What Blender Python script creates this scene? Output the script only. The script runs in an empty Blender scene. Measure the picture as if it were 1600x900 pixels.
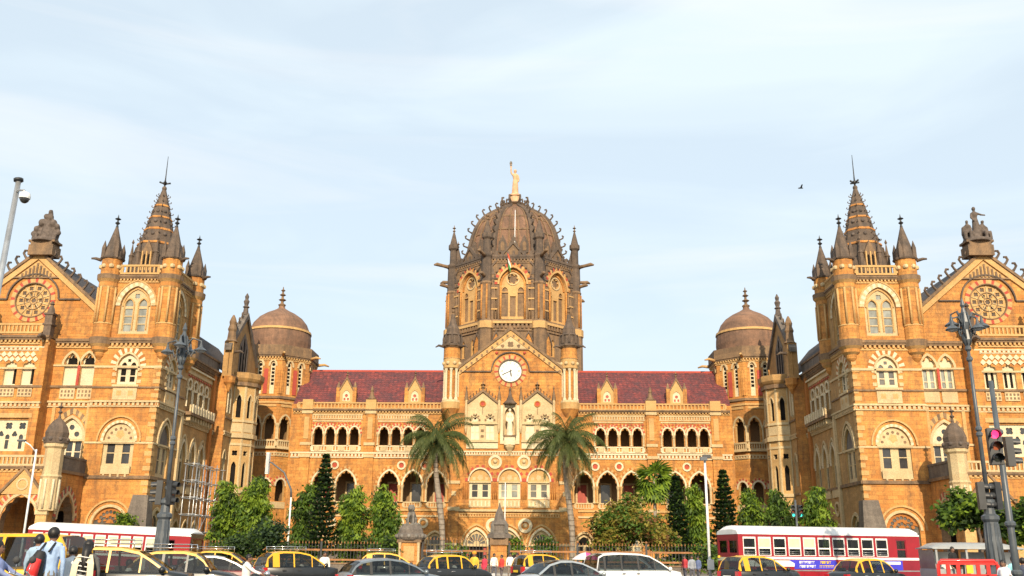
import bpy, math, random
import numpy as np
from math import sin, cos, tan, pi, sqrt, radians, atan2
from mathutils import Vector, Matrix
from mathutils.geometry import tessellate_polygon

S = bpy.context.scene
COL = S.collection
random.seed(7)

# ------------------------------------------------------------------ camera
cam_d = bpy.data.cameras.new('camera')
cam = bpy.data.objects.new('camera', cam_d)
COL.objects.link(cam)
cam_d.sensor_width = 36.0
cam_d.lens = 1451.14 / 1600 * 36.0
cam_d.clip_start = 0.1
cam_d.clip_end = 4000
PI_, YA_, RO_ = radians(16.0908), radians(1.5165), radians(0.5013)
_fw = Vector((-sin(YA_) * cos(PI_), cos(YA_) * cos(PI_), sin(PI_)))
_r0 = Vector((cos(YA_), sin(YA_), 0))
_u0 = _r0.cross(_fw)
_ri = cos(RO_) * _r0 + sin(RO_) * _u0
_up = -sin(RO_) * _r0 + cos(RO_) * _u0
CAM = Vector((3.578, 0, 1.4))
_m = Matrix((_ri, _up, -_fw)).transposed().to_4x4()
_m.translation = CAM
cam.matrix_world = _m
S.camera = cam

# ------------------------------------------------------------------ light, sky, exposure
SUN_EL, SUN_AZ = 27.0, 4.0          # degrees above the horizon; towards the right behind the camera
W = bpy.data.worlds.new('World')
S.world = W
W.use_nodes = True
nt = W.node_tree
nt.nodes.clear()
def WN(t, **k):
    n = nt.nodes.new(t)
    for a, b in k.items(): setattr(n, a, b)
    return n
wo = WN('ShaderNodeOutputWorld'); bg = WN('ShaderNodeBackground')
sky = WN('ShaderNodeTexSky', sky_type='NISHITA', sun_disc=False, sun_elevation=radians(SUN_EL), sun_rotation=radians(180 - SUN_AZ),
         air_density=1.0, dust_density=2.5, ozone_density=1.5)
bg.inputs['Strength'].default_value = 0.13
# thin high cloud, by direction in the sky
tc = WN('ShaderNodeTexCoord'); mp = WN('ShaderNodeMapping'); mp.inputs['Scale'].default_value = (2.2, 2.2, 9.0)
mp.inputs['Rotation'].default_value = (0, radians(7), 0)
mp.inputs['Location'].default_value = (0.3, 0.0, 1.35)
nz = WN('ShaderNodeTexNoise'); nz.inputs['Scale'].default_value = 1.1; nz.inputs['Detail'].default_value = 5
nz.inputs['Roughness'].default_value = 0.5; nz.inputs['Distortion'].default_value = 0.7
cr = WN('ShaderNodeValToRGB'); cr.color_ramp.elements[0].position = 0.42; cr.color_ramp.elements[1].position = 0.72
cr.color_ramp.elements[0].color = (0.74, 0.74, 0.74, 1); cr.color_ramp.elements[1].color = (0.96, 0.96, 0.96, 1)
mx = WN('ShaderNodeMix', data_type='RGBA')
mx.inputs['B'].default_value = (4.75, 5.45, 5.85, 1)      # milky veil
L = nt.links.new
L(tc.outputs['Generated'], mp.inputs['Vector']); L(mp.outputs[0], nz.inputs['Vector']); L(nz.outputs['Fac'], cr.inputs['Fac'])
L(cr.outputs['Color'], mx.inputs['Factor']); L(sky.outputs[0], mx.inputs['A'])
mp2 = WN('ShaderNodeMapping'); mp2.inputs['Scale'].default_value = (1.5, 1.5, 15.0); mp2.inputs['Rotation'].default_value = (0, radians(5), 0); mp2.inputs['Location'].default_value = (1.7, 0.4, 0.2)
nz2 = WN('ShaderNodeTexNoise'); nz2.inputs['Scale'].default_value = 0.8; nz2.inputs['Detail'].default_value = 6; nz2.inputs['Roughness'].default_value = 0.55; nz2.inputs['Distortion'].default_value = 1.2
cr2 = WN('ShaderNodeValToRGB'); cr2.color_ramp.elements[0].position = 0.5; cr2.color_ramp.elements[1].position = 0.72; cr2.color_ramp.elements[1].color = (0.35, 0.35, 0.35, 1)
mx2 = WN('ShaderNodeMix', data_type='RGBA'); mx2.inputs['B'].default_value = (6.0, 5.85, 5.75, 1)
L(tc.outputs['Generated'], mp2.inputs['Vector']); L(mp2.outputs[0], nz2.inputs['Vector']); L(nz2.outputs['Fac'], cr2.inputs['Fac']); L(cr2.outputs['Color'], mx2.inputs['Factor'])
L(mx.outputs['Result'], mx2.inputs['A']); L(mx2.outputs['Result'], bg.inputs['Color'])
L(bg.outputs[0], wo.inputs['Surface'])

sun_d = bpy.data.lights.new('sun', 'SUN')
sun_d.energy = 4.0; sun_d.angle = radians(0.6); sun_d.color = (1.0, 0.83, 0.60)
sun = bpy.data.objects.new('sun', sun_d); COL.objects.link(sun)
_sd = Vector((sin(radians(SUN_AZ)) * cos(radians(SUN_EL)), -cos(radians(SUN_AZ)) * cos(radians(SUN_EL)), sin(radians(SUN_EL))))
sun.rotation_euler = _sd.to_track_quat('Z', 'Y').to_euler()
sun.location = (10, -60, 60)
S.view_settings.view_transform = 'Standard'; S.view_settings.look = 'None'
S.view_settings.exposure = 0.5; S.view_settings.gamma = 1.0

def at(x, y, Y=None, Z=None, X=None):
    """point of the place seen at photograph pixel x, y on a plane"""
    r = _fw + _ri * ((x - 800) / 1451.14) - _up * ((y - 450) / 1451.14)
    k = (Y / r.y) if Y is not None else ((Z - CAM.z) / r.z if Z is not None else (X - CAM.x) / r.x)
    return CAM + r * k

# ------------------------------------------------------------------ materials
MATS = {}
def newmat(name):
    m = bpy.data.materials.new(name); m.use_nodes = True
    t = m.node_tree; b = t.nodes['Principled BSDF']
    MATS[name] = m
    return m, t, b
def N(t, typ, **k):
    n = t.nodes.new(typ)
    for a, v in k.items(): setattr(n, a, v)
    return n
def c4(c): return (c[0], c[1], c[2], 1)
def ramp(t, fac, stops):
    r = N(t, 'ShaderNodeValToRGB'); e = r.color_ramp.elements
    while len(e) < len(stops): e.new(0.5)
    for i, (p, c) in enumerate(stops): e[i].position = p; e[i].color = c4(c) if len(c) == 3 else c
    t.links.new(fac, r.inputs['Fac']); return r.outputs['Color']
def mixc(t, f, a, b, mode='MIX'):
    m = N(t, 'ShaderNodeMix', data_type='RGBA', blend_type=mode)
    for s, v in (('Factor', f), ('A', a), ('B', b)):
        if isinstance(v, bpy.types.NodeSocket): t.links.new(v, m.inputs[s])
        else: m.inputs[s].default_value = v if isinstance(v, float) else c4(v)
    return m.outputs['Result']
def noise(t, vec, scale, detail=4, rough=0.55, dist=0.0):
    n = N(t, 'ShaderNodeTexNoise'); n.inputs['Scale'].default_value = scale; n.inputs['Detail'].default_value = detail
    n.inputs['Roughness'].default_value = rough; n.inputs['Distortion'].default_value = dist
    t.links.new(vec, n.inputs['Vector']); return n.outputs['Fac']
def wallvec(t, sx=1.0, sz=1.0):
    g = N(t, 'ShaderNodeNewGeometry'); s = N(t, 'ShaderNodeSeparateXYZ'); t.links.new(g.outputs['Position'], s.inputs[0])
    a = N(t, 'ShaderNodeMath', operation='ADD'); t.links.new(s.outputs['X'], a.inputs[0]); t.links.new(s.outputs['Y'], a.inputs[1])
    a1 = N(t, 'ShaderNodeMath', operation='MULTIPLY'); t.links.new(a.outputs[0], a1.inputs[0]); a1.inputs[1].default_value = sx
    a2 = N(t, 'ShaderNodeMath', operation='MULTIPLY'); t.links.new(s.outputs['Z'], a2.inputs[0]); a2.inputs[1].default_value = sz
    c = N(t, 'ShaderNodeCombineXYZ'); t.links.new(a1.outputs[0], c.inputs[0]); t.links.new(a2.outputs[0], c.inputs[1])
    return g.outputs['Position'], c.outputs[0]
def stone(name, ca, cb, stain, stain_amt=0.5, course=0.36, block=0.85, mort=0.75, rough=0.85, bump=0.25, stain_lo=0.52, stain_hi=0.72):
    m, t, b = newmat(name)
    pos, wv = wallvec(t)
    br = N(t, 'ShaderNodeTexBrick'); br.inputs['Scale'].default_value = 1.0
    br.inputs['Brick Width'].default_value = block; br.inputs['Row Height'].default_value = course
    br.inputs['Mortar Size'].default_value = 0.018; br.inputs['Mortar Smooth'].default_value = 0.3; br.inputs['Bias'].default_value = 0.0
    br.inputs['Color1'].default_value = c4(ca); br.inputs['Color2'].default_value = c4(cb)
    br.inputs['Mortar'].default_value = c4([x * mort for x in ca])
    t.links.new(wv, br.inputs['Vector'])
    n1 = noise(t, pos, 0.35, 5, 0.6)
    col = mixc(t, 0.45, br.outputs['Color'], ramp(t, n1, [(0.3, [x * 0.72 for x in cb]), (0.5, cb), (0.7, [min(1, x * 1.1) for x in ca])]))
    # rain streaks and soot: a wear pattern of its own, stretched downwards
    st = N(t, 'ShaderNodeMapping'); st.inputs['Scale'].default_value = (1.1, 0.16, 1); t.links.new(wv, st.inputs['Vector'])
    n2 = noise(t, st.outputs[0], 1.0, 6, 0.65)
    n3 = noise(t, pos, 1.7, 6, 0.7)
    mm = N(t, 'ShaderNodeMath', operation='MULTIPLY_ADD'); t.links.new(n2, mm.inputs[0]); mm.inputs[1].default_value = 0.6
    m3 = N(t, 'ShaderNodeMath', operation='MULTIPLY'); t.links.new(n3, m3.inputs[0]); m3.inputs[1].default_value = 0.4
    t.links.new(m3.outputs[0], mm.inputs[2])
    f = ramp(t, mm.outputs[0], [(stain_lo, (0, 0, 0)), (stain_hi, (stain_amt,) * 3)])
    col = mixc(t, f, col, stain)
    n4 = noise(t, pos, 9.0, 3, 0.6)
    col = mixc(t, 0.5, col, ramp(t, n4, [(0.35, (0.5, 0.5, 0.5)), (0.62, (1.1, 1.1, 1.1))]), 'MULTIPLY')
    t.links.new(col, b.inputs['Base Color']); b.inputs['Roughness'].default_value = rough
    bp = N(t, 'ShaderNodeBump'); bp.inputs['Strength'].default_value = bump; bp.inputs['Distance'].default_value = 0.05
    hh = N(t, 'ShaderNodeMath', operation='MULTIPLY_ADD'); t.links.new(br.outputs['Fac'], hh.inputs[0]); hh.inputs[1].default_value = -0.6
    t.links.new(n3, hh.inputs[2]); t.links.new(hh.outputs[0], bp.inputs['Height']); t.links.new(bp.outputs[0], b.inputs['Normal'])
    return m
def plain(name, c, rough=0.5, metal=0.0, var=0.15, scale=3.0, coat=0.0, c2=None, spec=0.5, bump=0.0):
    m, t, b = newmat(name)
    tcn = N(t, 'ShaderNodeTexCoord')
    n1 = noise(t, tcn.outputs['Object'], scale, 5, 0.6)
    lo = c2 if c2 else [x * (1 - var) for x in c]
    hi = c if c2 else [min(1, x * (1 + var)) for x in c]
    t.links.new(ramp(t, n1, [(0.32, lo), (0.68, hi)]), b.inputs['Base Color'])
    b.inputs['Roughness'].default_value = rough; b.inputs['Metallic'].default_value = metal
    b.inputs['Coat Weight'].default_value = coat; b.inputs['Coat Roughness'].default_value = 0.06
    b.inputs['Specular IOR Level'].default_value = spec
    if bump:
        bp = N(t, 'ShaderNodeBump'); bp.inputs['Strength'].default_value = bump; bp.inputs['Distance'].default_value = 0.02
        t.links.new(n1, bp.inputs['Height']); t.links.new(bp.outputs[0], b.inputs['Normal'])
    return m

stone('ochre', (0.70, 0.345, 0.09), (0.49, 0.195, 0.042), (0.17, 0.09, 0.042), 0.85, course=.44, block=1.05, mort=.5, stain_lo=0.47, stain_hi=0.66, bump=.6)
stone('ochre_shaded', (0.56, 0.33, 0.125), (0.40, 0.225, 0.08), (0.17, 0.11, 0.055), 0.75, stain_lo=0.44, stain_hi=0.68)  # court-side ochre: shade put into the greyer base colour, stains over it
stone('ochre_deep', (0.46, 0.175, 0.035), (0.40, 0.145, 0.028), (0.16, 0.07, 0.03), 0.4)
stone('ochre_pale', (0.62, 0.39, 0.16), (0.54, 0.32, 0.12), (0.22, 0.13, 0.06), 0.5, course=0.5, block=1.2)
stone('cream', (0.62, 0.49, 0.28), (0.56, 0.41, 0.22), (0.25, 0.18, 0.10), 0.5, course=0.6, block=1.4, mort=0.8)
stone('cream_bright', (0.72, 0.62, 0.43), (0.66, 0.55, 0.36), (0.35, 0.27, 0.16), 0.25, course=0.8, block=1.6, mort=0.85, stain_lo=0.58, stain_hi=0.8)
stone('weathered', (0.33, 0.205, 0.105), (0.24, 0.145, 0.076), (0.075, 0.058, 0.045), 0.75, course=0.4, block=0.9, stain_lo=0.42, stain_hi=0.62)
stone('dark_stone', (0.195, 0.135, 0.092), (0.135, 0.095, 0.068), (0.045, 0.038, 0.034), 0.8, course=0.4, block=0.9, stain_lo=0.42, stain_hi=0.62)
stone('dome_stone', (0.32, 0.175, 0.105), (0.22, 0.12, 0.072), (0.075, 0.052, 0.04), 0.8, course=0.5, block=1.0, stain_lo=0.42, stain_hi=0.66)
stone('red_stone', (0.50, 0.085, 0.05), (0.42, 0.065, 0.04), (0.2, 0.06, 0.04), 0.4, course=0.9, block=0.9)
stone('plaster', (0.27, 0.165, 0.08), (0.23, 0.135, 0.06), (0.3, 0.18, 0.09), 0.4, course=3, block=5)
stone('grey_stone', (0.22, 0.185, 0.15), (0.17, 0.14, 0.115), (0.06, 0.05, 0.045), 0.7, stain_lo=0.42, stain_hi=0.64)
def tile_mat(name, a, b_, c):
    m, t, b = newmat(name)
    pos, wv = wallvec(t)
    br = N(t, 'ShaderNodeTexBrick'); br.inputs['Scale'].default_value = 1.0
    br.inputs['Brick Width'].default_value = 0.6; br.inputs['Row Height'].default_value = 0.34; br.inputs['Mortar Size'].default_value = 0.02
    br.inputs['Color1'].default_value = c4(a); br.inputs['Color2'].default_value = c4(b_); br.inputs['Mortar'].default_value = c4([x * 0.3 for x in b_])
    t.links.new(wv, br.inputs['Vector'])
    n1 = noise(t, pos, 0.7, 8, 0.85); n2 = noise(t, pos, 3.2, 4, 0.75)
    col = mixc(t, ramp(t, n1, [(0.40, (0, 0, 0)), (0.58, (0.95,) * 3)]), br.outputs['Color'], c)
    col = mixc(t, 0.6, col, ramp(t, n2, [(0.32, (0.25,) * 3), (0.66, (1.3,) * 3)]), 'MULTIPLY')
    t.links.new(col, b.inputs['Base Color']); b.inputs['Roughness'].default_value = 0.8
    bp = N(t, 'ShaderNodeBump'); bp.inputs['Strength'].default_value = 0.6; bp.inputs['Distance'].default_value = 0.08
    iv = N(t, 'ShaderNodeMath', operation='MULTIPLY_ADD'); t.links.new(br.outputs['Fac'], iv.inputs[0]); iv.inputs[1].default_value = -1.0
    t.links.new(n2, iv.inputs[2]); t.links.new(iv.outputs[0], bp.inputs['Height']); t.links.new(bp.outputs[0], b.inputs['Normal'])
tile_mat('roof_tile', (0.31, 0.062, 0.05), (0.18, 0.038, 0.04), (0.085, 0.036, 0.042))
tile_mat('slate_tile', (0.11, 0.085, 0.075), (0.08, 0.065, 0.06), (0.05, 0.042, 0.04))

def glassy(name, c, rough=0.08, spec=0.7):
    m, t, b = newmat(name)
    tcn = N(t, 'ShaderNodeTexCoord'); n1 = noise(t, tcn.outputs['Object'], 0.8, 4, 0.6)
    t.links.new(ramp(t, n1, [(0.35, [x * 0.5 for x in c]), (0.65, c)]), b.inputs['Base Color'])
    b.inputs['Roughness'].default_value = rough; b.inputs['Specular IOR Level'].default_value = spec
    return m
glassy('old_glass', (0.05, 0.05, 0.05), 0.2)
glassy('pale_glass', (0.30, 0.31, 0.27), 0.25)
glassy('dull_glass', (0.14, 0.13, 0.11), 0.3)
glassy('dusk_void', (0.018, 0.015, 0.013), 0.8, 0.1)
plain('shutter', (0.66, 0.57, 0.38), 0.6, var=0.1)
plain('red_wood', (0.36, 0.06, 0.035), 0.6)
plain('white_enamel', (0.82, 0.81, 0.76), 0.35, var=0.04)
plain('black_iron', (0.03, 0.032, 0.035), 0.45, var=0.3)
plain('grey_iron', (0.095, 0.11, 0.125), 0.4, var=0.3, c2=(0.06, 0.07, 0.08))
plain('steel', (0.42, 0.43, 0.44), 0.35, 0.6, var=0.2)
plain('pole_white', (0.74, 0.74, 0.72), 0.45, var=0.12)
plain('statue_stone', (0.58, 0.36, 0.20), 0.8, var=0.25, scale=1.5)
plain('carved_white', (0.66, 0.56, 0.40), 0.8, var=0.2, scale=2)
plain('carved_dark', (0.11, 0.085, 0.07), 0.85, var=0.4, scale=2.5)
plain('carved_grey', (0.16, 0.145, 0.125), 0.85, var=0.4, scale=2.5)

# ------------------------------------------------------------------ mesh collecting
class MB:
    def __init__(s): s.v = []; s.f = []; s.m = []; s.smooth = []; s.g = []; s.cur = None; s.ng = 0
    def mark(s, name):
        old = s.cur
        if old is None: s.ng += 1; s.cur = (name, s.ng)
        return old
    def add(s, vs, fs, m, sm=False):
        b = len(s.v); s.v.extend(tuple(p) for p in vs)
        for i, f in enumerate(fs):
            s.f.append(tuple(b + k for k in f)); s.m.append(m if isinstance(m, str) else m[i]); s.smooth.append(sm); s.g.append(s.cur)
    def hexa(s, c, m):      # c = 8 corners: bottom ring 0-3, top ring 4-7
        s.add(c, [(0, 3, 2, 1), (4, 5, 6, 7), (0, 1, 5, 4), (1, 2, 6, 5), (2, 3, 7, 6), (3, 0, 4, 7)], m)
    def box(s, x0, x1, y0, y1, z0, z1, m):
        s.hexa([(x0, y0, z0), (x1, y0, z0), (x1, y1, z0), (x0, y1, z0), (x0, y0, z1), (x1, y0, z1), (x1, y1, z1), (x0, y1, z1)], m)
    def lathe(s, c, prof, n, m, rot=0.0, sq=None, sm=False, cap=True):
        """prof = [(r, z)] about a vertical axis at c=(x, y, z0)"""
        vs = []; fs = []; ms = []
        for r, z in prof:
            for k in range(n):
                a = rot + 2 * pi * k / n
                vs.append((c[0] + r * cos(a), c[1] + r * sin(a), c[2] + z))
        for i in range(len(prof) - 1):
            for k in range(n):
                k2 = (k + 1) % n
                fs.append((i * n + k, i * n + k2, (i + 1) * n + k2, (i + 1) * n + k)); ms.append(m if isinstance(m, str) else m[i])
        if cap:
            fs.append(tuple(range(n))[::-1]); ms.append(ms[0]); t = (len(prof) - 1) * n
            fs.append(tuple(t + k for k in range(n))); ms.append(ms[-2])
        s.add(vs, fs, ms, sm)
    def tube(s, pts, rad, n, m, sm=True, cap=True):
        pts = [Vector(p) for p in pts]; vs = []; fs = []
        if not hasattr(rad, '__len__'): rad = [rad] * len(pts)
        ref = None
        for i, p in enumerate(pts):
            d = (pts[min(i + 1, len(pts) - 1)] - pts[max(i - 1, 0)])
            if d.length < 1e-9: d = Vector((0, 0, 1))
            d.normalize()
            if ref is None: ref = d.orthogonal().normalized()
            u = (ref - d * ref.dot(d)); u = u.normalized() if u.length > 1e-6 else d.orthogonal().normalized(); ref = u
            w = d.cross(u)
            for k in range(n):
                a = 2 * pi * k / n; vs.append(p + (u * cos(a) + w * sin(a)) * rad[i])
        for i in range(len(pts) - 1):
            for k in range(n):
                k2 = (k + 1) % n; fs.append((i * n + k, i * n + k2, (i + 1) * n + k2, (i + 1) * n + k))
        if cap:
            fs.append(tuple(range(n))[::-1]); t = (len(pts) - 1) * n; fs.append(tuple(t + k for k in range(n)))
        s.add(vs, fs, m, sm)
    def ball(s, c, r, m, n=8, sz=1.0):
        prof = [(max(0.001, r * sin(pi * i / n)), -r * sz * cos(pi * i / n)) for i in range(n + 1)]
        s.lathe(c, prof, n + 2, m, sm=True, cap=False)
    def split(s, name, parent):
        """every marked moulding becomes a part of its own; the small unmarked blocks stay one part"""
        by = {}
        for i, q in enumerate(s.g): by.setdefault(q, []).append(i)
        res = None
        for q, ix in by.items():
            b = MB(); mp = {}
            for i in ix:
                f = []
                for k in s.f[i]:
                    if k not in mp: mp[k] = len(b.v); b.v.append(s.v[k])
                    f.append(mp[k])
                b.f.append(tuple(f)); b.m.append(s.m[i]); b.smooth.append(s.smooth[i])
            o = b.build(q[0] if q else name, parent)
            if q is None: res = o; o['kind'] = 'stuff'
        return res
    def build(s, name, parent=None, org=None):
        me = bpy.data.meshes.new(name)
        o_ = org if org is not None else (ORG.get(parent, (0, 0, 0)) if parent else (0, 0, 0))
        vs = np.array(s.v, dtype=np.float64).reshape(-1, 3) - np.array(o_)
        me.from_pydata(vs.tolist(), [], s.f)
        names = []
        for q in s.m:
            if q not in names: names.append(q)
        for q in names: me.materials.append(MATS[q])
        ix = {q: i for i, q in enumerate(names)}
        me.polygons.foreach_set('material_index', [ix[q] for q in s.m])
        me.polygons.foreach_set('use_smooth', s.smooth)
        me.update()
        o = bpy.data.objects.new(name, me); COL.objects.link(o)
        if parent: o.parent = parent; ORG[o] = ORG.get(parent, (0, 0, 0))
        elif org is not None: o.location = org; ORG[o] = tuple(org)
        return o
ORG = {}
def thing(name, label, cat, loc=(0, 0, 0), group=None, rz=0.0, local=False):
    o = bpy.data.objects.new(name, None); COL.objects.link(o); o.location = loc; o.rotation_euler = (0, 0, rz)
    o.empty_display_size = 0.3
    o['label'] = label; o['category'] = cat
    if group: o['group'] = group
    ORG[o] = (0, 0, 0) if local else tuple(loc)
    return o
def tag(o, label=None, cat=None, group=None, kind=None):
    if label: o['label'] = label
    if cat: o['category'] = cat
    if group: o['group'] = group
    if kind: o['kind'] = kind
    return o
def dup(root, loc, rz=None, label=None, group=None):
    r = root.copy(); COL.objects.link(r); r.location = loc
    if rz is not None: r.rotation_euler = (0, 0, rz)
    if label: r['label'] = label
    if group: r['group'] = group
    for ch in list(root.children):
        c = ch.copy(); COL.objects.link(c); c.parent = r
        for g in list(ch.children):
            d = g.copy(); COL.objects.link(d); d.parent = c
    return r

# ------------------------------------------------------------------ wall frames: F(s, z, d) -> point; s along, z up, d outwards
def front(Y, sx=1):
    return lambda s, z, d: (sx * s, Y - d, z)
def inner(X, sx=1):                 # wall that looks at the axis; s is the world y
    return lambda s, z, d: (sx * (X - d), s, z)
def turned(c, ap, a, sx=1):         # face of a polygon about c; a = 0 faces the camera, +90 degrees faces the axis of the left wing
    nx, ny = sin(a), -cos(a); tx, ty = cos(a), sin(a)
    return lambda s, z, d: (sx * (c[0] + nx * (ap + d) + tx * s), c[1] + ny * (ap + d) + ty * s, z)
_e = [0]
def eps():
    _e[0] = (_e[0] * 7 + 3) % 11
    return _e[0] * 0.0006
def fbox(mb, F, s0, s1, z0, z1, d0, d1, m):
    e = eps(); d1 += e; z1 += e * 0.8; z0 -= e * 0.6; s0 -= e * .3; s1 += e * .3
    mb.hexa([F(s0, z0, d1), F(s1, z0, d1), F(s1, z0, d0), F(s0, z0, d0), F(s0, z1, d1), F(s1, z1, d1), F(s1, z1, d0), F(s0, z1, d0)], m)
def fprism(mb, F, poly, d0, d1, m, back=False):
    n = len(poly); e = eps(); d1 += e
    vs = [F(s, z, d1) for s, z in poly] + [F(s, z, d0) for s, z in poly]
    fs = [tuple(range(n))] + [(i, (i + 1) % n, n + (i + 1) % n, n + i) for i in range(n)]
    if back: fs.append(tuple(range(2 * n - 1, n - 1, -1)))
    mb.add(vs, fs, m)
def fring(mb, F, inn, out, d0, d1, ms):
    """moulding between two open outlines; ms cycles by segment"""
    e = eps(); d1 += e
    if isinstance(ms, str): ms = [ms]
    for i in range(len(inn) - 1):
        a, b, c, d = inn[i], inn[i + 1], out[i + 1], out[i]
        mb.add([F(*a, d1), F(*b, d1), F(*c, d1), F(*d, d1), F(*a, d0), F(*b, d0), F(*c, d0), F(*d, d0)],
               [(0, 1, 2, 3), (0, 4, 5, 1), (3, 2, 6, 7), (0, 3, 7, 4), (1, 5, 6, 2)], ms[i % len(ms)])
def arc(cx, zs, hw, rise, kind='round', n=12, k=3, a=0.16):
    P = []
    if kind in ('round', 'foil'):
        for i in range(n + 1):
            t = i / n; th = pi - pi * t; P.append((cx + hw * cos(th), zs + rise * sin(th)))
    else:
        R_ = (hw * hw + rise * rise) / (2 * hw)
        th1 = math.atan2(rise, R_ - hw)
        h = n // 2; lft = []
        for i in range(h + 1):
            th = pi - th1 * i / h
            lft.append((cx - hw + R_ + R_ * cos(th), zs + R_ * sin(th)))
        P = lft + [(2 * cx - s, z) for s, z in lft[-2::-1]]
    if kind in ('foil', 'pfoil'):
        Q = []
        for i, (s, z) in enumerate(P):
            t = i / (len(P) - 1); f = 1 - a * (1 - abs(sin(k * pi * t))) ** 1.0
            if i in (0, len(P) - 1): f = 1
            Q.append((cx + (s - cx) * f, zs + (z - zs) * f))
        P = Q
    return P
def opening(cx, z0, zs, hw, rise, kind='round', n=12, k=3, a=0.16):
    return [(cx - hw, z0)] + arc(cx, zs, hw, rise, kind, n, k, a) + [(cx + hw, z0)]
def circ(cx, cz, r, n=12, rot=0): return [(cx + r * cos(rot + 2 * pi * i / n), cz + r * sin(rot + 2 * pi * i / n)) for i in range(n)]
def foil(cx, cz, r, k=4, n=24, a=0.35, rot=pi / 4):
    return [(cx + r * (1 - a * (1 - abs(cos(k * (t - rot) / 2)))) * cos(t), cz + r * (1 - a * (1 - abs(cos(k * (t - rot) / 2)))) * sin(t)) for t in [2 * pi * i / n for i in range(n)]]
def rect(s0, s1, z0, z1): return [(s0, z0), (s1, z0), (s1, z1), (s0, z1)]
def wall_poly(mb, F, outer, holes, d, rev, m, mr=None):
    polys = [[Vector((s, z, 0)) for s, z in p] for p in [outer] + holes]
    flat = [p for q in polys for p in q]
    tris = tessellate_polygon(polys)
    mb.add([F(p.x, p.y, d) for p in flat], [tuple(t) for t in tris], m)
    if rev:
        for h in holes:
            n = len(h)
            mb.add([F(s, z, d) for s, z in h] + [F(s, z, d - rev) for s, z in h], [(i, (i + 1) % n, n + (i + 1) % n, n + i) for i in range(n)], mr or m)
def flat(mb, F, poly, d, m): mb.add([F(s, z, d) for s, z in poly], [tuple(range(len(poly)))], m)
WR = random.Random(12)
def tracery(F, outline, lights, d, th, parent, mframe='cream', mpane='old_glass', name='window', behind=0.1, label=None):
    mb = MB(); wall_poly(mb, F, outline, lights, d, th, mframe); o = mb.build(name, parent)
    if mpane == 'old_glass': mpane = WR.choice(('old_glass', 'old_glass', 'old_glass', 'dusk_void', 'dull_glass', 'dull_glass', 'pale_glass'))
    p = MB(); flat(p, F, outline, d - behind, mpane); p.build('pane', o)
    if label: o['label'] = label
    return o
def ringmould(mb, F, cx, zs, hw, rise, kind, t, d0, d1, ms, n=12, legs=0.0):
    _o = mb.mark('arch_moulding')
    i_ = arc(cx, zs, hw, rise, kind, n); o_ = arc(cx, zs, hw + t, rise + t * (1.0 if kind == 'round' else 1.15), kind, n)
    fring(mb, F, i_, o_, d0, d1, ms)
    if legs:
        m = ms if isinstance(ms, str) else ms[0]
        fbox(mb, F, cx - hw - t, cx - hw, zs - legs, zs, d0, d1, m); fbox(mb, F, cx + hw, cx + hw + t, zs - legs, zs, d0, d1, m)
    mb.cur = _o
def fullring(mb, F, cx, cz, r0, r1, d0, d1, ms, n=24):
    _o = mb.mark('roundel')
    i_ = circ(cx, cz, r0, n); o_ = circ(cx, cz, r1, n); fring(mb, F, i_ + i_[:1], o_ + o_[:1], d0, d1, ms)
    mb.cur = _o
def course(mb, F, s0, s1, z0, z1, proj, m='cream', step=0.42, m2='ochre_deep', dent=True):
    """projecting string course with a row of small blocks"""
    _o = mb.mark('string_course')
    h = z1 - z0
    fbox(mb, F, s0, s1, z0 + h * 0.72, z1, 0, proj, m)
    fbox(mb, F, s0, s1, z0, z0 + h * 0.2, 0, proj * 0.55, m)
    fbox(mb, F, s0, s1, z0 + h * 0.2, z0 + h * 0.72, 0, proj * 0.3, m2)
    if dent:
        n = max(1, int((s1 - s0) / step)); w = (s1 - s0) / n
        for i in range(n): fbox(mb, F, s0 + w * (i + 0.22), s0 + w * (i + 0.78), z0 + h * 0.22, z0 + h * 0.7, 0, proj * 0.75, m)
    mb.cur = _o
def cornice(mb, F, s0, s1, z0, z1, proj, m='weathered', mc='ochre', step=0.6):
    _o = mb.mark('cornice')
    h = z1 - z0
    fbox(mb, F, s0, s1, z1 - h * 0.28, z1, 0, proj, m)
    fbox(mb, F, s0, s1, z1 - h * 0.5, z1 - h * 0.28, 0, proj * 0.72, m)
    fbox(mb, F, s0, s1, z0, z0 + h * 0.22, 0, proj * 0.3, mc)
    n = max(1, int((s1 - s0) / step)); w = (s1 - s0) / n
    for i in range(n): fbox(mb, F, s0 + w * (i + 0.25), s0 + w * (i + 0.75), z0 + h * 0.22, z1 - h * 0.5, 0, proj * 0.65, mc)
    mb.cur = _o
def balustrade(F, s0, s1, z0, z1, d, parent, m='cream', step=0.4, th=0.22, label=None):
    mb = MB(); h = z1 - z0
    fbox(mb, F, s0, s1, z1 - h * 0.2, z1, d - th, d + 0.03, m); fbox(mb, F, s0, s1, z0, z0 + h * 0.18, d - th, d + 0.03, m)
    n = max(2, int((s1 - s0) / step)); w = (s1 - s0) / n
    for s in (s0, s1): fbox(mb, F, s - 0.14, s + 0.14, z0 + h * .18, z1 - h * .2, d - th, d + 0.02, m)
    o = mb.build('balustrade', parent); b = MB()
    for i in range(n):
        c = s0 + w * (i + 0.5); fbox(b, F, c - w * 0.19, c + w * 0.19, z0 + h * 0.17, z1 - h * 0.19, d - th * .75, d - th * .1, m)
    q = b.build('balusters', o); q['kind'] = 'stuff'
    return o
def finial(mb, c, h, r, m):
    mb.lathe(c, [(r * .55, 0), (r * .3, h * .2), (r * .9, h * .32), (r * .35, h * .42), (r * .28, h * .55), (r * 1.1, h * .64), (r * .3, h * .74), (r * .05, h)], 6, m)
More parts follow.
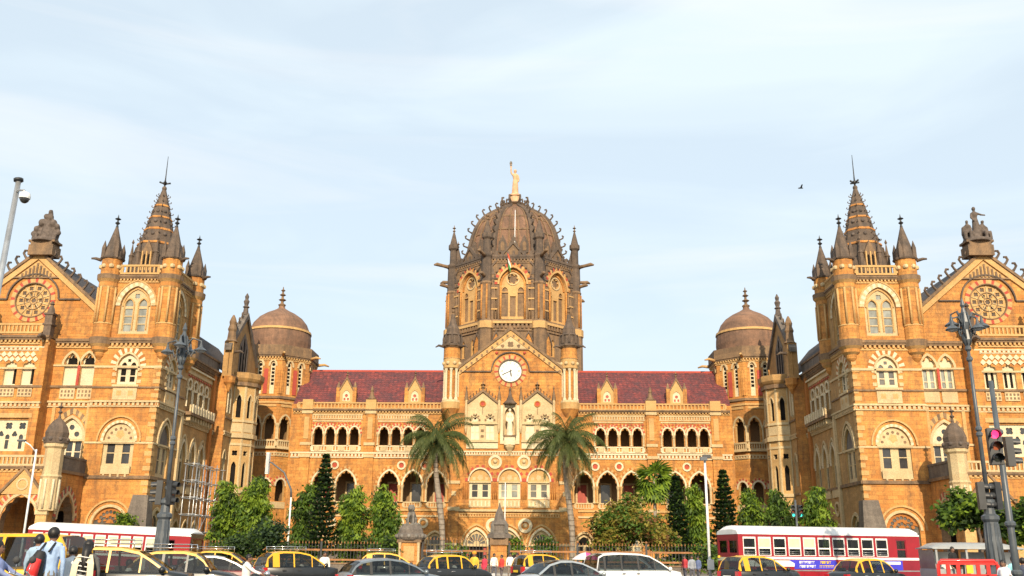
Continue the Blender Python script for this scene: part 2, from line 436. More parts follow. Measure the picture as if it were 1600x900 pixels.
def crocket(mb, p, n_, up, sz, m):
    """a curled hook standing on a raking edge at p: goes out along n_, curls over along -up"""
    p = Vector(p); n_ = Vector(n_).normalized(); t = Vector(up).normalized()
    pts = [p, p + n_ * sz * 0.5, p + n_ * sz * 0.9 - t * sz * 0.08, p + n_ * sz * 1.05 - t * sz * 0.38, p + n_ * sz * 0.85 - t * sz * 0.6]
    mb.tube(pts, [sz * .2, sz * .14, sz * .15, sz * .16, sz * .13], 5, m, sm=False)
# ================================================================== the setting
def struct(mb, name, kind='structure'):
    o = mb.build(name); o['kind'] = kind; return o
def ground_mat(name, a, b_, scale=0.6, rough=0.9, bump=0.3):
    m, t, b = newmat(name); g = N(t, 'ShaderNodeNewGeometry')
    n1 = noise(t, g.outputs['Position'], scale * .3, 5, .6); n2 = noise(t, g.outputs['Position'], scale * 12, 4, .7)
    col = mixc(t, 0.5, ramp(t, n1, [(0.3, a), (0.7, b_)]), ramp(t, n2, [(0.3, a), (0.7, b_)]))
    t.links.new(col, b.inputs['Base Color']); b.inputs['Roughness'].default_value = rough
    bp = N(t, 'ShaderNodeBump'); bp.inputs['Strength'].default_value = bump; bp.inputs['Distance'].default_value = 0.02
    t.links.new(n2, bp.inputs['Height']); t.links.new(bp.outputs[0], b.inputs['Normal'])
ground_mat('asphalt', (0.045, 0.045, 0.047), (0.065, 0.063, 0.06))
ground_mat('earth', (0.20, 0.14, 0.09), (0.27, 0.20, 0.13))
ground_mat('paving', (0.26, 0.23, 0.19), (0.34, 0.30, 0.25))
ground_mat('lawn', (0.035, 0.07, 0.018), (0.06, 0.10, 0.03), 2.0)
plain('road_paint', (0.75, 0.74, 0.70), 0.7, var=0.2)
plain('kerb_stone', (0.33, 0.31, 0.28), 0.85, var=0.2)
ROAD = -0.15
g = MB(); g.add([(-1500, -1500, -0.24), (1500, -1500, -0.24), (1500, 1500, -0.24), (-1500, 1500, -0.24)], [(0, 1, 2, 3)], 'earth'); struct(g, 'ground')
g = MB(); g.add([(-160, 7, ROAD), (160, 7, ROAD), (160, 78, ROAD), (-160, 78, ROAD)], [(0, 1, 2, 3)], 'asphalt'); struct(g, 'road')
g = MB()
for k in range(-26, 26):
    for y in (31.5, 39.0, 47.5):
        x = k * 6.0; g.add([(x, y, ROAD + .004), (x + 2.6, y, ROAD + .004), (x + 2.6, y + .14, ROAD + .004), (x, y + .14, ROAD + .004)], [(0, 1, 2, 3)], 'road_paint')
struct(g, 'road_markings')
g = MB(); g.box(-160, 160, 78.2, 84.0, -.24, -.01, 'paving'); struct(g, 'pavement')
g = MB(); g.box(-160, 160, 78.0, 78.2, -.24, -.005, 'kerb_stone'); struct(g, 'kerb')
g = MB(); g.box(-160, 160, -30, 6.8, -.24, -.06, 'paving'); struct(g, 'near_pavement')
g = MB(); g.box(-160, 160, 6.8, 7.0, -.24, -.055, 'kerb_stone'); struct(g, 'near_kerb')
g = MB(); g.box(-60, -7.5, 16.2, 19.6, -.24, 0.0, 'paving'); struct(g, 'traffic_island')
g = MB(); g.add([(-38, 87, -.2), (38, 87, -.2), (38, 128, -.2), (-38, 128, -.2)], [(0, 1, 2, 3)], 'lawn'); struct(g, 'lawn')

# ================================================================== the station building
ST = thing('station_building', 'ochre stone Victorian Gothic railway terminus with central dome and two projecting wings', 'building', (0, 131, -0.2))
ZB = -0.25
def part(mb, name): return mb.build(name, ST)
VX = [0]

def side_wing(sx):
    """one wing: corner tower, two-light bay, gabled end bay and the wall along the court"""
    tw = MB(); tr = MB(); cn = MB()
    FT = front(101.8, sx)
    # ---- corner tower, front face
    def tower_face(F, s0, s1, c, full=True):
        wm = 'ochre' if full else 'ochre_shaded'
        holes = [opening(c, 19.45, 21.5, 1.15, 1.45, 'pointed'), opening(c, 25.3, 28.6, 1.75, 2.3, 'pointed', 14)]
        if full: holes += [opening(c, 9.75, 13.2, 1.72, 1.95, 'round', 14), opening(c, ZB + .3, 4.3, 1.75, 1.75, 'round', 14)]
        else: holes += [opening(c, 9.0, 13.0, 1.55, 2.4, 'pointed', 14), opening(c, ZB + .3, 4.3, 1.3, 1.6, 'pointed', 12)]
        wall_poly(tw, F, rect(s0, s1, ZB, 32.1), holes, 0, 0.42, wm, 'ochre_pale')
        # belfry window: two lancets and an oculus in cream stone
        for (z0, zs, hw, rise, mg) in ((25.3, 28.6, 1.75, 2.3, 'pale_glass'), (19.45, 21.5, 1.15, 1.45, 'old_glass')):
            li = []
            for q in (-1, 1):
                lc = c + q * hw * .46
                zz = [z0 + .25 + (zs - z0 - .5) * j / 3 for j in range(4)] if hw > 1.5 else [z0 + .3, (z0 + zs) / 2, zs - .15]
                for j in range(len(zz) - 1): li.append(rect(lc - hw * .25, lc + hw * .25, zz[j] + .06, zz[j + 1] - .06))
                li.append(opening(lc, zs - .02, zs + .12, hw * .26, hw * .38, 'pointed', 8))
            li.append(foil(c, zs + rise * .52, hw * .2, 4, 16))
            tracery(F, opening(c, z0, zs, hw, rise, 'pointed', 14 if hw > 1.5 else 12), li, -.22, .14, ST, 'cream' if hw > 1.5 else 'cream_bright', mg)
            if hw > 1.5:
                for q in (-1, 1): ringmould(tr, F, c + q * hw * .46, zs + .1, hw * .28, hw * .42, 'pointed', .14, -.22, -.1, 'ochre_pale', 10, 2.9)
                ringmould(tr, F, c, zs, hw - .3, rise - .3, 'pointed', .16, -.22, -.08, 'ochre_pale', 16)
        wl = ['cream_bright', 'ochre_deep']
        ringmould(tr, F, c, 28.6, 1.78, 2.33, 'pointed', .5, 0, .10, ['cream', 'cream_bright'], 22)
        ringmould(tr, F, c, 28.6, 2.3, 2.9, 'pointed', .16, 0, .18, 'ochre_pale', 22)
        ringmould(tr, F, c, 21.5, 1.18, 1.48, 'pointed', .2, 0, .12, 'cream', 12, .5)
        ringmould(tr, F, c, 21.5, 1.42, 1.72, 'pointed', .62, 0, .09, wl, 18)
        # cream apron panel under the middle window
        fbox(tr, F, c - 1.35, c + 1.35, 17.75, 19.4, 0, .10, 'cream'); fbox(tr, F, c - 1.5, c + 1.5, 19.2, 19.45, 0, .22, 'cream')
        for q in (-.65, .65): flat(tr, F, foil(c + q, 18.5, .36, 4, 16), .115, 'ochre_pale')
        # jamb blocks
        for z in (19.8, 20.6, 21.3):
            for q in (-1, 1): fbox(tr, F, c + q * 1.45 - .22, c + q * 1.45 + .22, z - .18, z + .22, 0, .06, 'cream')
        if full:
            # first floor: round arch with carved tympanum over two square-headed lights
            tym = [p for p in arc(c, 13.2, 1.70, 1.93, 'round', 14)]
            fprism(tr, F, tym, -.35, -.16, 'cream')
            for k in range(7):
                a = pi * (k + .5) / 7; flat(tr, F, circ(c + 1.25 * cos(a), 13.25 + 1.35 * sin(a), .17, 8), -.152, 'weathered')
            flat(tr, F, foil(c, 13.95, .5, 5, 20), -.15, 'ochre_pale')
            tracery(F, rect(c - 1.7, c + 1.7, 9.78, 13.18), [rect(c + q * .85 - .42, c + q * .85 + .42, a_, b_) for q in (-1, 1) for a_, b_ in ((10.75, 11.85), (11.95, 12.95))], -.2, .16, ST, 'cream', 'old_glass')
            ringmould(tr, F, c, 13.2, 1.74, 1.97, 'round', .3, 0, .12, ['cream', 'cream_bright'], 24)
            ringmould(tr, F, c, 13.2, 2.32, 2.6, 'round', .18, 0, .20, 'ochre_pale', 20)
            fbox(tr, F, c - 1.9, c + 1.9, 13.0, 13.22, 0, .16, 'cream'); fbox(tr, F, c - 1.6, c + 1.6, 9.6, 10.5, 0, .12, 'cream')
            for q in (-1, -.35, .35, 1): fbox(tr, F, c + q * 1.2 - .1, c + q * 1.2 + .1, 9.3, 9.6, 0, .2, 'cream')
            # ground floor: segmental arch with a pierced stone screen
            li = [circ(c + r_ * cos(a), 4.45 + r_ * sin(a), .2, 8) for r_, n_ in ((.55, 5), (1.15, 9)) for a in [pi * (j + .5) / n_ for j in range(n_)]]
            li += [rect(c - 1.5 + j * .62, c - 1.5 + j * .62 + .42, 1.6, 4.0) for j in range(5)]
            tracery(F, opening(c, ZB + .3, 4.3, 1.75, 1.75, 'round', 14), li, -.2, .15, ST, 'ochre_deep', 'old_glass')
            ringmould(tr, F, c, 4.3, 1.8, 1.8, 'round', .28, 0, .1, 'cream', 18); ringmould(tr, F, c, 4.3, 2.35, 2.4, 'round', .2, 0, .17, 'ochre_pale', 18)
        else:
            fprism(tr, F, arc(c, 13.0, 1.5, 2.33, 'pointed', 14), -.35, -.18, 'grey_stone')
            tracery(F, rect(c - 1.53, c + 1.53, 9.03, 12.98), [rect(c + q * .75 - .38, c + q * .75 + .38, a_, b_) for q in (-1, 1) for a_, b_ in ((9.9, 11.3), (11.4, 12.75))], -.2, .16, ST, 'cream', 'old_glass')
            ringmould(tr, F, c, 13.0, 1.56, 2.42, 'pointed', .26, 0, .12, 'cream', 16, .2); ringmould(tr, F, c, 13.0, 2.0, 3.0, 'pointed', .2, 0, .18, 'cream', 16)
            tracery(F, opening(c, ZB + .3, 4.3, 1.3, 1.6, 'pointed', 12), [opening(c, 1.2, 4.2, .95, 1.2, 'pointed', 10)], -.2, .15, ST, 'cream', 'old_glass')
            ringmould(tr, F, c, 4.3, 1.34, 1.66, 'pointed', .3, 0, .12, 'cream', 14)
    tower_face(FT, 38.5, 46.05, 42.25)
    FI = inner(38.5, sx)
    tower_face(FI, 101.8, 109.6, 105.0, False)
    tw.box(*sorted((sx * 38.6, sx * 46.0)), 109.4, 109.6, 24, 32.1, 'ochre')
    tw.box(*sorted((sx * 45.9, sx * 46.05)), 101.8, 109.6, 24, 32.1, 'ochre')
    # quoins of pale stone at the corner
    for z in [x * .8 + 2 for x in range(26)]:
        w = .75 if int(z * 10) % 16 < 8 else .45
        fbox(tr, FT, 38.45, 38.5 + w, z, z + .5, 0, .05, 'ochre_pale'); fbox(tr, FI, 101.75, 101.8 + w, z, z + .5, 0, .05, 'ochre_pale')
    # battered buttress at the foot of the corner
    bt = MB(); X = lambda x: sx * x
    bt.hexa([(X(38.2), 101.0, ZB), (X(41.2), 101.0, ZB), (X(41.2), 101.85, ZB), (X(38.2), 101.85, ZB), (X(38.35), 101.6, 7.4), (X(39.9), 101.6, 7.4), (X(39.9), 101.85, 7.4), (X(38.35), 101.85, 7.4)], 'grey_stone')
    bt.hexa([(X(37.7), 101.02, ZB), (X(38.55), 101.02, ZB), (X(38.55), 104.0, ZB), (X(37.7), 103.2, ZB), (X(38.25), 101.62, 7.38), (X(38.55), 101.62, 7.38), (X(38.55), 102.9, 7.38), (X(38.25), 102.9, 7.38)], 'grey_stone'); part(bt, 'buttress')
    # string courses round the tower
    for F, s0, s1 in ((FT, 38.2, 46.05), (FI, 101.5, 109.6)):
        course(cn, F, s0, s1, 16.95, 17.65, .3, 'cream', .5)
        fbox(cn, F, s0 + .2, s1, 19.05, 19.25, 0, .12, 'weathered'); fbox(cn, F, s0 + .2, s1, 21.35, 21.6, 0, .12, 'cream')
        fbox(cn, F, s0 + .2, s1, 9.1, 9.45, 0, .2, 'weathered'); fbox(cn, F, s0 + .3, s1, 12.9, 13.1, 0, .1, 'cream')
        fbox(cn, F, s0 + .1, s1, ZB, 2.2, 0, .3, 'grey_stone')
        cornice(cn, F, s0 + .1, s1, 23.6, 24.75, .42, 'weathered', 'ochre_pale', .5)
        cornice(cn, F, s0 + .3, s1, 31.35, 32.2, .35, 'weathered', 'ochre_pale', .38)
    balustrade(FT, 39.9, 44.5, 32.35, 33.5, .1, ST, 'ochre_pale', .42)
    balustrade(FI, 103.4, 108.3, 32.35, 33.5, .1, ST, 'ochre_pale', .42)
    fl = MB(); fl.box(*sorted((sx * 38.6, sx * 45.9)), 101.9, 109.5, 32.0, 32.3, 'weathered'); part(fl, 'tower_deck')
    # four round corner turrets with stone caps
    for (tx, ty) in ((38.62, 102.0), (45.72, 102.0), (38.62, 109.4), (45.72, 109.4)):
        t = MB(); c = (sx * tx, ty, 0)
        t.lathe(c, [(.25, 22.3), (.55, 22.7), (.62, 23.1), (.95, 23.35), (1.0, 23.7), (1.28, 24.0), (1.35, 24.75), (1.12, 24.8), (1.1, 26.3), (1.16, 26.35), (1.12, 26.5), (1.02, 26.55), (1.02, 30.6), (1.15, 30.8), (1.12, 31.3), (1.38, 31.6), (1.42, 32.15), (1.12, 32.2), (1.12, 34.1)], 16,
                ['ochre', 'ochre', 'ochre_pale', 'ochre', 'ochre_pale', 'weathered', 'weathered', 'ochre', 'ochre_pale', 'ochre_pale', 'ochre', 'ochre', 'ochre_pale', 'ochre', 'ochre_pale', 'weathered', 'weathered', 'ochre'])
        for k in range(8):
            a = pi / 8 + k * pi / 4
            t.tube([(c[0] + 1.1 * cos(a), c[1] + 1.1 * sin(a), 26.5), (c[0] + 1.1 * cos(a), c[1] + 1.1 * sin(a), 30.7)], .13, 6, 'ochre_pale')
            # roundels on the drum
            t.lathe((c[0] + 1.1 * cos(a), c[1] + 1.1 * sin(a), 33.15), [(.02, -.3), (.26, -.18), (.3, 0), (.26, .18), (.02, .3)], 6, 'cream')
        o = part(t, 'turret')
        p = MB()
        p.lathe((c[0], c[1], 34.1), [(1.3, 0), (1.38, .18), (1.15, .3), (1.1, .9), (.85, 1.5), (.12, 4.2)], 8, 'dark_stone', pi / 8)
        for k in range(4):
            a = k * pi / 2 + pi / 4
            p.box(c[0] + 1.1 * cos(a) - .2, c[0] + 1.1 * cos(a) + .2, c[1] + 1.1 * sin(a) - .2, c[1] + 1.1 * sin(a) + .2, 34.2, 35.4, 'dark_stone')
            p.lathe((c[0] + 1.1 * cos(a), c[1] + 1.1 * sin(a), 35.4), [(.28, 0), (.02, .9)], 4, 'dark_stone', pi / 4)
        q = p.build('turret_cap', o)
        f = MB(); finial(f, (c[0], c[1], 38.2), 1.6, .34, 'black_iron'); f.build('finial', o)
        # gargoyle
        gx = -1 if tx < 42 else 1
        gm = MB(); gm.tube([(c[0] + sx * gx * 1.1, c[1] - .4, 34.0), (c[0] + sx * gx * 1.75, c[1] - .65, 34.15), (c[0] + sx * gx * 2.15, c[1] - .8, 34.1)], [.2, .16, .1], 6, 'dark_stone'); gm.build('gargoyle', o)
    # ---- spire
    sp = MB(); C = (sx * 42.25, 105.7, 0)
    prof = [(3.05, 32.3), (2.75, 34.4), (2.35, 36.3), (2.2, 37.6), (2.28, 37.65), (2.2, 37.95), (1.95, 38.0), (1.68, 39.8), (1.74, 39.85), (1.66, 40.15), (1.58, 40.2), (1.3, 41.7), (1.36, 41.75), (1.28, 42.0), (1.2, 42.05), (.88, 43.6), (.94, 43.65), (.86, 43.9), (.8, 43.95), (.2, 46.5)]
    OB = 'ochre'
    prof = [(r * 1.04, 32.3 + (z - 32.3) * .86) for r, z in prof]
    sp.lathe(C, prof, 8, ['dark_stone', 'dark_stone', 'dark_stone', OB, OB, OB, 'dark_stone', OB, OB, OB, 'dark_stone', OB, OB, OB, 'dark_stone', OB, OB, OB, 'dark_stone'], pi / 8)
    spo = part(sp, 'spire')
    for k in range(4):                                   # lucarnes
        a = -pi / 2 + k * pi / 2; d = Vector((cos(a), sin(a), 0)); s_ = Vector((-sin(a), cos(a), 0)); c0 = Vector((C[0], C[1], 0))
        F = (lambda d, s_, c0: (lambda s, z, dd: tuple(c0 + s_ * s + d * (2.3 + dd) + Vector((0, 0, z)))))(d, s_, c0)
        l_ = MB(); fprism(l_, F, [(-.62, 33.0), (.62, 33.0), (.62, 35.6), (0, 37.0), (-.62, 35.6)], -1.2, .35, 'weathered')
        for q in (-1, 0, 1): fbox(l_, F, q * .5 - .07, q * .5 + .07, 33.2, 35.6, .3, .48, 'ochre_pale')
        for q in (-.25, .25): flat(l_, F, opening(q, 33.6, 35.0, .14, .3, 'pointed', 6), .36, 'dusk_void')
        l_.build('lucarne', spo)
    for k in range(8):                                   # small pinnacles round the foot
        a = k * pi / 4 + pi / 8; p = MB(); pc = (C[0] + 2.75 * cos(a), C[1] + 2.75 * sin(a), 33.0)
        p.lathe(pc, [(.3, 0), (.3, 2.4), (.38, 2.5), (.22, 2.7), (.05, 4.0), (.18, 4.2), (.02, 4.6)], 6, 'dark_stone'); p.build('pinnacle', spo)
    for k in range(8):                                   # hooks up the corners of the spire
        a = k * pi / 4 + pi / 8; u = Vector((cos(a), sin(a), .2))
        for j in range(9):
            z = 37.5 + j * .74; r = 2.08 - (z - 37.2) * .255; hk = MB(); crocket(hk, (C[0] + r * cos(a), C[1] + r * sin(a), z), u, (cos(a) * .2, sin(a) * .2, -1), .34, 'dark_stone'); hk.build('crocket', spo)
    for k in range(8):                                   # carved bosses between the bands
        a = k * pi / 4; p = MB()
        for (r, z) in ((1.8, 38.2), (1.44, 39.9), (1.04, 41.3)): p.ball((C[0] + r * .95 * cos(a), C[1] + r * .95 * sin(a), z), .24, 'carved_dark', 5)
        q = p.build('boss', spo)
    f = MB(); f.tube([(C[0], C[1], 44.2), (C[0], C[1], 46.3), (C[0], C[1], 48.9)], [.13, .07, .03], 6, 'black_iron')
    f.ball((C[0], C[1], 44.6), .3, 'dark_stone', 6); f.ball((C[0], C[1], 45.3), .26, 'black_iron', 6)
    for k in range(4):
        a = k * pi / 2 + .4; f.tube([(C[0], C[1], 45.2), (C[0] + .65 * cos(a), C[1] + .65 * sin(a), 45.4)], [.09, .12], 5, 'black_iron')
    f.build('finial', spo)

    # ---- two-light bay between tower and gable (and its twin beyond the gable)
    F2 = front(102.3, sx)
    for b0, mirror in ((46.05, 1), (58.8, -1)):
        cs = [47.05, 49.0] if mirror == 1 else [60.8, 62.7]; s1 = 51.0 if mirror == 1 else 63.9
        mid = sum(cs) / 2
        holes = [opening(c, 19.4, 21.75, .78, 1.35, 'foil', 18, 3, .28) for c in cs] + [opening(mid, 10.4, 13.4, 1.45, 2.3, 'pointed', 14), opening(mid, .2, 4.5, 1.4, 1.6, 'round', 12)]
        wall_poly(tw, F2, rect(b0, s1, ZB, 25.2), holes, 0, .4, 'ochre', 'cream')
        for i, c in enumerate(cs):
            if sx < 0 and mirror == 1:                 # shuttered below, open trefoil head
                tracery(F2, opening(c, 19.4, 21.75, .78, 1.35, 'foil', 18, 3, .28), [opening(c, 21.75, 21.9, .6, 1.05, 'foil', 14, 3, .3)], -.25, .1, ST, 'cream_bright', 'dusk_void')
            else:
                tracery(F2, opening(c, 19.4, 21.75, .78, 1.35, 'foil', 18, 3, .28), [rect(c + q * .36 - .2, c + q * .36 + .2, z0_, z1_) for q in (-1, 1) for z0_, z1_ in ((19.55, 20.2), (20.3, 21.6))], -.25, .1, ST, 'cream_bright', 'pale_glass')
            ringmould(tr, F2, c, 21.75, .82, 1.4, 'pointed', .26, 0, .12, 'cream', 14)
            fbox(tr, F2, c - .85, c + .85, 17.9, 19.2, 0, .1, 'cream')
            if sx < 0:
                for j in range(8): fbox(tr, F2, c - .6 + (j % 4) * .4 - .1, c - .6 + (j % 4) * .4 + .1, 18.15 + .45 * (j // 4), 18.42 + .45 * (j // 4), .1, .112, 'weathered')
        fbox(tr, F2, mid - .14, mid + .14, 19.4, 21.7, 0, .14, 'red_stone'); fbox(tr, F2, b0, s1, 19.15, 19.4, 0, .2, 'weathered'); fbox(tr, F2, b0, s1, 21.6, 21.8, 0, .1, 'cream')
        li = [rect(mid + q * .95 - .33, mid + q * .95 + .33, z_, z_ + 1.3) for q in (-1, 0, 1) for z_ in (10.7, 12.1)] + [circ(mid + q * .62, 14.0, .3, 10) for q in (-1, 1)] + [circ(mid, 14.75, .3, 10)]
        tracery(F2, opening(mid, 10.4, 13.4, 1.45, 2.3, 'pointed', 14), li, -.22, .15, ST, 'cream_bright', 'old_glass')
        tracery(F2, opening(mid, .2, 4.5, 1.4, 1.6, 'round', 12), [opening(mid, .4, 4.4, 1.1, 1.3, 'round', 10)], -.3, .1, ST, 'cream', 'dusk_void', 'door')
        ringmould(tr, F2, mid, 13.4, 1.5, 2.36, 'pointed', .28, 0, .13, 'cream', 16); ringmould(tr, F2, mid, 13.4, 1.9, 2.85, 'pointed', .55, 0, .06, ['ochre_pale', 'weathered'], 22)
        course(cn, F2, b0, s1, 16.95, 17.65, .3, 'cream', .5)
        cornice(cn, F2, b0, s1, 23.7, 24.75, .42, 'weathered', 'ochre_pale', .5)
        fbox(cn, F2, b0, s1, 13.2, 13.45, 0, .12, 'cream'); fbox(cn, F2, b0, s1, 9.1, 9.45, 0, .2, 'weathered')
        for s in (46.3, 50.2) if mirror == 1 else (59.6, 63.6): fbox(tr, F2, s - .18, s + .18, 9.45, 16.95, 0, .12, 'ochre_pale')
    # ---- gabled end bay
    F3 = front(100.6, sx); s0, s1 = 51.0, 58.8; c = 54.9
    holes = [opening(c + q * 2.0, 19.1, 21.1, .72, .8, 'foil', 12, 3, .25) for q in (-1, 0, 1)] + [rect(c - 3.0, c + 3.0, 11.9, 15.3), opening(c, .2, 5, 1.9, 2.2, 'pointed', 12)]
    wall_poly(tw, F3, rect(s0, s1, ZB, 24.6), holes, 0, .45, 'ochre', 'cream')
    for s, x in ((s0, 1), (s1, -1)):
        tw.box(*sorted((sx * s, sx * (s + x * .3))), 100.62, 102.9, ZB, 24.6, 'ochre')
    for i, q in enumerate((-1, 0, 1)):
        w = c + q * 2.0
        tracery(F3, opening(w, 19.1, 21.1, .72, .8, 'foil', 12, 3, .25), [rect(w + e_ * .3 - .15, w + e_ * .3 + .15, 19.3, 21.0) for e_ in (-1, 1)] if sx > 0 else [rect(w - .62, w - .25, 19.3, 21.0)], -.28, .12, ST, 'cream_bright', 'dusk_void')
        for j in range(2):                             # lozenge frieze over the lights
            for e_ in (-1, 0, 1):
                fprism(tr, F3, [(w + e_ * .66 - .33 + .33 * j, 22.05 + j * .55), (w + e_ * .66 + .33 * j, 21.75 + j * .55), (w + e_ * .66 + .33 + .33 * j, 22.05 + j * .55), (w + e_ * .66 + .33 * j, 22.4 + j * .55)], 0, .1, 'cream_bright')
        fbox(tr, F3, w - .8, w + .8, 17.85, 18.8, 0, .12, 'cream')
        for j in range(8): fbox(tr, F3, w - .6 + (j % 4) * .4 - .11, w - .6 + (j % 4) * .4 + .11, 18.0 + .4 * (j // 4), 18.25 + .4 * (j // 4), .12, .132, 'weathered')
    course(cn, F3, s0 + .4, s1 - .4, 23.05, 23.5, .16, 'cream_bright', .5, 'ochre_deep')
    fbox(cn, F3, s0, s1, 18.85, 19.1, 0, .22, 'weathered'); course(cn, F3, s0 - .1, s1 + .1, 16.6, 17.3, .3, 'cream', .5); fbox(cn, F3, s0 + .6, s1 - .6, 15.5, 16.0, 0, .22, 'ochre_pale')
    cornice(cn, F3, s0 - .1, s1 + .1, 23.75, 24.75, .45, 'weathered', 'ochre_pale', .45)
    fbox(cn, F3, s0, s1, 20.95, 21.15, 0, .1, 'cream')
    for s in (s0 + .45, s1 - .45):                      # piers that rise into pinnacles
        p = MB(); fbox(p, F3, s - .48, s + .48, ZB, 24.7, 0, .16, 'ochre'); fbox(p, F3, s - .42, s + .42, 24.7, 27.3, -.75, .1, 'dark_stone')
        for z in (26.0, 27.2): fbox(p, F3, s - .55, s + .55, z, z + .22, -.85, .2, 'dark_stone')
        p.lathe((sx * s, 100.9, 27.4), [(.5, 0), (.38, .5), (.15, 1.0), (.3, 1.1), (.05, 1.5)], 6, 'dark_stone'); part(p, 'pinnacle')
        gm = MB(); gm.tube([(sx * s, 100.4, 24.5), (sx * s, 99.3, 24.6), (sx * s, 98.9, 24.3)], [.26, .22, .12], 6, 'dark_stone'); part(gm, 'gargoyle')
    balustrade(F3, s0 + 1.0, s1 - 1.0, 25.0, 26.2, .1, ST, 'ochre_pale', .42)
    tk = MB(); tk.box(*sorted((sx * s0, sx * s1)), 100.7, 102.8, 24.5, 24.72, 'weathered'); part(tk, 'terrace')
    # traceried screen of the first floor
    li = []
    for i in range(4):
        w = c - 2.25 + i * 1.5
        li += [foil(w, 14.65, .45, 4, 16), rect(w - .2, w + .2, 12.15, 13.1)]
        if i < 3: li += [foil(w + .75, 13.75, .34, 3, 12, rot=pi / 2)]
        li += [opening(w, 13.2, 13.45, .24, .28, 'pointed', 6)]
    tracery(F3, rect(c - 3.0, c + 3.0, 11.9, 15.3), li, -.15, .2, ST, 'cream_bright', 'old_glass')
    tracery(F3, opening(c, .2, 5, 1.9, 2.2, 'pointed', 12), [opening(c, .4, 4.9, 1.5, 1.7, 'pointed', 10)], -.3, .1, ST, 'cream', 'dusk_void', 'door')
    # ---- big gable with the wheel window
    F4 = front(102.9, sx); gw = 7.75; ge, ga = 28.7, 35.35
    gb = MB(); wc = 29.55
    wall_poly(gb, F4, [(c - gw, 24.4), (c + gw, 24.4), (c + gw, ge), (c, ga), (c - gw, ge)], [circ(c, wc, 2.05, 32)], 0, .35, 'ochre', 'cream')
    gb.add([F4(c - gw, 24.4, -.6), F4(c + gw, 24.4, -.6), F4(c + gw, ge, -.6), F4(c, ga, -.6), F4(c - gw, ge, -.6)], [(4, 3, 2, 1, 0)], 'ochre')
    fullring(gb, F4, c, wc, 2.07, 2.62, 0, .08, ['red_stone', 'ochre_pale', 'ochre_pale'], 48)
    fullring(gb, F4, c, wc, 2.0, 2.12, 0, .16, 'weathered', 40)
    ringmould(gb, F4, c, wc + .1, 2.95, 2.95, 'round', .16, 0, .22, 'dark_stone', 28)
    for q in (-1, 1): fbox(gb, F4, *sorted((c + q * 3.05, c + q * 5.6)), wc + .0, wc + .16, 0, .2, 'dark_stone')
    sl = (ga - ge) / gw
    for q in (-1, 1):
        fprism(gb, F4, [(c, ga), (c + q * gw, ge), (c + q * gw, ge - .75), (c, ga - .85)][::q], 0, .22, 'ochre_pale')
        fprism(gb, F4, [(c, ga + .4), (c + q * (gw + .1), ge + .35), (c + q * (gw + .1), ge - .05), (c, ga)][::q], -.7, .38, 'weathered')
    tb = ga - 3.0                                       # carved triangle in the head of the gable
    fprism(gb, F4, [(c - 2.35, tb), (c + 2.35, tb), (c, tb + 2.0)], 0, .1, 'ochre_pale'); fbox(gb, F4, c - 2.9, c + 2.9, tb - .18, tb, 0, .2, 'weathered')
    for k in range(-4, 5):
        h_ = 1.55 * (1 - abs(k) / 5); fbox(gb, F4, c + k * .42 - .1, c + k * .42 + .1, tb + .05, tb + .1 + h_, .1, .2, 'weathered')
    go = part(gb, 'gable')
    li = [foil(c + r_ * cos(a), wc + r_ * sin(a), rr, 4, 12) for r_, n_, rr in ((.8, 6, .24), (1.5, 10, .3)) for a in [2 * pi * j / n_ for j in range(n_)]] + [foil(c, wc, .33, 6, 18)]
    tracery(F4, circ(c, wc, 2.05, 32), li, -.15, .16, ST, 'ochre_pale', 'dark_stone', 'wheel_window')
    wm_ = MB(); fullring(wm_, F4, c, wc, 1.05, 1.14, -.15, -.05, 'weathered', 28); fullring(wm_, F4, c, wc, .42, .5, -.15, -.05, 'weathered', 20)
    for k in range(10): a = 2 * pi * (k + .5) / 10; wm_.tube([F4(c + .5 * cos(a), wc + .5 * sin(a), -.12), F4(c + 1.95 * cos(a), wc + 1.95 * sin(a), -.12)], .06, 5, 'cream')
    wm_.split('wheel_spokes', ST)
    n_ = 8
    for q in (-1, 1):
        for i in range(n_):
            t_ = (i + 1.6) / (n_ + 1.0); cm = MB(); s_ = c + q * gw * t_; z_ = ga + .4 - (ga - ge) * t_
            nn = Vector((sx * q * sl, 0, 1)).normalized(); tt = Vector((sx * -q, 0, sl)).normalized()
            crocket(cm, (sx * s_, 102.75, z_ - .05), nn, tt * -1, 1.0, 'dark_stone'); cm.build('crocket', go)
    pd = MB()
    for (w, z0, z1) in ((1.45, ga - .5, ga + .75), (1.25, ga + .75, ga + 1.1), (1.55, ga + 1.1, ga + 1.35)): pd.box(sx * (c - .4) - w, sx * (c - .4) + w, 102.0, 103.9, z0, z1, 'weathered')
    pd.build('pedestal', go)
    # roof behind the gable
    rf = MB(); y1 = 122
    for q in (-1, 1): rf.add([(sx * c, 103.4, ga + .1), (sx * (c + q * (gw + .1)), 103.4, ge + .05), (sx * (c + q * (gw + .1)), y1, ge + .05), (sx * c, y1, ga + .1)], [(0, 1, 2, 3)], 'slate_tile')
    part(rf, 'roof')
    bk = MB(); bk.box(*sorted((sx * 46.1, sx * 63.8)), 103.0, 122, ZB, 24.3, 'ochre'); bk.box(*sorted((sx * 47.3, sx * 62.5)), 103.5, 122, 24.3, 28.6, 'ochre')
    bk.box(*sorted((sx * 63.8, sx * 76)), 102.4, 122, ZB, 24.3, 'ochre'); part(bk, 'rear_block')
    # ---- porch with its arches, corner pillar and parapet
    FP = front(95.2, sx); FS = inner(45.6, sx)
    po = MB(); ac = [48.55, 54.9, 61.25]
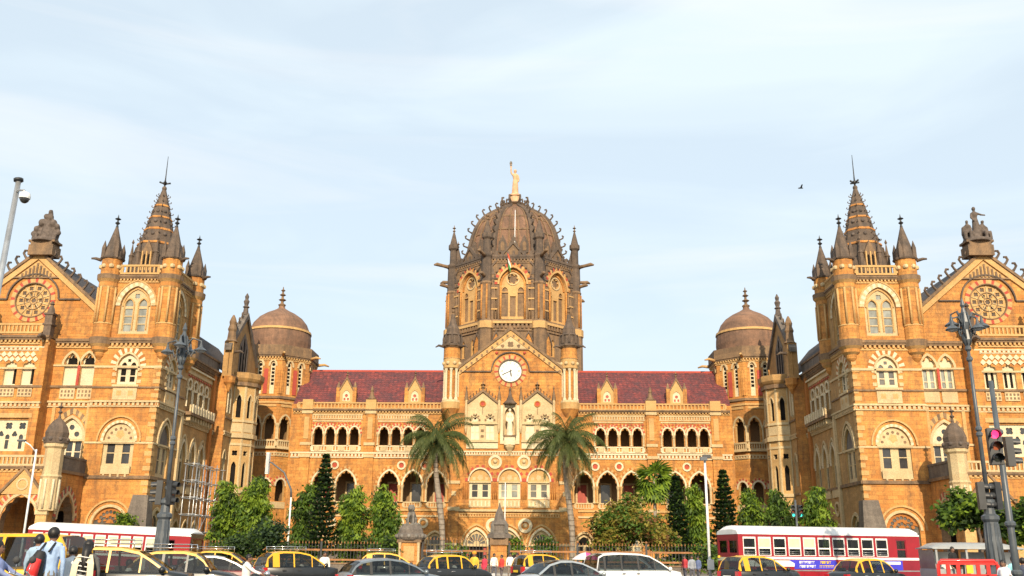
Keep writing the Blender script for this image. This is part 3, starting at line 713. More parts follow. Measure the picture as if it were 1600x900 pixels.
    wall_poly(po, FP, rect(45.6, 64.2, ZB, 9.6), [opening(a, ZB + .02, 4.4, 1.85, 2.5, 'pfoil', 18, 6, .09) for a in ac], 0, .9, 'ochre', 'weathered')
    wall_poly(po, FS, rect(95.2, 102.2, ZB, 9.3), [opening(98.7, ZB + .02, 4.6, 1.7, 2.6, 'pfoil', 18, 6, .09)], 0, .9, 'ochre', 'weathered')
    po.box(*sorted((sx * 46.5, sx * 64.2)), 96.1, 100.6, 8.2, 9.3, 'weathered')
    pt = MB()
    for a in ac:
        ringmould(pt, FP, a, 4.4, 1.88, 2.55, 'pointed', .26, 0, .12, 'cream', 16); ringmould(pt, FP, a, 4.4, 2.15, 2.85, 'pointed', .55, 0, .07, ['red_stone', 'cream', 'ochre'], 21 * 2)
        fprism(pt, FP, [(a - 2.1, 7.0), (a + 2.1, 7.0), (a, 9.5)], 0, .16, 'ochre_pale')
        for q in (-1, 1): fprism(pt, FP, [(a, 9.85), (a + q * 2.5, 6.95), (a + q * 2.5, 6.6), (a, 9.5)][::q], 0, .3, 'weathered')
        fullring(pt, FP, a, 8.0, .45, .62, .1, .24, 'cream', 16)
    ringmould(pt, FS, 98.7, 4.6, 1.74, 2.65, 'pointed', .26, 0, .12, 'cream', 16); ringmould(pt, FS, 98.7, 4.6, 2.02, 2.95, 'pointed', .5, 0, .07, ['weathered', 'red_stone', 'cream'], 33)
    fbox(pt, FS, 95.2, 101.8, 9.3, 9.6, 0, .25, 'weathered'); fbox(pt, FS, 95.6, 101.8, 9.6, 10.9, -.35, .02, 'grey_stone'); fbox(pt, FS, 95.4, 101.8, 10.9, 11.12, -.4, .1, 'grey_stone')
    cornice(pt, FP, 45.6, 64.2, 9.2, 9.8, .3, 'weathered', 'ochre_pale', .5)
    for a, b_ in ((45.6, 46.7), (50.5, 52.9), (56.9, 59.3), (63.2, 64.2)):
        fbox(pt, FP, a, b_, ZB, 5.0, 0, .25, 'ochre_pale'); fbox(pt, FP, a - .08, b_ + .08, 5.0, 5.4, 0, .38, 'cream')
    pob = part(po, 'porch'); pt.split('dressings', pob)
    balustrade(FP, 46.6, 64.0, 9.85, 10.95, .0, pob, 'cream', .42)
    for px in (45.95, 63.9):
        p = MB(); pc = (sx * px, 95.5, 0)
        p.lathe((pc[0], pc[1], 0), [(.95, 5.4), (.95, 8.6), (1.05, 8.8), (.9, 9.0), (.9, 11.6), (1.12, 11.8), (1.12, 12.15)], 8, ['cream', 'cream', 'cream', 'cream', 'cream', 'cream'], pi / 8)
        for k in range(8):
            a = k * pi / 4; p.tube([(pc[0] + .92 * cos(a), pc[1] + .92 * sin(a), 5.6), (pc[0] + .92 * cos(a), pc[1] + .92 * sin(a), 8.5)], .12, 6, 'cream_bright')
        o = p.build('pillar', pob)
        q = MB(); q.lathe((pc[0], pc[1], 12.15), [(1.2, 0), (1.25, .5), (1.1, .6), (1.15, 1.1), (.95, 1.7), (.55, 2.3), (.15, 2.65), (.12, 2.9)], 10, 'dark_stone')
        for k in range(8):
            a = k * pi / 4; q.ball((pc[0] + 1.15 * cos(a), pc[1] + 1.15 * sin(a), 12.55), .22, 'carved_dark', 5)
        finial(q, (pc[0], pc[1], 14.9), 1.6, .3, 'dark_stone'); q.build('pillar_cap', pob)

    # ---- wall along the court
    cw = MB(); ct = MB()
    arx = [110.9, 114.0, 117.1]; bwx = [110.9, 112.85, 114.8, 116.75]
    holes = [opening(a, 9.2, 12.2, .95, 2.1, 'pointed', 12) for a in arx] + [rect(b - .62, b + .62, 18.35, 20.5) for b in bwx] + [foil(b, 21.15, .5, 4, 16) for b in bwx] + [opening(a, .5, 3.6, .9, 1.4, 'pointed', 10) for a in arx] + [foil(110.9, 6.9, .55, 4, 16)]
    wall_poly(cw, FI, rect(109.6, 120.4, ZB, 24.2), holes, 0, .5, 'ochre_shaded', 'ochre_pale')
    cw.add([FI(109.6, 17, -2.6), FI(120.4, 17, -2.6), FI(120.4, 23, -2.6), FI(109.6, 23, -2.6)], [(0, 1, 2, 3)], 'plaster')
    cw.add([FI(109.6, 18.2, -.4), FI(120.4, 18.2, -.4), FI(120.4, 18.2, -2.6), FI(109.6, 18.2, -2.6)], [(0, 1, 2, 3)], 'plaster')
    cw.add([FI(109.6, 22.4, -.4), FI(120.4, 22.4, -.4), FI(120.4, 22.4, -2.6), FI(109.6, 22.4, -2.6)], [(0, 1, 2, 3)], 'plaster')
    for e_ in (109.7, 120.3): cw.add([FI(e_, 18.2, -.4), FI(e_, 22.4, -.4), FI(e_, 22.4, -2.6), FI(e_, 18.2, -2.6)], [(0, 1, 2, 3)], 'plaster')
    for a in arx:
        tracery(FI, opening(a, 9.2, 12.2, .95, 2.1, 'pointed', 12), [rect(a + q * .45 - .3, a + q * .45 + .3, 9.5, 11.9) for q in (-1, 1)] + [opening(a, 12.2, 12.5, .6, 1.3, 'pointed', 8)], -.3, .15, ST, 'cream', 'old_glass')
        tracery(FI, opening(a, .5, 3.6, .9, 1.4, 'pointed', 10), [opening(a, .8, 3.5, .65, 1.0, 'pointed', 8)], -.3, .15, ST, 'cream', 'old_glass')
        ringmould(ct, FI, a, 12.2, .98, 2.15, 'pointed', .2, 0, .12, 'cream_bright', 12, .3); ringmould(ct, FI, a, 12.2, 1.3, 2.75, 'pointed', .16, 0, .14, 'cream', 12)
        ringmould(ct, FI, a, 3.6, .95, 1.45, 'pointed', .22, 0, .1, 'cream', 10)
        fbox(ct, FI, a - 1.2, a + 1.2, 8.2, 9.1, 0, .14, 'cream')
    fullring(ct, FI, 110.9, 6.9, .6, .85, 0, .12, 'cream', 20)
    fbox(ct, FI, 109.7, 118, 20.5, 20.65, 0, .1, 'cream')
    for b in bwx:
        fullring(ct, FI, b, 21.15, .52, .76, 0, .12, 'cream_bright', 18)
        for q in (-1, 1): ct.lathe(FI(b + q * .8, 18.35, .12), [(.14, 0), (.09, .2), (.09, 1.8), (.16, 2.15)], 6, 'cream_bright')
    for i in range(10):
        s_ = 109.9 + i * .85; fprism(ct, FI, [(s_, 22.0), (s_ + .42, 22.35), (s_ + .85, 22.0), (s_ + .42, 22.2)], 0, .08, 'red_stone')
    fbox(ct, FI, 109.7, 118.6, 22.45, 23.0, 0, .06, 'cream'); fbox(ct, FI, 109.7, 118.6, 23.0, 23.2, 0, .35, 'cream_bright')
    bp_ = MB(); fbox(bp_, FI, 109.8, 118.2, 17.3, 17.7, 0, .9, 'weathered'); fbox(bp_, FI, 109.8, 118.2, 17.7, 18.5, .7, .9, 'cream')
    for i in range(9): fbox(bp_, FI, 110.2 + i * .93, 110.6 + i * .93, 17.6, 18.6, .88, 1.0, 'cream_bright')
    for i in range(9): fbox(bp_, FI, 110.3 + i * .93, 110.55 + i * .93, 16.7, 17.3, 0, .7, 'cream')
    part(bp_, 'balcony')
    course(ct, FI, 109.6, 120.4, 16.2, 16.75, .26, 'cream', .5); fbox(ct, FI, 109.6, 120.4, 9.1, 9.35, 0, .18, 'weathered')
    fbox(ct, FI, 118.6, 119.5, ZB, 24.0, 0, .3, 'ochre_deep'); fbox(ct, FI, 108.9, 109.5, ZB, 17, 0, .25, 'cream'); fbox(ct, FI, 109.6, 120.4, ZB, 1.6, 0, .28, 'grey_stone')
    cornice(ct, FI, 109.6, 120.6, 23.5, 24.4, .5, 'weathered', 'weathered', .5); fbox(ct, FI, 109.6, 120.4, 24.4, 25.6, -.3, .15, 'grey_stone'); fbox(ct, FI, 109.6, 120.4, 25.6, 25.85, -.4, .25, 'weathered')
    # dark roof of the wing
    rf = MB(); rf.add([(sx * 38.9, 109.7, 25.2), (sx * 38.9, 134, 25.2), (sx * 43.5, 134, 30.6), (sx * 43.5, 109.7, 30.6)], [(0, 1, 2, 3)], 'slate_tile')
    rf.add([(sx * 43.5, 109.7, 30.6), (sx * 43.5, 134, 30.6), (sx * 48, 134, 25.2), (sx * 48, 109.7, 25.2)], [(0, 1, 2, 3)], 'slate_tile')
    rf.add([(sx * 38.9, 109.7, 25.2), (sx * 43.5, 109.7, 30.6), (sx * 48, 109.7, 25.2)], [(0, 1, 2)], 'ochre'); part(rf, 'roof')
    bk = MB(); bk.box(*sorted((sx * 41.3, sx * 48)), 109.7, 136, ZB, 25.1, 'ochre'); part(bk, 'rear_block')
    # ---- gabled court bay with its half-round oriel
    FB = inner(37.0, sx); b0, b1, bc = 120.4, 131.3, 125.6
    holes = [opening(s_, 19.0, 21.6, .42, .9, 'pointed', 8) for s_ in (121.4,)] + [opening(s_, 10.2, 13.2, .5, 1.0, 'pointed', 8) for s_ in (121.4,)]
    wall_poly(cw, FB, [(b0, ZB), (b1, ZB), (b1, 24.2), (b0, 24.2)], holes, 0, .4, 'ochre_shaded', 'cream')
    gp = MB(); wall_poly(gp, FB, [(119.6, 24.2), (131.6, 24.2), (131.6, 27.6), (bc, 33.3), (119.6, 27.6)], [opening(bc + q * 1.15, 25.2, 28.3 + (1 - abs(q)) * 1.2, .36, .8, 'pointed', 8) for q in (-1, 0, 1)], 0, .4, 'ochre_shaded', 'grey_stone')
    for s_ in (121.4,):
        tracery(FB, opening(s_, 19.0, 21.6, .42, .9, 'pointed', 8), [opening(s_, 19.2, 20.5, .22, .4, 'pointed', 6)], -.2, .1, ST, 'cream', 'old_glass')
        tracery(FB, opening(s_, 10.2, 13.2, .5, 1.0, 'pointed', 8), [opening(s_, 10.5, 13.0, .32, .5, 'pointed', 6)], -.2, .1, ST, 'cream', 'old_glass')
        ringmould(ct, FB, s_, 21.6, .45, .95, 'pointed', .18, 0, .1, 'cream_bright', 8, 2.4); ringmould(ct, FB, s_, 13.2, .52, 1.05, 'pointed', .2, 0, .1, 'cream', 8)
    tracery(FB, [(bc - 1.9, 25.0), (bc + 1.9, 25.0), (bc + 1.9, 29.0), (bc, 31.0), (bc - 1.9, 29.0)], [opening(bc + q * 1.15, 25.2, 28.3 + (1 - abs(q)) * 1.2, .36, .8, 'pointed', 8) for q in (-1, 0, 1)], .06, .3, ST, 'grey_stone', 'dusk_void')
    for q in (-1, 1):
        fprism(gp, FB, [(bc, 33.9), (bc + q * 6.2, 27.9), (bc + q * 6.2, 27.3), (bc, 33.1)][::q], -.6, .3, 'grey_stone')
    gpo = part(gp, 'gable')
    for q in (-1, 1):
        for i in range(5):
            t_ = (i + 1) / 6; cm = MB(); nn = Vector((0, q * .95, 1)).normalized(); tt = Vector((0, -q, .95)).normalized()
            crocket(cm, (sx * 37.2, bc + q * 6.2 * t_, 33.9 - 6.0 * t_), nn, tt * -1, .7, 'dark_stone'); cm.build('crocket', gpo)
    f = MB(); f.lathe((sx * 37.2, bc, 33.6), [(.45, 0), (.3, 1.0), (.5, 1.15), (.26, 1.4), (.42, 2.0), (.22, 2.3), (.3, 2.7), (.05, 3.2)], 7, 'carved_dark'); f.build('finial', gpo)
    p = MB(); fbox(p, FB, 119.9, 121.0, 23.9, 28.6, -.8, .45, 'ochre_shaded'); p.lathe(FB(120.45, 21.9, .1), [(.1, 0), (.45, .8), (.75, 1.2), (.8, 2.0)], 8, 'ochre'); p.lathe(FB(120.45, 28.6, -.1), [(.85, 0), (.6, .3), (.5, 1.4), (.62, 1.7), (.42, 2.3), (.5, 2.7), (.3, 3.3), (.1, 3.7)], 7, 'weathered'); part(p, 'pinnacle')
    gm = MB(); gm.tube([FB(120.4, 27.2, .4), FB(120.3, 27.3, 1.3), FB(120.2, 27.0, 1.8)], [.2, .17, .08], 6, 'dark_stone'); part(gm, 'gargoyle')
    course(ct, FB, b0 - .2, b1, 16.2, 16.75, .26, 'cream', .5); cornice(ct, FB, b0 - .3, b1, 23.3, 24.2, .5, 'weathered', 'ochre_pale', .5); fbox(ct, FB, b0, b1, 18.4, 18.65, 0, .14, 'weathered'); fbox(ct, FB, b0, b1, 9.1, 9.35, 0, .15, 'weathered')
    cw.box(*sorted((sx * 37.05, sx * 38.6)), 120.4, 120.6, ZB, 24.2, 'ochre')
    oc = (sx * 37.0, bc)
    for k in range(5):                                  # five faces of the oriel
        a = radians(90 - (-72 + 36 * k)) if True else 0
        Fo = turned((-37.0, bc), 2.35, radians(18 + 36 * k), -sx)
        w = 2.35 * tan(radians(18))
        om = MB()
        hs = [opening(0, 18.9, 21.2, .3, .75, 'pointed', 8), opening(0, 9.8, 12.4, .3, .7, 'pointed', 8), foil(0, 14.2, .42, 4, 16)]
        wall_poly(om, Fo, rect(-w, w, 7.0, 23.4), hs, 0, .35, 'ochre_pale', 'cream')
        for q in (-1, 1): fbox(om, Fo, q * w * .9 - .07, q * w * .9 + .07, 7.4, 23.2, 0, .06, 'cream')
        for h_ in hs: flat(om, Fo, h_, -.34, 'dusk_void')
        ringmould(om, Fo, 0, 21.2, .32, .8, 'pointed', .14, 0, .1, 'cream', 8)
        for z0, z1, pr in ((23.2, 23.7, .3), (18.3, 18.6, .15), (16.2, 16.8, .28), (9.0, 9.4, .2), (7.0, 7.4, .2), (15.2, 15.5, .1)): fbox(om, Fo, -w - pr * .3, w + pr * .3, z0, z1, -.1, pr, 'cream' if z0 < 23 else 'weathered')
        fbox(om, Fo, -w * .8, w * .8, 17.0, 18.1, 0, .07, 'cream')
        om.build('oriel', ST)
    om = MB(); om.lathe((sx * 37, bc, 0), [(.5, 4.6), (1.4, 5.6), (2.3, 6.6), (2.4, 7.0)], 10, 'ochre_pale'); om.build('oriel_corbel', ST); om = MB(); om.lathe((sx * 37, bc, 0), [(2.3, 22.9), (2.3, 23.3), (2.9, 23.9), (3.1, 24.2), (3.15, 24.9), (2.9, 25.0), (2.7, 25.0)], 10, 'ochre_shaded', pi / 10); om.build('oriel_balcony', ST)
    part(cw, 'court_wall'); ct.split('dressings', ST)
    part(tw, 'tower_wall'); tr.split('dressings', ST); cn.split('dressings', ST)

    # ---- eight-sided corner stair tower with its dome
    TC = (-36.0, 139.2)
    dm = MB(); tri = MB(); AP = 5.45
    w = AP * tan(pi / 8)
    for k in range(8):
        a = k * pi / 4; F = turned(TC, AP, a, -sx)
        show = k in (0, 1, 2, 7)
        if show:
            lw = [-.95, .95]
            hs = [opening(q, 23.9, 28.0, .36, .75, 'round', 8) for q in lw] + [opening(q * 1.08, 17.3, 19.6, .72, 1.1, 'pfoil', 18, 3, .25) for q in (-1, 1)] + [opening(q * 1.08, 8.6, 10.7, .72, .95, 'round', 10) for q in (-1, 1)]
            wall_poly(dm, F, rect(-w, w, ZB, 29.6), hs, 0, .5, 'ochre', 'ochre_pale')
            for q in lw:
                tracery(F, opening(q, 23.9, 28.0, .36, .75, 'round', 8), [rect(q - .22, q + .22, 25.2 + .55 * j, 25.6 + .55 * j) for j in range(5)] + [circ(q, 28.25, .26, 8)], -.2, .1, ST, 'cream_bright', 'dusk_void')
                ringmould(tri, F, q, 28.0, .4, .78, 'round', .28, 0, .12, 'cream', 10)
            for s_ in (-w + .12, 0, w - .12): fbox(tri, F, s_ - .3, s_ + .3, 23.9, 27.6, 0, .1, 'red_stone' if abs(s_) < 1 else 'ochre'); 
            for q in (-1, 1):
                ringmould(tri, F, q * 1.08, 19.6, .76, 1.15, 'pointed', .24, 0, .12, 'cream', 14); ringmould(tri, F, q * 1.08, 10.7, .75, .98, 'round', .24, 0, .1, 'cream_bright', 12); ringmould(tri, F, q * 1.08, 10.7, 1.0, 1.22, 'round', .3, 0, .07, ['red_stone', 'ochre_pale'], 14)
            for s_ in (-w + .1, 0, w - .1): tri.lathe(F(s_, 17.3, .05), [(.2, 0), (.13, .2), (.13, 1.7), (.26, 2.1), (.28, 2.3)], 8, 'cream')
            # gallery behind the open arches
            for z0, z1 in ((16.9, 21.2), (8.2, 12.2)):
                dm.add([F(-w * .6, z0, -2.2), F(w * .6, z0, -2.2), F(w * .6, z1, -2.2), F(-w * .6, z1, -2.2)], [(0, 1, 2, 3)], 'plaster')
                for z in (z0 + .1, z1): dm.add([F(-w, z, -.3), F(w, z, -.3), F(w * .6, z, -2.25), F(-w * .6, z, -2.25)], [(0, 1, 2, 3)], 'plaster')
            bo = balustrade(F, -w, w, 16.1, 17.2, .35, ST, 'cream', .34)
            fbox(tri, F, -w - .1, w + .1, 15.9, 16.1, 0, .5, 'cream'); fbox(tri, F, -w, w, 7.6, 8.5, 0, .12, 'cream')
            fbox(tri, F, -.85 * w, .85 * w, 22.0, 22.35, 0, .1, 'ochre_pale')
        else: dm.add([F(-w, ZB, 0), F(w, ZB, 0), F(w, 29.6, 0), F(-w, 29.6, 0)], [(0, 1, 2, 3)], 'ochre')
        course(tri, F, -w - .1, w + .1, 14.9, 15.45, .24, 'cream', .45); fbox(tri, F, -w - .08, w + .08, 23.2, 23.55, 0, .2, 'weathered'); fbox(tri, F, -w - .08, w + .08, 22.5, 22.8, 0, .14, 'ochre_pale')
        cornice(tri, F, -w - .12, w + .12, 28.9, 29.9, .42, 'weathered', 'ochre_pale', .4)
        fbox(tri, F, -w - .15, w + .15, 29.9, 31.2, -.4, .3, 'weathered')
        if k in (0, 1, 2, 7):
            ca = a + pi / 8; gx, gy = TC[0] + sin(ca) * 6.1, TC[1] - cos(ca) * 6.1
            gm = MB(); gm.tube([(-sx * gx, gy, 29.6), (-sx * (TC[0] + sin(ca) * 7.2), TC[1] - cos(ca) * 7.2, 29.8), (-sx * (TC[0] + sin(ca) * 7.9), TC[1] - cos(ca) * 7.9, 29.6)], [.24, .2, .1], 6, 'ochre_pale'); part(gm, 'gargoyle')
    part(dm, 'stair_tower'); tri.split('dressings', ST)
    d2 = MB(); cc = (sx * 36.0, 139.2, 0)
    d2.lathe(cc, [(5.2, 30.6), (5.2, 31.4), (4.75, 31.5), (4.85, 32.4), (4.8, 33.3), (4.72, 33.9), (4.85, 34.0), (4.78, 34.35), (4.55, 34.4), (4.05, 35.6), (3.3, 36.5), (2.3, 37.2), (1.2, 37.75), (.55, 38.15), (.4, 38.6)], 32, ['dome_stone', 'dome_stone', 'dome_stone', 'dome_stone', 'dome_stone', 'weathered', 'ochre_pale', 'ochre_pale', 'dome_stone', 'dome_stone', 'dome_stone', 'dome_stone', 'dome_stone', 'dome_stone'], sm=False)
    do = part(d2, 'stair_dome')
    f = MB(); f.lathe((cc[0], cc[1], 38.4), [(.42, 0), (.62, .35), (.25, .6), (.2, .9), (.6, 1.15), (.2, 1.4), (.17, 1.75), (.5, 1.95), (.17, 2.2), (.14, 2.5), (.36, 2.7), (.1, 2.9), (.05, 3.3)], 9, 'weathered'); f.build('finial', do)
for sx in (-1, 1): side_wing(sx)

# ================================================================== central range
def central_arcade(sx):
    F = front(132.5, sx); w = MB(); tr = MB(); cn = MB()
    big = [10.3, 13.65, 17.0, 23.1, 26.45]; sm = [12.8, 14.53, 16.26, 18.0, 22.25, 23.97, 25.7, 27.42]
    hs = [opening(a, 8.5, 10.75, 1.33, 2.0, 'pfoil', 30, 7, .12) for a in big] + [opening(a, 16.35, 17.95, .62, .95, 'foil', 18, 3, .2) for a in sm] + [opening(a, ZB + .02, 2.9, 1.2, 1.5, 'pointed', 12) for a in big]
    wall_poly(w, F, rect(8.4, 31.5, ZB, 22.2), hs, 0, .55, 'ochre', 'ochre_pale')
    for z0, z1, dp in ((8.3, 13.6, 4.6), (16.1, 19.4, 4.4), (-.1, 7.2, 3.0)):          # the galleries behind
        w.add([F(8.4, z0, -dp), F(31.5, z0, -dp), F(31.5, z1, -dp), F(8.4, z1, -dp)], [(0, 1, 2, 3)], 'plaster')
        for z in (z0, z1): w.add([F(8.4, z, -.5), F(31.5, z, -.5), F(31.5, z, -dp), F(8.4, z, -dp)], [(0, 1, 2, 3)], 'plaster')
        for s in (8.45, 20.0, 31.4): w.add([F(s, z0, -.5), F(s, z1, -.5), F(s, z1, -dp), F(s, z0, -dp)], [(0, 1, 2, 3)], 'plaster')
    part(w, 'arcade_wall')
    for i, a in enumerate(big):
        d = MB(); fbox(d, F, a - .9, a + .9, 8.3, 11.6, -4.6, -4.45, 'cream'); o = part(d, 'gallery_door')
        p = MB(); fbox(p, F, a - .65, a + .65, 8.35, 11.3, -4.45, -4.4, 'red_wood' if i % 2 == 0 else 'old_glass'); p.build('door_leaf', o)
        ringmould(tr, F, a, 10.75, 1.36, 2.05, 'pointed', .24, 0, .12, 'cream_bright', 16); ringmould(tr, F, a, 10.75, 1.62, 2.4, 'pointed', .3, 0, .07, ['ochre_pale', 'ochre_deep'], 20)
        ringmould(tr, F, a, 2.9, 1.22, 1.55, 'pointed', .26, 0, .12, 'cream', 12)
        tracery(F, opening(a, ZB + .02, 2.9, 1.2, 1.5, 'pointed', 12), [rect(a + q * .6 - .42, a + q * .6 + .42, .3, 2.7) for q in (-1, 1)] + [opening(a, 2.9, 3.0, .8, 1.0, 'pointed', 8)], -.35, .12, ST, 'cream', 'old_glass')
    for a in (10.3, 13.65, 17.0, 23.1, 26.45): balustrade(F, a - 1.25, a + 1.25, 7.75, 8.55, .06, ST, 'cream', .34, .2)
    for a in (8.65, 11.97, 15.32, 18.7, 21.4, 24.78, 28.15):       # clustered columns between the great arches
        for q in (-.22, .22):
            c = MB(); c.lathe(F(a + q, 8.5, .12), [(.24, 0), (.15, .25), (.15, 1.75), (.26, 2.15), (.3, 2.3)], 8, 'cream' if q < 0 else 'ochre_pale'); part(c, 'column')
    for a in (11.97, 15.32, 24.78):
        fullring(tr, F, a, 13.55, .38, .62, 0, .16, 'cream_bright', 18); flat(tr, F, foil(a, 13.55, .36, 4, 16), .02, 'red_stone')
        fullring(tr, F, a, 5.7, .4, .72, 0, .16, 'cream_bright', 18)
    for g0, g1 in ((11.9, 18.9), (21.35, 28.3)):
        grp = [a for a in sm if g0 < a < g1]
        for a in grp:
            ringmould(tr, F, a, 17.95, .64, .98, 'round', .2, 0, .12, 'cream_bright', 12); ringmould(tr, F, a, 17.95, .88, 1.24, 'round', .24, 0, .06, ['red_stone', 'cream'], 14)
        for a in [grp[0] - .865] + [x + .865 for x in grp]:
            c = MB(); c.lathe(F(a, 16.35, .1), [(.22, 0), (.13, .18), (.13, 1.1), (.22, 1.4), (.26, 1.6)], 8, 'cream'); part(c, 'column')
        for i in range(14):
            s = g0 + .1 + i * (g1 - g0 - .2) / 13.0
            fprism(tr, F, [(s - .16, 19.42), (s, 19.26), (s + .16, 19.42), (s, 19.58)], 0, .07, 'red_stone')
        fbox(tr, F, g0, g1, 19.66, 19.86, 0, .1, 'cream')
        bo = balustrade(F, g0, g1, 15.45, 16.3, .12, ST, 'cream_bright', .4, .25)
        for i in range(4):
            s = g0 + .9 + i * 1.73; fbox(tr, F, s - .4, s + .4, 15.55, 16.2, .1, .22, 'cream')
        course(cn, F, g0 - .2, g1 + .2, 20.0, 20.75, .16, 'cream', .36, 'ochre')
    course(cn, F, 9.5, 31.2, 14.55, 15.35, .3, 'cream_bright', .5); fbox(cn, F, 9.5, 31, 7.3, 7.6, 0, .2, 'ochre_pale'); fbox(cn, F, 9.5, 31, 6.5, 6.75, 0, .15, 'cream')
    cornice(cn, F, 9.4, 31.2, 20.8, 21.5, .45, 'weathered', 'ochre_pale', .45); fbox(cn, F, 9.5, 31, ZB, 1.4, 0, .25, 'grey_stone')
    balustrade(F, 9.7, 30.6, 21.5, 22.45, .2, ST, 'ochre_pale', .5, .25)
    for s in (20.0, 29.1):                                          # buttress piers
        p = MB(); fbox(p, F, s - .68, s + .68, ZB, 21.4, 0, .3, 'ochre'); fbox(p, F, s - .75, s + .75, 21.4, 22.8, -.5, .5, 'ochre_pale'); fbox(p, F, s - .35, s + .35, 17.2, 20.3, .3, .4, 'ochre_pale')
        for z in (7.3, 14.6, 16.3, 20.8): fbox(p, F, s - .78, s + .78, z, z + .4, 0, .42, 'cream')
        if s < 25: p.lathe(F(s, 22.8, 0), [(.6, 0), (.65, .2), (.4, .5), (.2, 1.2), (.28, 1.35), (.04, 2.1)], 6, 'weathered')
        part(p, 'buttress')
    rf = MB(); rf.add([(sx * 8.6, 133.2, 22.3), (sx * 31.5, 133.2, 22.3), (sx * 31.5, 138.9, 28.25), (sx * 8.6, 138.9, 28.25)], [(0, 1, 2, 3)], 'roof_tile')
    rf.add([(sx * 8.6, 138.9, 28.25), (sx * 31.5, 138.9, 28.25), (sx * 31.5, 144.6, 22.3), (sx * 8.6, 144.6, 22.3)], [(0, 1, 2, 3)], 'roof_tile')
    fr = 0.4
    rf.box(*sorted((sx * 8.6, sx * 31.5)), 138.78, 139.02, 28.15, 28.42, 'red_stone')
    ro = part(rf, 'roof')
    for s in (13.9, 23.85):                                         # stone dormers
        d = MB(); Fd = front(133.1, sx)
        wall_poly(d, Fd, [(s - .95, 22.3), (s + .95, 22.3), (s + .95, 24.3), (s, 26.0), (s - .95, 24.3)], [opening(s, 22.75, 23.6, .55, .75, 'pointed', 10)], 0, .3, 'ochre_pale', 'cream')
        for q in (-1, 1):
            fbox(d, Fd, s + q * 1.2 - .26, s + q * 1.2 + .26, 22.3, 24.7, -.6, .15, 'ochre'); d.lathe(Fd(s + q * 1.2, 24.7, -.2), [(.36, 0), (.05, .9)], 4, 'weathered', pi / 4)
            fprism(d, Fd, [(s, 26.35), (s + q * 1.05, 24.45), (s + q * 1.05, 24.1), (s, 25.95)][::q], -.4, .15, 'weathered')
            d.add([Fd(s + q * .95, 22.3, -.1), Fd(s + q * .95, 24.3, -.1), Fd(s + q * .95, 24.3, -2.0), Fd(s + q * .95, 22.3, -.2)], [(0, 1, 2, 3)], 'ochre'); d.add([Fd(s, 26.1, 0), Fd(s + q * 1.0, 24.35, 0), Fd(s + q * 1.0, 24.35, -2.0), Fd(s, 26.1, -3.2)], [(0, 1, 2, 3)], 'roof_tile')
        do = d.build('dormer', ro)
        f = MB(); finial(f, Fd(s, 26.2, -.1), 1.1, .22, 'weathered'); f.build('dormer_finial', ro)
        wo_ = MB(); wall_poly(wo_, Fd, opening(s, 22.75, 23.6, .55, .75, 'pointed', 10), [circ(s, 23.55, .24, 8)] + [rect(s + q * .25 - .14, s + q * .25 + .14, 22.85, 23.2) for q in (-1, 1)], -.12, .08, 'cream_bright'); flat(wo_, Fd, opening(s, 22.75, 23.6, .55, .75, 'pointed', 10), -.2, 'red_wood'); wo_.build('dormer_window', ro)
    tr.split('dressings', ST); cn.split('dressings', ST)
    bk = MB(); bk.box(*sorted((sx * 8.5, sx * 31.5)), 137.3, 144.6, ZB, 22.2, 'ochre'); part(bk, 'rear_block')
for sx in (-1, 1): central_arcade(sx)

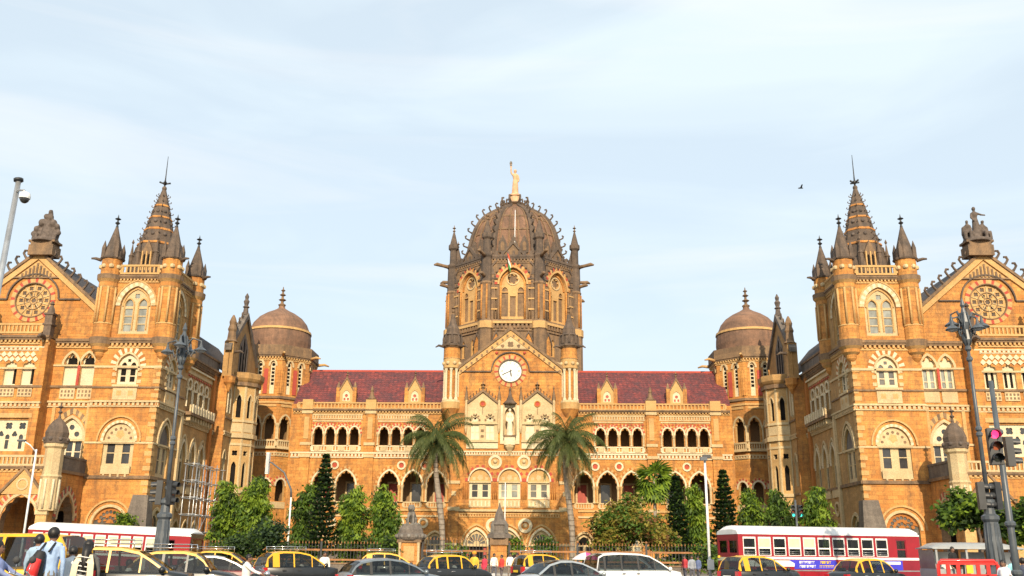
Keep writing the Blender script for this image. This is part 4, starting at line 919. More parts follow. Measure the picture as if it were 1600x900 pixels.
def clock_pavilion():
    F = front(130.5); w = MB(); tr = MB(); cn = MB()
    gx, ge, ga = 7.3, 27.0, 32.7
    holes = [opening(a, ZB + .02, 2.75, 1.42, 2.0, 'pointed', 14) for a in (-4.4, 0, 4.4)] + [opening(a, 8.9, 11.25, 1.5, 1.7, 'round', 14) for a in (-4.05, 0, 4.05)]
    holes += [rect(g + q * 1.05 - .62, g + q * 1.05 + .62, 16.95, 19.05) for g in (-3.85, 3.85) for q in (-1, 1)] + [opening(g + q * 1.05, 19.5, 19.6, .5, .75, 'foil', 14, 3, .3) for g in (-3.85, 3.85) for q in (-1, 1)]
    holes += [opening(0, 17.6, 20.6, .72, .9, 'round', 10), circ(0, 26.75, 1.6, 32)]
    wall_poly(w, F, [(-8.3, ZB), (8.3, ZB), (8.3, 23), (gx, 23), (gx, ge), (0, ga), (-gx, ge), (-gx, 23), (-8.3, 23)], holes, 0, .5, 'ochre', 'ochre_pale')
    for s in (-8.3, 8.3): w.add([F(s, ZB, 0), F(s, 23, 0), F(s, 23, -2.3), F(s, ZB, -2.3)], [(0, 1, 2, 3)], 'ochre')
    for s in (-gx, gx): w.add([F(s, 22, 0), F(s, ge, 0), F(s, ge, -10), F(s, 22, -10)], [(0, 1, 2, 3)], 'ochre')
    w.add([F(-8.3, 23, 0), F(8.3, 23, 0), F(8.3, 23, -9), F(-8.3, 23, -9)], [(0, 1, 2, 3)], 'weathered')
    fprism(w, F, rect(-.8, .8, 17.5, 21.6), -.9, -.6, 'cream')
    part(w, 'pavilion_wall')
    rf = MB()
    for q in (-1, 1): rf.add([F(0, ga + .1, 0), F(q * (gx + .1), ge + .1, 0), F(q * (gx + .1), ge + .1, -9), F(0, ga + .1, -9)], [(0, 1, 2, 3)], 'slate_tile')
    part(rf, 'roof')
    # raking copings and head of the clock gable
    for q in (-1, 1):
        fprism(tr, F, [(0, ga), (q * gx, ge), (q * gx, ge - .85), (0, ga - .9)][::q], 0, .2, 'ochre_pale'); fprism(tr, F, [(0, ga + .5), (q * (gx + .15), ge + .3), (q * (gx + .15), ge - .1), (0, ga)][::q], -.5, .38, 'weathered')
        for i in range(10):
            t_ = (i + .6) / 10; fbox(tr, F, q * gx * t_ - .14, q * gx * t_ + .14, ga - .72 - (ga - ge) * t_, ga - .38 - (ga - ge) * t_, .2, .26, 'weathered')
        fbox(tr, F, *sorted((q * 2.75, q * 7.2)), 26.55, 26.72, 0, .2, 'dark_stone')
    fprism(tr, F, [(-2.5, 29.95), (2.5, 29.95), (0, 31.75)], 0, .12, 'cream'); fbox(tr, F, -3.1, 3.1, 29.78, 29.95, 0, .18, 'weathered')
    flat(tr, F, foil(0, 30.6, .5, 4, 16), .13, 'weathered')
    for q in (-1, 1):
        flat(tr, F, foil(q * 1.15, 30.35, .3, 3, 12), .13, 'weathered'); tr.ball(F(q * 2.0, 29.35, .05), .22, 'red_stone', 5)
    fullring(tr, F, 0, 26.75, 1.72, 2.3, 0, .07, ['red_stone', 'ochre_pale', 'ochre_pale'], 48); fullring(tr, F, 0, 26.75, 1.58, 1.74, 0, .18, 'weathered', 40)
    ringmould(tr, F, 0, 26.75, 2.6, 2.6, 'round', .17, 0, .22, 'dark_stone', 28)
    # clock
    ck = MB(); flat(ck, F, circ(0, 26.75, 1.6, 40), -.1, 'white_enamel'); co = part(ck, 'clock')
    for k in range(12):
        a = pi / 2 - 2 * pi * k / 12; nm = MB(); r0, r1 = 1.02, 1.42
        for off in ((-.055, .055) if k % 3 else (-.09, 0, .09)):
            dx, dz = cos(a), sin(a); px, pz = -dz * off, dx * off
            hwid = .022; q = [(r0 * dx + px - dz * hwid, r0 * dz + pz + dx * hwid), (r1 * dx + px * 1.3 - dz * hwid, r1 * dz + pz * 1.3 + dx * hwid), (r1 * dx + px * 1.3 + dz * hwid, r1 * dz + pz * 1.3 - dx * hwid), (r0 * dx + px + dz * hwid, r0 * dz + pz - dx * hwid)]
            fprism(nm, F, [(s, 26.75 + z) for s, z in q], -.1, -.085, 'black_iron')
        nm.build('hour_mark', co)
    for nm_, ang, ln, wd in (('minute_hand', radians(90 - 6 * 41), 1.38, .055), ('hour_hand', radians(90 - 30 * (5 + 41 / 60)), .92, .085)):
        h = MB(); dx, dz = cos(ang), sin(ang)
        P = [(-.25, -wd), (-.25, wd), (ln * .75, wd * 1.4), (ln, 0), (ln * .75, -wd * 1.4)]
        fprism(h, F, [(dx * u - dz * v, 26.75 + dz * u + dx * v) for u, v in P], -.08, -.055 if 'min' in nm_ else -.065, 'black_iron'); h.build(nm_, co)
    # twin gablets below the clock
    for g in (-3.85, 3.85):
        gb = MB(); wall_poly(gb, F, [(g - 2.2, 15.7), (g + 2.2, 15.7), (g + 2.2, 22.0), (g, 23.7), (g - 2.2, 22.0)], [rect(g + q * 1.05 - .62, g + q * 1.05 + .62, 16.95, 19.05) for q in (-1, 1)] + [opening(g + q * 1.05, 19.5, 19.6, .5, .75, 'foil', 14, 3, .3) for q in (-1, 1)], .12, .3, 'cream', 'cream')
        for q in (-1, 1):
            fprism(gb, F, [(g, 24.05), (g + q * 2.3, 22.2), (g + q * 2.3, 21.85), (g, 23.65)][::q], .1, .4, 'weathered')
            ringmould(gb, F, g + q * 1.05, 19.6, .56, .82, 'round', .2, .1, .26, ['weathered', 'cream'], 11)
        fullring(gb, F, g, 22.0, .3, .45, .1, .25, 'ochre_deep', 14); flat(gb, F, circ(g, 22.0, .3, 12), .16, 'red_stone'); fbox(gb, F, g - .04, g + .04, 20.5, 21.5, .12, .2, 'weathered')
        fbox(gb, F, g - 2.2, g + 2.2, 19.1, 19.35, .1, .34, 'cream'); fbox(gb, F, g - 2.25, g + 2.25, 16.6, 16.9, .1, .4, 'cream'); fbox(gb, F, g - 2.2, g + 2.2, 15.75, 16.5, .1, .2, 'cream_bright')
        for z in (17.3, 18.1): fbox(gb, F, g - .2, g + .2, z, z + .3, .12, .22, 'weathered')
        go = part(gb, 'gablet')
        for q in (-1, 1):
            for i in range(5):
                t_ = (i + .8) / 5.3; cm = MB(); crocket(cm, (g + q * 2.3 * t_, 130.3, 24.05 - 1.85 * t_), (q * .63, 0, .78), (q * .78, 0, -.63), .4, 'weathered'); cm.build('crocket', go)
            p = MB(); c = F(g + q * 2.32, 18.5, .25); p.lathe(c, [(.05, -.6), (.2, 0), (.2, 4.0), (.3, 4.1), (.28, 4.4), (.05, 5.6), (.12, 5.75), (.02, 6.1)], 6, ['cream', 'cream', 'cream', 'weathered', 'weathered', 'weathered', 'weathered']); p.build('pinnacle', go)
        f = MB(); finial(f, F(g, 23.9, .2), 1.3, .34, 'weathered'); f.build('finial', go)
        for q in (-1, 1):
            tracery(F, rect(g + q * 1.05 - .6, g + q * 1.05 + .6, 16.97, 19.03), [rect(g + q * 1.05 + e_ * .29 - .2, g + q * 1.05 + e_ * .29 + .2, z, z + .8) for e_ in (-1, 1) for z in (17.15, 18.1)], -.02, .1, ST, 'cream_bright', 'shutter', behind=.05)
            tracery(F, opening(g + q * 1.05, 19.5, 19.6, .5, .75, 'foil', 14, 3, .3), [circ(g + q * 1.05, 19.95, .17, 8)], -.1, .1, ST, 'cream_bright', 'dusk_void')
    # canopied niche
    nc = MB(); nc.lathe(F(0, 21.9, .35), [(.95, 0), (1.0, .15), (.55, .55), (.3, 1.1), (.12, 1.9), (.2, 2.1), (.03, 2.5)], 8, 'dark_stone'); nc.lathe(F(0, 14.9, .2), [(.1, 0), (.4, .6), (.7, 1.0), (.8, 1.4)], 8, 'cream'); fbox(nc, F, -1.35, -.72, 16.4, 21.8, 0, .14, 'cream_bright'); fbox(nc, F, .72, 1.35, 16.4, 21.8, 0, .14, 'cream_bright'); fring(nc, F, arc(0, 20.6, .72, .9, 'round', 10), arc(0, 20.6, 1.35, 1.5, 'round', 10), 0, .16, 'cream_bright'); fbox(nc, F, -.75, .75, 16.2, 17.5, 0, .9, 'cream_bright'); fbox(nc, F, -.85, .85, 17.3, 17.55, 0, 1.0, 'weathered')
    for q in (-1, 1): nc.tube([F(q * .85, 17.6, .4), F(q * .85, 21.9, .4)], .1, 6, 'cream')
    part(nc, 'niche_canopy')
    # piano nobile: three round arches over pairs of casements
    for a in (-4.05, 0, 4.05):
        fprism(tr, F, arc(a, 11.25, 1.48, 1.68, 'round', 14), -.4, -.2, 'ochre_pale'); flat(tr, F, foil(a, 11.8, .42, 5, 20), -.185, 'cream')
        for q in (-1, 1): flat(tr, F, foil(a + q * .85, 11.65, .28, 4, 12), -.185, 'cream')
        ringmould(tr, F, a, 11.25, 1.5, 1.7, 'round', .2, 0, .14, 'cream_bright', 20); ringmould(tr, F, a, 11.25, 1.72, 1.92, 'round', .36, 0, .07, ['red_stone', 'ochre'], 15)
        fbox(tr, F, a - 1.5, a + 1.5, 11.05, 11.25, -.3, .12, 'cream'); fbox(tr, F, a - 1.5, a + 1.5, 7.75, 8.8, 0, .12, 'cream')
        for i in range(6): fbox(tr, F, a - 1.3 + i * .52 - .09, a - 1.3 + i * .52 + .09, 7.9, 8.6, .1, .2, 'cream_bright')
        lights = []
        for q in (-1, 1):
            c_ = a + q * .72; lights += [rect(c_ - .38, c_ + .38, 9.15, 9.95), rect(c_ - .38, c_ + .38, 10.05, 10.85)]
        tracery(F, rect(a - 1.48, a + 1.48, 8.92, 11.05), lights, -.15, .15, ST, 'cream_bright', 'old_glass')
        for s in (a - 2.02, a + 2.02):
            for e_ in (-.28, 0, .28): tr.tube([F(s + e_, 8.9, .1), F(s + e_, 11.0, .1)], .08, 6, 'ochre_deep')
    for q in (-1, 1):
        fullring(tr, F, q * 2.0, 13.9, .62, .95, 0, .18, 'cream_bright', 24); flat(tr, F, circ(q * 2.0, 13.9, .62, 20), .02, 'ochre_pale'); tr.ball(F(q * 2.0, 13.95, .02), .3, 'cream', 6)
        fbox(tr, F, q * 2.0 - .3, q * 2.0 + .3, 13.3, 13.65, 0, .1, 'cream')
        fullring(tr, F, q * 2.2, 5.37, .55, .98, 0, .18, 'cream_bright', 24); tr.ball(F(q * 2.2, 5.37, .02), .34, 'cream', 6)
        fbox(tr, F, *sorted((q * 6.9, q * 8.35)), ZB, 20, 0, .22, 'ochre')
        for z, h_ in ((7.3, .5), (10.9, .4), (14.9, .5), (2.7, .3)): fbox(tr, F, *sorted((q * 6.8, q * 8.45)), z, z + h_, 0, .36, 'cream')
        fprism(tr, F, foil(q * 7.65, 9.6, .4, 4, 16), .2, .26, 'cream')
    for a in (-4.4, 0, 4.4):                                        # fanlight doors
        li = []
        for k in range(7):
            t0, t1 = pi * (k + .12) / 7, pi * (k + .88) / 7
            li.append([(a + .42 * cos(t0), 2.9 + .42 * sin(t0)), (a + 1.22 * cos(t0), 2.9 + 1.35 * sin(t0)), (a + 1.22 * cos(t1), 2.9 + 1.35 * sin(t1)), (a + .42 * cos(t1), 2.9 + .42 * sin(t1))])
        fan = [(a - 1.42, 2.6), *arc(a, 2.75, 1.42, 2.0, 'pointed', 14), (a + 1.42, 2.6)]
        tracery(F, fan, li, -.25, .12, ST, 'cream', 'old_glass', 'fanlight')
        d = MB(); fbox(d, F, a - 1.42, a + 1.42, ZB + .02, 2.6, -.5, -.35, 'dusk_void'); o = part(d, 'door')
        for q in (-1, 1):
            l_ = MB(); fbox(l_, F, *sorted((a + q * .95, a + q * 1.38)), ZB + .1, 2.55, -.35, -.28, 'red_wood'); l_.build('door_leaf', o)
        ringmould(tr, F, a, 2.75, 1.45, 2.05, 'pointed', .28, 0, .14, 'cream_bright', 18); ringmould(tr, F, a, 2.75, 1.95, 2.6, 'pointed', .22, 0, .2, 'ochre_pale', 18)
    course(cn, F, -7.3, 7.3, 6.45, 7.0, .2, 'ochre_pale', .36, 'ochre_deep'); fbox(cn, F, -7.4, 7.4, 7.2, 7.5, 0, .3, 'cream'); course(cn, F, -8.3, 8.3, 14.8, 15.4, .24, 'cream_bright', .36)
    fbox(cn, F, -7.4, 7.4, 2.6, 2.72, 0, .14, 'cream'); fbox(cn, F, -8.4, 8.4, ZB, 1.0, 0, .3, 'grey_stone')
    tr.split('dressings', ST); cn.split('dressings', ST)
    # columned turrets at the corners
    for q in (-1, 1):
        c = (q * 8.4, 130.9, 0); t = MB()
        t.lathe(c, [(.3, 19.4), (.9, 20.4), (1.35, 21.3), (1.4, 22.2), (1.3, 22.5), (.72, 22.5), (.72, 27.0), (1.25, 27.1), (1.2, 28.4), (1.3, 28.5), (1.2, 28.7), (1.15, 30.0), (1.45, 30.3)], 16, ['ochre', 'ochre', 'ochre_pale', 'cream', 'cream', 'ochre', 'cream', 'ochre_pale', 'cream', 'ochre', 'ochre', 'weathered'])
        for k in range(8):
            a = k * pi / 4 + pi / 8; t.ball((c[0] + 1.2 * cos(a), c[1] + 1.2 * sin(a), 27.75), .3, 'cream', 5)
        o = part(t, 'turret')
        for k in range(8):
            a = k * pi / 4; cl = MB(); cl.lathe((c[0] + 1.02 * cos(a), c[1] + 1.02 * sin(a), 22.5), [(.27, 0), (.27, .25), (.18, .35), (.17, 4.1), (.28, 4.5)], 8, 'cream_bright'); cl.build('column', o)
        p = MB(); p.lathe((c[0], c[1], 30.3), [(1.55, 0), (1.6, .25), (1.25, .4), (1.2, 1.5), (1.35, 1.65), (1.0, 1.9), (.95, 2.7), (.6, 3.3), (.35, 4.2), (.3, 4.8)], 8, 'dark_stone', pi / 8)
        for k in range(8):
            a = k * pi / 4; p.lathe((c[0] + 1.25 * cos(a), c[1] + 1.25 * sin(a), 30.7), [(.22, 0), (.22, .8), (.02, 1.5)], 4, 'dark_stone')
        p.build('turret_cap', o); f = MB(); finial(f, (c[0], c[1], 35.0), 1.7, .3, 'weathered'); f.build('finial', o)
        for e_ in (-1, 1):
            gm = MB(); gm.tube([(c[0] + e_ * 1.2, c[1] - .6, 30.2), (c[0] + e_ * 1.9, c[1] - 1.0, 30.3), (c[0] + e_ * 2.3, c[1] - 1.2, 30.0)], [.2, .16, .08], 6, 'dark_stone'); gm.build('gargoyle', o)
clock_pavilion()

def great_dome():
    TC = (0.0, 150.0); AP = 10.0; w = AP * tan(pi / 8)
    dr = MB(); tr = MB()
    for k in range(8):
        a = k * pi / 4; F = turned(TC, AP, a)
        show = k in (0, 1, 7, 2, 6)
        if show:
            hs = [opening(0, 36.7, 42.4, 2.1, 2.75, 'pointed', 18), opening(-1.1, 31.2, 33.4, .35, .6, 'pointed', 8), opening(1.1, 31.2, 33.4, .35, .6, 'pointed', 8)]
            wall_poly(dr, F, rect(-w, w, 22, 47.2), hs, 0, .9, 'weathered', 'ochre_pale')
            ringmould(tr, F, 0, 42.4, 2.12, 2.78, 'pointed', .3, -.3, .16, 'ochre_pale', 20); ringmould(tr, F, 0, 42.4, 2.46, 3.15, 'pointed', .5, 0, .1, ['red_stone', 'ochre_pale', 'ochre'], 24)
            ringmould(tr, F, 0, 42.4, 1.75, 2.3, 'pointed', .3, -.75, -.35, 'ochre', 20)
            li = [foil(0, 43.4, .85, 6, 24), rect(-.45, .45, 37.3, 40.6), rect(-1.75, -.75, 37.3, 41.2), rect(.75, 1.75, 37.3, 41.2)] + [opening(q * 1.25, 41.35, 41.5, .45, .6, 'pointed', 6) for q in (-1, 1)]
            tracery(F, opening(0, 36.7, 42.4, 2.1, 2.75, 'pointed', 18), li, -.5, .25, ST, 'ochre_pale', 'weathered', behind=.22)
            for q in (-1, 1):
                tracery(F, opening(q * 1.1, 31.2, 33.4, .35, .6, 'pointed', 8), [opening(q * 1.1, 31.4, 33.2, .22, .4, 'pointed', 6)], -.3, .12, ST, 'ochre_pale', 'dusk_void')
                for e_, r_ in ((1.9, .16), (2.45, .14), (2.9, .18)): tr.tube([F(q * e_, 36.8, .12), F(q * e_, 42.2, .12)], r_, 6, 'ochre' if e_ < 2 else 'weathered')
            fullring(tr, F, 0, 43.4, .88, 1.05, -.5, -.38, 'cream', 20)
            fprism(tr, F, [(-3.5, 45.2), (3.5, 45.2), (2.6, 46.4), (0, 49.3), (-2.6, 46.4)], -.35, -.02, 'weathered')
            for q in (-1, 1): fprism(tr, F, [(0, 49.6), (q * 3.6, 45.3), (q * 3.6, 44.9), (0, 49.1)][::q], -.4, .2, 'dark_stone')
            flat(tr, F, foil(0, 47.0, .5, 3, 12), .01, 'dark_stone')
            fbox(tr, F, -w, w, 36.0, 36.4, 0, .5, 'ochre_pale'); fbox(tr, F, -w, w, 36.4, 36.7, 0, .3, 'weathered')
            for q in (-3.3, 3.3): fprism(tr, F, [(q - .5, 44.0), (q + .5, 44.0), (q, 45.6)], 0, .3, 'dark_stone'); fbox(tr, F, q - .42, q + .42, 36.7, 44.0, 0, .22, 'weathered')
            for q in (-3.0, 3.0):
                for z in (38.2, 39.9, 41.6, 43.2): fbox(tr, F, q - .62, q + .62, z, z + .22, 0, .34, 'ochre_pale' if z < 43 else 'dark_stone')
            for i in range(13):
                a_ = pi * (i + .5) / 13; sc_ = MB(); sc_.ball(F(3.05 * cos(a_), 42.4 + 3.5 * sin(a_), .12), .2, 'dark_stone', 4); sc_.build('boss', ST)
            for q in (-1.2, 0, 1.2): fbox(tr, F, q - .12, q + .12, 44.9 if q else 45.4, 45.4 if q else 46.6, 0, .14, 'dark_stone'); fbox(tr, F, -w, w, 34.9, 35.2, 0, .2, 'weathered'); fbox(tr, F, -w, w, 30.2, 30.5, 0, .2, 'cream')
            for i in range(12): fbox(tr, F, -w + .4 + i * .64, -w + .75 + i * .64, 35.3, 36.0, 0, .4, 'weathered')
            for q in (-2.5, 0, 2.5):
                fprism(tr, F, [(q - .7, 30.5), (q + .7, 30.5), (q + .7, 33.0), (q, 34.6), (q - .7, 33.0)], 0, .25 if q else .05, 'ochre' if q else 'weathered')
                if q:
                    for e_ in (-1, 1): fprism(tr, F, [(q, 34.9), (q + e_ * .85, 33.1), (q + e_ * .85, 32.8), (q, 34.5)][::e_], 0, .45, 'dark_stone')
        else: dr.add([F(-w, 22, 0), F(w, 22, 0), F(w, 47.2, 0), F(-w, 47.2, 0)], [(0, 1, 2, 3)], 'weathered')
        cornice(tr, F, -w, w, 45.9, 47.2, .35, 'dark_stone', 'weathered', .5)
        for i in range(9): fbox(tr, F, -w + .45 + i * .9, -w + .85 + i * .9, 47.2, 47.9, -.2, .2, 'dark_stone')
    part(dr, 'drum'); tr.split('dressings', ST)
    # ribbed eight-sided dome
    prof = [(7.75, 47.0), (7.65, 49.0), (7.4, 50.8), (6.95, 52.8), (6.5, 54.2), (5.85, 55.5), (5.0, 56.6), (4.0, 57.4), (2.95, 58.1), (1.95, 58.7), (1.4, 59.2), (1.1, 59.6)]
    d = MB(); k_ = 1 / cos(pi / 8)
    d.lathe((0, 150, 0), [(r * k_ * .985, z) for r, z in prof], 8, 'dome_stone', pi / 8)
    do = part(d, 'dome')
    bd = MB(); bd.lathe((0, 150, 0), [(AP * k_ * 1.0, 46.7), (AP * k_ * .99, 47.1), (7.6 * k_, 47.9)], 8, 'dark_stone', pi / 8)
    for z, i in ((52.8, 3), (55.5, 5)):
        r = prof[i][0] * k_ * .99; bd.lathe((0, 150, z), [(r + .03, -.16), (r + .13, -.1), (r + .1, .1), (r - .03, .16)], 8, 'weathered', pi / 8, cap=False)
    bd.build('dome_band', do)
    for k in range(8):                                    # raised panels and small gablets on every face of the dome
        a = k * pi / 4; R_ = Matrix.Rotation(a, 3, 'Z')
        for q in (-.5, -.17, .17, .5):
            rb = MB(); rb.tube([Vector((0, 150, 0)) + R_ @ Vector((r * 1.005, r * tan(pi / 8) * q * 1.5, z)) for r, z in prof[:9]], [.13] * 8 + [.08], 5, 'weathered', sm=False); rb.build('dome_moulding', ST)
        for q in (-.55, 0, .55):
            gb_ = MB(); F = (lambda R_: (lambda s, z, d: tuple(Vector((0, 150, 0)) + R_ @ Vector((7.4 + d, s, z)))))(R_)
            s_ = q * 3.2; fprism(gb_, F, [(s_ - .7, 48.4), (s_ + .7, 48.4), (s_ + .7, 49.9), (s_, 51.5), (s_ - .7, 49.9)], -.6, .45, 'dark_stone'); fprism(gb_, F, opening(s_, 48.7, 49.8, .3, .5, 'pointed', 6), .4, .5, 'weathered'); gb_.build('dome_gablet', ST)
    for k in range(8):
        a = pi / 8 + k * pi / 4; rb = MB()
        rb.tube([(r * k_ * cos(a), 150 + r * k_ * sin(a), z) for r, z in prof], [.42] * 9 + [.36, .3, .24], 6, 'dark_stone', sm=False); ro = rb.build('rib', ST)
        pts = [Vector((r * k_, 0, z)) for r, z in prof]
        seg = [0];
        for i in range(1, len(pts)): seg.append(seg[-1] + (pts[i] - pts[i - 1]).length)
        for j in range(11):
            L_ = seg[-1] * (j + .8) / 11.6; i = max(q for q in range(len(seg)) if seg[q] <= L_); i = min(i, len(pts) - 2); f_ = (L_ - seg[i]) / (seg[i + 1] - seg[i])
            p = pts[i].lerp(pts[i + 1], f_); t = (pts[i + 1] - pts[i]).normalized(); n_ = Vector((t.z, 0, -t.x))
            R_ = Matrix.Rotation(a, 3, 'Z'); cm = MB(); crocket(cm, R_ @ (p + n_ * .25) + Vector((0, 150, 0)), R_ @ n_, R_ @ (t * -1), .95, 'dark_stone'); cm.build('crocket', ro)
        # corner buttress and tall pinnacle
        cx, cy = AP * k_ * cos(a), 150 + AP * k_ * sin(a)
        b = MB(); b.lathe((cx, cy, 0), [(1.15, 24), (1.15, 35.0), (1.3, 35.2), (1.3, 36.3), (.95, 36.6), (.9, 42.2), (1.05, 42.5), (.9, 42.8), (.85, 46.6), (1.05, 47.0)], 8, ['weathered', 'weathered', 'ochre_pale', 'weathered', 'weathered', 'weathered', 'weathered', 'dark_stone', 'dark_stone'], a + pi / 8)
        for e_ in (-.5, .5):
            q_ = a + e_; b.tube([(cx + .92 * cos(q_), cy + .92 * sin(q_), 36.7), (cx + .92 * cos(q_), cy + .92 * sin(q_), 42.2)], .17, 6, 'ochre')
        bo = part(b, 'buttress')
        p = MB(); p.lathe((cx, cy, 47.0), [(.95, 0), (.95, .3), (.62, .5), (.58, 2.8), (.85, 3.1), (.85, 3.8), (.62, 4.0), (.25, 5.6), (.12, 6.1)], 8, 'dark_stone', a + pi / 8)
        p.build('pinnacle', bo); f = MB(); finial(f, (cx, cy, 52.8), 1.6, .3, 'weathered'); f.build('finial', bo)
        for zz, ln in ((47.0, 3.3), (43.6, 2.2)):
            gm = MB(); R_ = Matrix.Rotation(a, 3, 'Z')
            gm.tube([Vector((cx, cy, zz)) + R_ @ Vector((x, 0, z)) for x, z in ((.5, -.1), (ln * .5, .05), (ln * .85, .2), (ln, .05))], [.34, .27, .3, .12], 6, 'weathered'); gm.build('gargoyle', bo)
    # crown and pedestal of the statue
    cr_ = MB(); cr_.lathe((0, 150, 0), [(1.5, 59.2), (1.9, 59.5), (1.5, 59.8), (1.1, 59.9), (.95, 61.0), (1.15, 61.1), (1.1, 61.4)], 8, ['weathered', 'weathered', 'weathered', 'statue_stone', 'statue_stone', 'statue_stone'], pi / 8)
    for k in range(8):
        a = k * pi / 4 + pi / 8; crocket(cr_, (1.6 * cos(a), 150 + 1.6 * sin(a), 59.4), (cos(a), sin(a), .8), (cos(a) * .6, sin(a) * .6, -1), 1.2, 'dark_stone')
    part(cr_, 'crown')
    # pole standing up the front of the dome
    fp = MB(); fp.tube([(.2, 142.0, 49.4), (.2, 143.6, 56.2)], [.09, .06], 6, 'pole_white'); fp.tube([(-.3, 143.4, 55.2), (-.3, 142.1, 50)], .06, 5, 'weathered'); part(fp, 'lightning_rod')
    lr = MB()
great_dome()

# flag on its staff leaning out over the drum window
plain('saffron_cloth', (0.75, 0.13, 0.06), 0.8); plain('white_cloth', (0.75, 0.74, 0.7), 0.8, var=.05); plain('green_cloth', (0.05, 0.3, 0.08), 0.8)
fl = thing('flag', 'small red, white and green striped flag hanging before the drum of the dome', 'flag', (-0.75, 139.2, 44.6))
b = MB(); b.tube([(-.6, 140.0, 44.4), (-.85, 138.4, 47.4)], .05, 6, 'black_iron'); b.build('flagstaff', fl)
b = MB()
for i, m in enumerate(('saffron_cloth', 'white_cloth', 'green_cloth')):
    P = []
    for j in range(5):
        u = j / 4; P += [(-.85 + u * .42 + .04 * i, 138.45 + .12 * sin(u * 7 + i), 47.2 - i * .85 - u * .9), (-.85 + u * .42 + .04 * i + .1, 138.47 + .12 * sin(u * 7 + i + 1), 46.35 - i * .85 - u * .9)]
    b.add(P, [(2 * j, 2 * j + 1, 2 * j + 3, 2 * j + 2) for j in range(4)], m)
b.build('flag_cloth', fl)

# plain blocks behind the camera, added unseen so car windows have something to reflect

def reflection_block(x0, x1, h, lab):
    y = -34.0; t = thing('reflection_block', lab, 'building', ((x0 + x1) / 2, y - 8, -.1)); b = MB(); n = int((x1 - x0) / 4.2); w = (x1 - x0) / n; hs = []
    F = lambda s, z, d: (s, y + d, z)
    for i in range(n):
        for k in range(3): hs.append(opening(x0 + w * (i + .5), 1.2 + k * h / 3.4, 1.2 + k * h / 3.4 + 1.7, .8, .8, 'round', 8))
    wall_poly(b, F, rect(x0, x1, -.1, h), hs, 0, .4, 'grey_stone'); b.box(x0, x1, y - 16, y - .5, -.1, h - .05, 'grey_stone'); b.build('wall', t)
    for hl_ in hs:
        q = MB(); flat(q, F, hl_, -.35, 'old_glass'); q.build('window', t)
    c = MB(); cornice(c, F, x0, x1, h - .9, h, .6, 'grey_stone', 'weathered', 1.0); fbox(c, F, x0, x1, h, h + 1.1, -.6, .1, 'grey_stone'); c.build('cornice', t)
reflection_block(-64, 16.5, 12.5, 'long grey stone block added unseen behind the viewpoint for car windows to reflect')
reflection_block(21.5, 62, 13, 'shorter grey stone block added unseen behind the viewpoint, right of the gap')
# ================================================================== organic shapes: primitives fused into one continuous skin
from mathutils.kdtree import KDTree
def organic(mb, name, voxel, parent=None, org=(0, 0, 0), smooth=2):
    vs = np.array(mb.v) - np.array(org)
    me = bpy.data.meshes.new('tmp'); me.from_pydata(vs.tolist(), [], mb.f); me.update()
    o = bpy.data.objects.new('tmp', me); COL.objects.link(o)
    r = o.modifiers.new('r', 'REMESH'); r.mode = 'VOXEL'; r.voxel_size = voxel; r.use_smooth_shade = True
    sm = o.modifiers.new('s', 'SMOOTH'); sm.iterations = smooth; sm.factor = 0.5
    dg = bpy.context.evaluated_depsgraph_get(); ev = o.evaluated_get(dg)
    nm = bpy.data.meshes.new_from_object(ev); nm.name = name
    bpy.data.objects.remove(o); bpy.data.meshes.remove(me)
    names = []
    for q in mb.m:
        if q not in names: names.append(q)
    nm.materials.clear()
    for q in names: nm.materials.append(MATS[q])
    vm = [0] * len(mb.v)
    for f, m in zip(mb.f, mb.m):
        for k in f: vm[k] = names.index(m)
    kd = KDTree(len(vs))
    for i, v in enumerate(vs): kd.insert(v, i)
    kd.balance()
    mi = [vm[kd.find(p.center)[1]] for p in nm.polygons]
    nm.polygons.foreach_set('material_index', mi); nm.polygons.foreach_set('use_smooth', [True] * len(mi)); nm.update()
    b = bpy.data.objects.new(name, nm); COL.objects.link(b)
    if parent: b.parent = parent
    else: b.location = org
    return b

